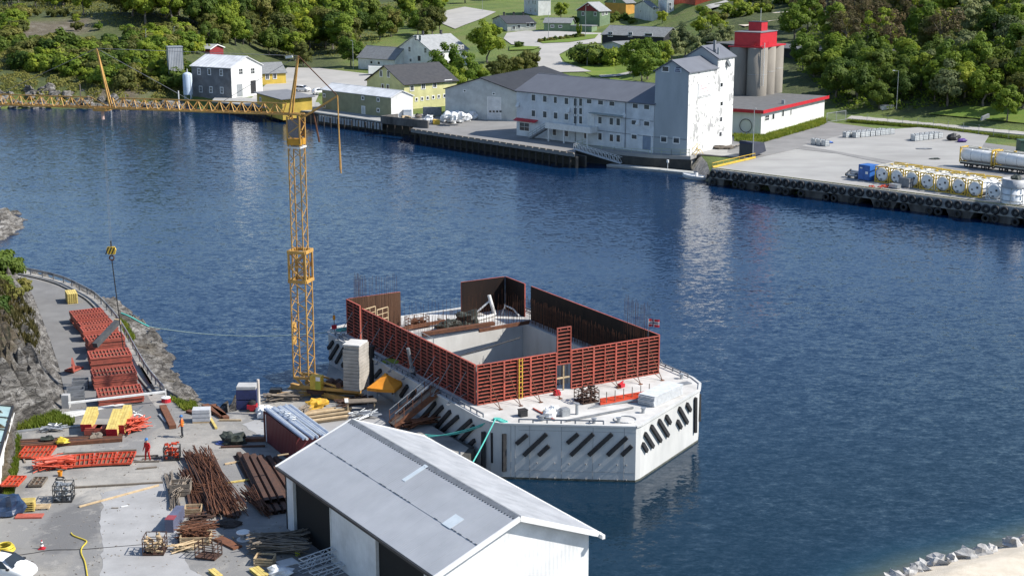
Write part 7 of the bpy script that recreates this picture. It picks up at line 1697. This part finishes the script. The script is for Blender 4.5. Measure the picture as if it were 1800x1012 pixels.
wp = M('white_car_paint', (.80,.80,.80), (.77,.77,.77), s=1, rough=.25, spec=.6)
cpos = Y(60,1022)+Vector((-2.05,.5,0)); car('parked_car', 'white car with dark windscreen parked at the yard corner', cpos, R(-14), wp, 4.3)

# small litter strewn over the yard (nobody could count it)
lit = MB(); rs = random.Random(12); lp = [(p.x, p.y) for p in yardpoly]; la = np.array(lp)
for k in range(650):
    px, py = rs.uniform(0, 560), 700+310*rs.random()**1.1; p = Y(px, py, .015)
    if not bool(inside(np.array([p.x]), np.array([p.y]), la)[0]): continue
    a = rs.uniform(0, 3.14); l = rs.uniform(.04,.20); w_ = rs.uniform(.02,.05); lit.box((p.x, p.y, p.z+w_*.25), (l, w_, w_*.5), a)
tag(lit.build('yard_litter', M('mixed_litter', (.36,.32,.27), (.14,.12,.10), s=.9, rough=.9, lo=.42, hi=.55)), 'small chips of wood and steel strewn over the yard', 'litter', kind='stuff')
# ---------------------------------------------------------------- things on the far side
def Q(px, py, dz=0.0): return W(px, py, QZ+dz)
# tank containers
def tankcontainer(name, label, loc, rz, fm, L_=6.06, group=None):
    T = thing(name, label, 'tank container', loc, rz, group); w, h, t = 2.44, 2.59, .16
    for x in (0, L_-t):
        m = MB()
        for y in (-w/2, w/2-t): m.bx(x,x+t,y,y+t,0,h)
        m.bx(x,x+t,-w/2+t,w/2-t,0,t); m.bx(x,x+t,-w/2+t,w/2-t,h-t,h)
        for sy in (-1,1):
            for z0, z1 in ((.75,.12),(h-.75,h-.12)): m.beam((x+t/2,sy*(w/2-.1),z0),(x+t/2,sy*(w/2-.75),z1),.12)
        m.build('end_frame', fm, T)
    for y in (-w/2+t/2, w/2-t/2): MB().beam((t,y,h-t/2),(L_-t,y,h-t/2),.1,.12).build('top_rail', fm if fm is not yellowp else M('pale_rail', (.55,.53,.45), rough=.6), T); MB().beam((t,y,t/2),(L_-t,y,t/2),.12,.14).build('bottom_rail', fm if fm is not yellowp else M('pale_rail', (.55,.53,.45), rough=.6), T)
    if 0: m.build('side_frame', fm if fm is not yellowp else M('pale_rail', (.55,.53,.45), rough=.6), T)
    R_ = 1.13; m = MB(); n = 22; ax = h/2
    prof_ = [(.12,.35),(.05,.75),(.16,1.0),(.35,R_),(L_-.35,R_),(L_-.16,1.0),(L_-.05,.75),(L_-.12,.35)]; vs_ = []; fs = []
    for k, (x, r) in enumerate(prof_):
        for i in range(n): a = 2*math.pi*i/n; vs_.append((x, r*math.cos(a), ax+r*math.sin(a)))
        if k: fs += [((k-1)*n+i,(k-1)*n+(i+1) % n,k*n+(i+1) % n,k*n+i) for i in range(n)]
    fs += [tuple(range(n)), tuple(range((len(prof_)-1)*n, len(prof_)*n))]
    sh_ = MB().add(vs_, fs).build('tank_shell', whitep, T, smooth=True)
    for x in (L_*.33, L_*.66): MB().torus((x,0,ax), R_+.005, .03, (1,0,0), 22, 4).build('band', galv, sh_)
    MB().bx(1.2,L_-1.2,-.3,.3,h-.12,h-.04).build('walkway', M('walkway_grey', (.45,.44,.40), rough=.7), T); MB().cyl((L_/2,0,h-.1),(L_/2,0,h+.12),.25,n=12).build('manhole', yellowp, T)
    MB().bx(.015,.03,-.55,-.25,ax+.05,ax+.35).build('placard', blackst, T); MB().bx(.015,.03,.3,.55,ax-.25,ax-.05).build('placard', blackst, T); MB().box((.05,.1,.55),(.2,.3,.3)).build('valve', steelg, T)
    return T
f0, f1 = Q(1541,320), Q(1757,354); fd = (f1-f0).normalized(); crz = math.atan2(-qn.y, -qn.x); spn = (f1-f0).length/7.85
nb = ['beside the blue box container','second from the blue box container','third from the blue box container','fourth from the blue box container','fifth from the blue box container','sixth from the blue box container','next to the white-framed one']
for k in range(7): tankcontainer('tank_container', 'yellow-framed white tank container, '+nb[k], f0+fd*(spn*k+.9), crz, yellowp, group='row of tank containers on the quay')
tankcontainer('tank_container', 'white-framed white tank container at the end of the row by the round tub', f0+fd*(spn*7.15+.9), crz, steelw, group='row of tank containers on the quay')
g0, g1 = Q(1692,292), Q(1830,309); grz = pdir(g0, g1)
for k in range(2):
    p = g0+(g1-g0).normalized()*(k*6.5)+Vector((0,0,.85)); tankcontainer('tank_container', ('yellow-framed tank container lying lengthways on the first dark trailer','second tank container lengthways on the dark trailer')[k], p, grz, yellowp)
    T = thing('trailer', ('dark trailer under the lengthways tank with the yellow end','dark trailer under the second lengthways tank')[k], 'trailer', p-Vector((0,0,.85)), grz); MB().bx(.1,5.9,-1.1,1.1,.55,.84).build('bed', blackst, T)
    for x in (1.2,2.2,4.4,5.2):
        for s in (-1,1): MB().torus((x,s*.95,.4),.26,.13,(0,1,0),14,6).build('wheel', rubber, T)
T = thing('box_container', 'small blue steel box container beside the tank containers', 'container', Q(1508,316), math.atan2(fd.y, fd.x)); MB().bx(0,2.3,0,2.2,.1,2.5).build('body', corr('blue_sheet_c', (.035,.14,.44), axis='X', pitch=.25, depth=.03), T)
for x in (.1,1.18): MB().bx(x,x+1.02,-.03,-.005,.2,2.4).build('door', bluep, T)
MB().bx(1.45,1.95,-.04,-.031,1.1,1.5).build('logo', steelw, T); MB().bx(.3,.8,-.04,-.031,1.9,2.1).build('logo', steelw, T)
T = thing('pipe_manifold', 'grey pipe manifold lying beside the blue container', 'pipes', Q(1488,312), math.atan2(fd.y, fd.x))
for k in range(3): MB().cyl((0,.5*k,.5+.25*k),(2.2,.5*k,.5+.25*k),.18,n=10).build('pipe', galv, T); MB().cyl((-.1,.5*k,.5+.25*k),(0,.5*k,.5+.25*k),.3,n=12).build('flange', blackst, T)
MB().bx(.3,.45,-.2,1.3,0,.9).build('stand', steelg, T); MB().bx(1.7,1.85,-.2,1.3,0,.9).build('stand', steelg, T)
# tub with frame
p = Q(1780,358); T = thing('round_tub', 'round grey and white tub in a steel frame at the quay corner', 'tub', p); MB().lathe([(1.6,.15),(1.6,2.4)],22).build('lower_drum', whitep, T, smooth=True); MB().lathe([(1.68,2.42),(1.72,3.7),(1.6,3.7),(1.5,3.3)],22).build('upper_drum', M('grey_drum', (.42,.43,.45), rough=.5), T, smooth=True)
for z in (.6,1.5): MB().torus((0,0,z),1.66,.06,(0,0,1),22,5).build('hoop', galv, T)
for k in range(6): a = k*1.047; MB().cyl((1.75*math.cos(a),1.75*math.sin(a),0),(1.75*math.cos(a),1.75*math.sin(a),2.6),.06).build('post', galv, T)
MB().blob((.2,0,3.75),(.9,.8,.5),7,.5,12,7,.3).build('sacks', tarpg, T)
MB().add([(-.25,-1.74,2.75),(.25,-1.74,2.75),(0,-1.74,3.25)], [(0,1,2)]).build('emblem', framew, T)
for px, py, sx, sy, sz, mt, lab in ((1573,331,1.6,.9,.6,galv,'grey metal tray box before the tank containers'),(1592,329,2.0,1.1,1.4,steelg,'grey machine cage before the tank containers'),(1641,334,2.3,1.0,1.0,whitep,'white box before the tank containers'),(1568,322,.8,.8,1.6,steelg,'dark upright pump before the second tank container')):
    p = Q(px,py); T = thing('equipment_box', lab, 'equipment', p, math.atan2(fd.y, fd.x)); MB().bx(-sx/2,sx/2,-sy/2,sy/2,.1,sz).build('body', mt, T); MB().bx(-sx/2-.04,sx/2+.04,-sy/2-.04,sy/2+.04,sz,sz+.08).build('lid', mt, T); MB().bx(-sx/2+.1,sx/2-.1,-sy/2+.1,sy/2-.1,0,.1).build('skid', blackst, T)
bundlep = MB()
rs = random.Random(77)
for px, py, mt, lab in ((1548,330,redbright,'orange and red gear strewn at the quay edge'),(1690,340,timbg,'small dark gear strewn before the tank containers')):
    m = MB()
    for k in range(14): a = rs.uniform(0,6.28); c_ = Vector((rs.uniform(-1.6,1.6),rs.uniform(-.6,.6),.15)); m.beam(c_,c_+Vector((math.cos(a)*.6,math.sin(a)*.6,rs.uniform(0,.3))),.14)
    tag(m.build('strewn_gear', mt, loc=Q(px,py)), lab, 'gear', kind='stuff')
hz_ = MB()
for k in range(5): p, q = f0+fd*(spn*(k*1.3+.5))-qn*(2.5+random.random()*2)+Vector((0,0,2.72)), f0+fd*(spn*(k*1.3+2.0))-qn*(3.5+random.random()*2)+Vector((0,0,2.72)); hz_.beam(p, q, .25, .16)
tag(hz_.build('yellow_walkway', yellowp), 'yellow hoses and walkway pieces lying on top of the tank containers', 'hoses', kind='stuff')
# IBC totes
def ibc_proto():
    T = thing('ibc_tote', '', 'tote'); MB().bx(-.6,.6,-.5,.5,0,.14).build('pallet', steelg, T); MB().bx(-.55,.55,-.46,.46,.15,1.1).build('bottle', M('milky_plastic', (.66,.68,.68), (.58,.60,.6), s=2, rough=.45), T); m = MB()
    for x in (-.59,-.2,.2,.59):
        for y in (-.49,.49): m.beam((x,y,.14),(x,y,1.14),.03)
    for y in (-.15,.15):
        for x in (-.59,.59): m.beam((x,y,.14),(x,y,1.14),.03)
    for z in (.4,.75,1.13):
        for y in (-.49,.49): m.beam((-.6,y,z),(.6,y,z),.03)
        for x in (-.59,.59): m.beam((x,-.49,z),(x,.49,z),.03)
    m.build('cage', galv, T); MB().cyl((0,0,1.1),(0,0,1.18),.12,n=10).build('cap', blackst, T); return T
ib = ibc_proto(); used = False
def totes(px0, py0, px1, py1, n, rows, lab, grp, skip=()):
    global used
    a, c_ = Q(px0,py0), Q(px1,py1); d = (c_-a).normalized(); nn = Vector((-d.y,d.x,0)); rz = pdir(a, c_); L_ = (c_-a).length
    for r_ in range(rows):
        for k in range(n):
            if (r_, k) in skip: continue
            p = a+d*(L_*k/max(1,n-1))+nn*(1.25*r_)+d*random.uniform(-.1,.1)
            o = ib if not used else dup(ib); used = True; o.location = p; o.rotation_euler = (0,0,rz+random.uniform(-.06,.06)); o['label'] = lab; o['group'] = grp
totes(1432,254,1450,257,3,1,'white caged tote in the small group at the apron corner','three totes at the apron corner')
totes(1496,243,1566,236,9,2,'white caged tote in the long block on the apron','long block of totes',((0,0),(1,8)))
totes(1608,248,1650,243,6,2,'white caged tote in the block beside the purple bundle','block of totes by the purple bundle',((1,0),))
totes(1311,272,1311.5,272,1,1,'single white caged tote before the dark tilted skip','tote by the skip')
for px, py, mt, lab, r_ in ((1675,247,blackst,'black crumpled heap beside the totes',(1.2,.8,.9)),(1690,250,M('purple_sheet', (.10,.05,.25), rough=.6),'purple bundle beside the black heap',(.9,.7,.5)),(1458,252,bluep,'small blue canisters beside the corner totes',(.7,.4,.25)),(1643,280,tarpg,'dark rag on the asphalt yard',(1.1,.6,.15)),(1625,262,steelg,'flat grey scrap on the apron',(1.4,.8,.12))):
    tag(MB().blob((0,0,r_[2]*.5), r_, px, .6, 12, 7, .4).build('bundle', mt, loc=Q(px,py)), lab, 'bundle')
# dark tilted skip, crushed timber, yellow stair
p0, p1 = Q(1299,275), Q(1322,277); T = thing('tilted_skip', 'dark navy skip container with sloping end by the mill', 'skip', p0, pdir(p0, p1)); w_ = (p1-p0).length
m = MB().add([(0,0,0),(w_,0,0),(w_,0,2.6),(0,0,2.9),(.2,5.0,.6),(w_+.4,5.0,.6),(w_+.4,4.0,2.3),(.2,4.0,2.3)], [(0,1,2,3),(1,5,6,2),(4,7,6,5),(0,3,7,4),(3,2,6,7),(0,4,5,1)]); m.build('body', M('navy_skip', (.035,.04,.06), (.05,.055,.08), s=1, rough=.5), T)
MB().bx(-.04,w_+.04,-.08,-.005,2.4,2.55).build('rim', navyp, T)
T = tag(MB().blob((0,0,.2),(1.6,.7,.5),9,.8,12,7,.3).build('rubble', timbg, loc=Q(1272,262)), 'heap of broken boards at the foot of the mill tower', 'rubble')
for k in range(5): beamthing('broken_board', 'broken board beside the mill tower', 'board', Q(1278+k*4,262-k*1.5,.1+.1*k), Q(1290+k*4,258-k*1.5,.3), .3, .08, timbg, 'broken boards')
T = thing('yellow_steps', 'small yellow steel steps at the mill tower corner', 'steps', Q(1226,272), .4); m = MB()
for s in (-.5,.5): m.beam((-.8,s,0),(.2,s,1.1),.08); m.beam((.2,s,1.1),(.9,s,.2),.08); m.beam((-.8,s,.9),(.2,s,2.0),.06); m.beam((.2,s,1.1),(.2,s,2.0),.06)
m.build('stringers', yellowp, T)
for k in range(4): MB().bx(-.7+.24*k,-.5+.24*k,-.46,.46,.2+.25*k,.24+.25*k).build('tread', yellowp, T)
# pale green railing on the office quay
def railing(pts, h, mat, label, step=1.5, name='railing', mids=(.5,)):
    T = thing(name, label, 'railing', pts[0])
    for a, c_ in zip(pts[:-1], pts[1:]):
        a2, c2_ = a-pts[0], c_-pts[0]; L_ = (c_-a).length; n = max(1, int(L_/step))
        for f in (1.0,)+tuple(mids): MB().beam(a2+Vector((0,0,h*f)), c2_+Vector((0,0,h*f)), .06).build('rail', mat, T)
        for k in range(n+1): p = a2+(c2_-a2)*(k/n); MB().beam(p, p+Vector((0,0,h)), .06).build('post', mat, T)
    return T
palegreen = M('pale_green_paint', (.42,.46,.30), (.34,.38,.26), s=2, rough=.6)
railing([Q(1145,271),Q(1180,273),Q(1212,274.3)], 1.1, palegreen, 'pale green railing in front of the mill tower'); railing([Q(1013,259.5),Q(1080,265.2),Q(1140,270.8)], .7, palegreen, 'low pale green railing along the office quay', 2.5)
railing([Q(1015,258),Q(1032,254)], 1.1, palegreen, 'short pale green railing at the top of the gangway')
# pontoon and its gangway
pa, pb = W(1066,290,.35), W(1248,308,.35); T = thing('pontoon', 'long pale floating pontoon below the office quay', 'pontoon', (pa.x, pa.y, 0), pdir(pa, pb)); Lp = (pb-pa).length
NPp = 12
for k in range(NPp): MB().bx(Lp*k/NPp,Lp*(k+1)/NPp-.06,0,2.0,.2,.42).build('deck_section', M('pontoon_deck', (.42,.43,.42), (.34,.35,.34), s=1, rough=.85), T)
MB().bx(0,Lp,.1,1.9,-.3,.2).build('float', concrete, T); MB().cyl((Lp*.58,.8,.4),(Lp*.58,.8,1.7),.05).build('lamp_post', steelw, T); MB().cyl((Lp*.58,.8,1.7),(Lp*.58,.8,2.2),.2,n=12).build('lamp', framew, T)
ga, gb = Q(1010,262,.1), W(1092,287,.6); gv = gb-ga; T = thing('access_gangway', 'white aluminium gangway sloping down to the pontoon', 'gangway', ga, math.atan2(gv.y, gv.x)); gl, gh = math.hypot(gv.x,gv.y), gv.z
MB().beam((0,0,0),(gl,0,gh),1.1,.12).build('walkway', aluf, T)
for y in (-.55,.55):
    MB().beam((0,y,1.05),(gl,y,gh+1.05),.07).build('top_rail', steelw, T); m = MB()
    for k in range(12): t0, t1 = k/12., (k+1)/12.; m.beam((gl*t0,y,gh*t0),(gl*t0,y,gh*t0+1.05),.05); m.beam((gl*t0,y,gh*t0+1.05),(gl*t1,y,gh*t1),.05)
    m.build('side_truss', steelw, T)
# motor boat
p = W(1222,315,0); T = thing('motor_boat', 'small white open motor boat moored at the pontoon', 'boat', p, pdir(pa, pb)+math.pi)
st = [(-2.3,.85,.1,.6),(-1.2,.95,-.05,.62),(0,.95,-.08,.66),(1.2,.8,-.02,.74),(2.0,.42,.15,.84),(2.45,.03,.5,.9)]; vs_ = []; fs = []
for x, w_, zl, zh in st: vs_ += [(x,-w_,zh),(x,-w_*.75,zl),(x,0,zl-.15),(x,w_*.75,zl),(x,w_,zh)]
for i in range(5):
    for j in range(4): fs.append((i*5+j,i*5+j+1,(i+1)*5+j+1,(i+1)*5+j))
fs.append((0,1,2,3,4)); MB().add(vs_, fs).build('hull', whitep, T, smooth=True)
MB().add([(x,s*w_*.82,zh-.22) for x,w_,zl,zh in st for s in (-1,1)], [(i*2,i*2+1,i*2+3,i*2+2) for i in range(5)]).build('floor', M('boat_floor', (.55,.56,.58), rough=.6), T)
for x in (-1.2,.4): MB().bx(x-.2,x+.2,-.7,.7,.42,.52).build('thwart', steelw, T)
MB().bx(-2.65,-2.3,-.2,.2,.3,1.1).bx(-2.6,-2.4,-.07,.07,-.4,.3).build('outboard', blackst, T); MB().bx(-.4,-.1,-.3,.3,.5,1.1).build('console', steelw, T)
# fence, gate, lamps, cabinet
fpts = [Q(1488,213),Q(1560,219),Q(1640,226),Q(1720,236),Q(1800,247),Q(1850,254)]
T = thing('mesh_fence', 'wire mesh fence with thin grey posts along the asphalt yard', 'fence', fpts[0])
for a, c_ in zip(fpts[:-1], fpts[1:]):
    a2, c2_ = a-fpts[0], c_-fpts[0]; n = max(1, int((c_-a).length/3.2))
    for k in range(n): p = a2+(c2_-a2)*(k/n); MB().cyl(p, p+Vector((0,0,1.9)), .04, n=6).build('post', steelg, T)
    m = MB()
    for z in (.1,.55,1.0,1.45,1.85): m.beam(a2+Vector((0,0,z)), c2_+Vector((0,0,z)), .015)
    tag(m.build('wires', galv, T), kind='stuff')
T = thing('steel_gate', 'grey steel yard gate beside the low white building', 'gate', Q(1453,216), pdir(Q(1453,216),Q(1486,211))); gl = (Q(1486,211)-Q(1453,216)).length; m = MB()
for z in (.15,2.0): m.beam((0,0,z),(gl,0,z),.1)
for x in (0,gl/2,gl): m.beam((x,0,0),(x,0,2.1),.12)
m.build('frame', galv, T); m = MB()
for k in range(22): m.beam((gl*k/22,0,.15),(gl*k/22,0,2.0),.035)
tag(m.build('bars', galv, T), kind='stuff')
def lamp(base, pyt, label, dx=.8, ext=0):
    h = topz(base, pyt)-base.z; T = thing('street_lamp', label, 'street lamp', base); MB().cyl((0,0,-.2),(0,0,h),.09,.05,8).build('pole', galv, T)
    MB().beam((0,0,h),(dx,0,h+.1),.06).build('arm', galv, T); MB().bx(min(dx,dx*1.6),max(dx,dx*1.6),-.12,.12,h+.02,h+.16).build('lamp_head', framew, T)
lamp(Q(1575,203), 125, 'tall street lamp by the lane in front of the wood', -.8); lamp(Q(1323,278), 192, 'slim lamp mast at the corner of the concrete quay', .2); lamp(G(621,122), 72, 'street lamp before the white wing', -.3)
lamp(G(964,72), 22, 'lamp post on the parking island', .4); lamp(G(1029,68), 10, 'lamp post near the green house', .6); lamp(G(1032,116), 88, 'short lamp post on the lawn', .3); lamp(G(1097,114), 92, 'thin lamp post at the end of the lawn hedge', .3); lamp(G(258,92), 52, 'wooden pole on the headland crest', .1); lamp(G(307,80), 48, 'lamp post among the headland bushes', .2); lamp(G(848,20), 0, 'lamp post by the far parking', .3)
T = thing('transformer_kiosk', 'pale grey kiosk under the trees by the lane', 'kiosk', Q(1550,202), .15); MB().bx(0,2.6,0,1.6,0,1.9).build('cabinet', steelw, T); MB().bx(-.1,2.7,-.1,1.7,1.91,2.05).build('roof', steelg, T)
for x in (.1,1.35): MB().bx(x,x+1.15,-.03,-.005,.15,1.75).build('door', galv, T)
T = thing('concrete_block', 'leaning grey concrete block on the grass by the lane', 'block', Q(1722,219), .1); MB().add([(0,0,0),(2.2,0,0),(2.0,0,2.2),(.6,0,1.6),(0,.8,0),(2.2,.8,0),(2.0,.8,2.2),(.6,.8,1.6)], [(0,1,2,3),(7,6,5,4),(0,4,5,1),(1,5,6,2),(2,6,7,3),(3,7,4,0)]).build('block', concrete, T)
tag(MB().bx(0,3.0,0,2.4,0,2.2).bx(-.05,3.05,-.05,2.45,2.2,2.35).build('green_hut', M('dark_green_hut', (.05,.10,.07), rough=.6), loc=Q(1793,270)), 'dark green hut at the yard edge', 'hut')
# rubbish bay and white bags on the wharf
w0, w1 = Q(669,217), Q(752,226); T = thing('retaining_bay', 'low grey concrete bay wall full of rubbish on the wharf', 'wall', w0, pdir(w0, w1)); MB().bx(0,(w1-w0).length,0,.3,0,1.6).build('wall', pierc, T); MB().bx(0,.3,.3,5,0,1.6).build('side_wall', pierc, T)
for k in range(16):
    px, py = random.uniform(705,770), random.uniform(204,219); mt = random.choice((bagm,galv,whitep,tarpg,timbg,timber)); rr_ = random.uniform(.4,.9)
    tag(MB().blob((0,0,rr_*.6),(rr_,rr_*.8,rr_*.7),200+k,.6,10,7,.5).build('rubbish_heap', mt, loc=Q(px,py)), 'pile of mixed rubbish in the concrete bay', 'rubbish', 'rubbish in the bay')
tag(MB().bx(-.7,.7,-.5,.5,0,.9).bx(-.75,.75,-.55,.55,.9,1.0).build('yellow_bin', yellowp, loc=Q(767,219), rz=.2), 'small yellow bin beside the rubbish bay', 'bin')
tag(MB().bx(-.9,.9,-.7,.7,0,1.5).bx(-.95,.95,-.75,.75,1.5,1.6).build('white_bin', whitep, loc=Q(717,205)), 'white plastic bin behind the bay wall', 'bin'); tag(MB().bx(-2,2,-.6,.6,0,1.8).build('mesh_cage', steelg, loc=Q(760,203), rz=-.1), 'dark mesh cage before the yellow house', 'cage')
for k, (px, py, z) in enumerate(((783,215,0),(795,217,0),(808,216,0),(820,213,0),(790,209,0),(804,209,0),(816,207,0),(830,210,0),(797,212,1.1),(810,211,1.1),(786,211,1.0),(838,209,0))):
    tag(MB().blob((0,0,.75),(1.15,1.0,.95),130+k,.45,14,9,.75).build('big_bag', bagm, loc=Q(px,py,z), rz=k), 'white big bag in the pile before the grey hall', 'big bag', 'pile of white big bags')
# vehicles beyond
car('parked_car', 'small white car on the road behind the yellow shed', W(532,161,Z3+.1), R(-25), wp, 4.3); car('parked_car', 'white car at the end of the olive shed', W(562,166,Z3+.2), R(40), wp, 4.2)
p = G(664,132); T = thing('white_van', 'white van with dark windows parked behind the pale yellow house', 'van', p, R(10))
MB().add([(-2.6,-1,.4),(2.6,-1,.4),(2.6,-1,1.2),(1.7,-1,2.3),(-2.6,-1,2.5),(-2.6,1,.4),(2.6,1,.4),(2.6,1,1.2),(1.7,1,2.3),(-2.6,1,2.5)], [(0,1,2,3,4),(9,8,7,6,5),(0,5,6,1),(1,6,7,2),(2,7,8,3),(3,8,9,4),(4,9,5,0)]).build('body', wp, T)
for s in (-1.01,1.01): MB().add([(.6,s,1.35),(2.2,s,1.35),(1.6,s,2.1),(.6,s,2.15)], [(0,1,2,3)]).build('window', glass, T)
MB().add([(2.56,-.9,1.3),(2.56,.9,1.3),(1.8,.85,2.25),(1.8,-.85,2.25)], [(0,1,2,3)]).build('windscreen', glass, T)
for x in (-1.7,1.7):
    for s in (-.9,.9): MB().torus((x,s,.35),.24,.11,(0,1,0),14,6).build('wheel', rubber, T)
for k, (px, py) in enumerate(((690,127),(700,128),(712,128),(760,128))): pass
# piles and posts standing in the water by the headland
for k, (px, py, pyt) in enumerate(((143,190,148),(195,193,168),(222,194,166),(315,190,160),(212,196,176))):
    p = W(px, py, 0); h = topz(p, pyt); tag(MB().cyl((0,0,-2),(0,0,h),.16,.14,8).build('mooring_post', steelw if k % 2 else timbg, loc=p), ('tall grey post','slim white post','leaning grey post','white post by the pale blue tank','short grey post')[k]+' standing in the water below the headland', 'post')
# rocks of the headland shore
k = 0
rs = random.Random(9)
for i in range(120):
    px = rs.uniform(-10, 345); py = 191-rs.uniform(0, 34 if px < 150 else 16)*(1 if px < 240 else .4); p = G(px, py); r_ = rs.uniform(.4, 1.5)
    tag(MB().blob((0,0,0),(r_*1.3,r_,r_*.8),300+i,.8,9,6).build('shore_rock', rock_m, loc=p+Vector((0,0,-.1)), rz=rs.uniform(0,3)), 'grey rock on the headland shore', 'rock', 'rocks of the headland shore')
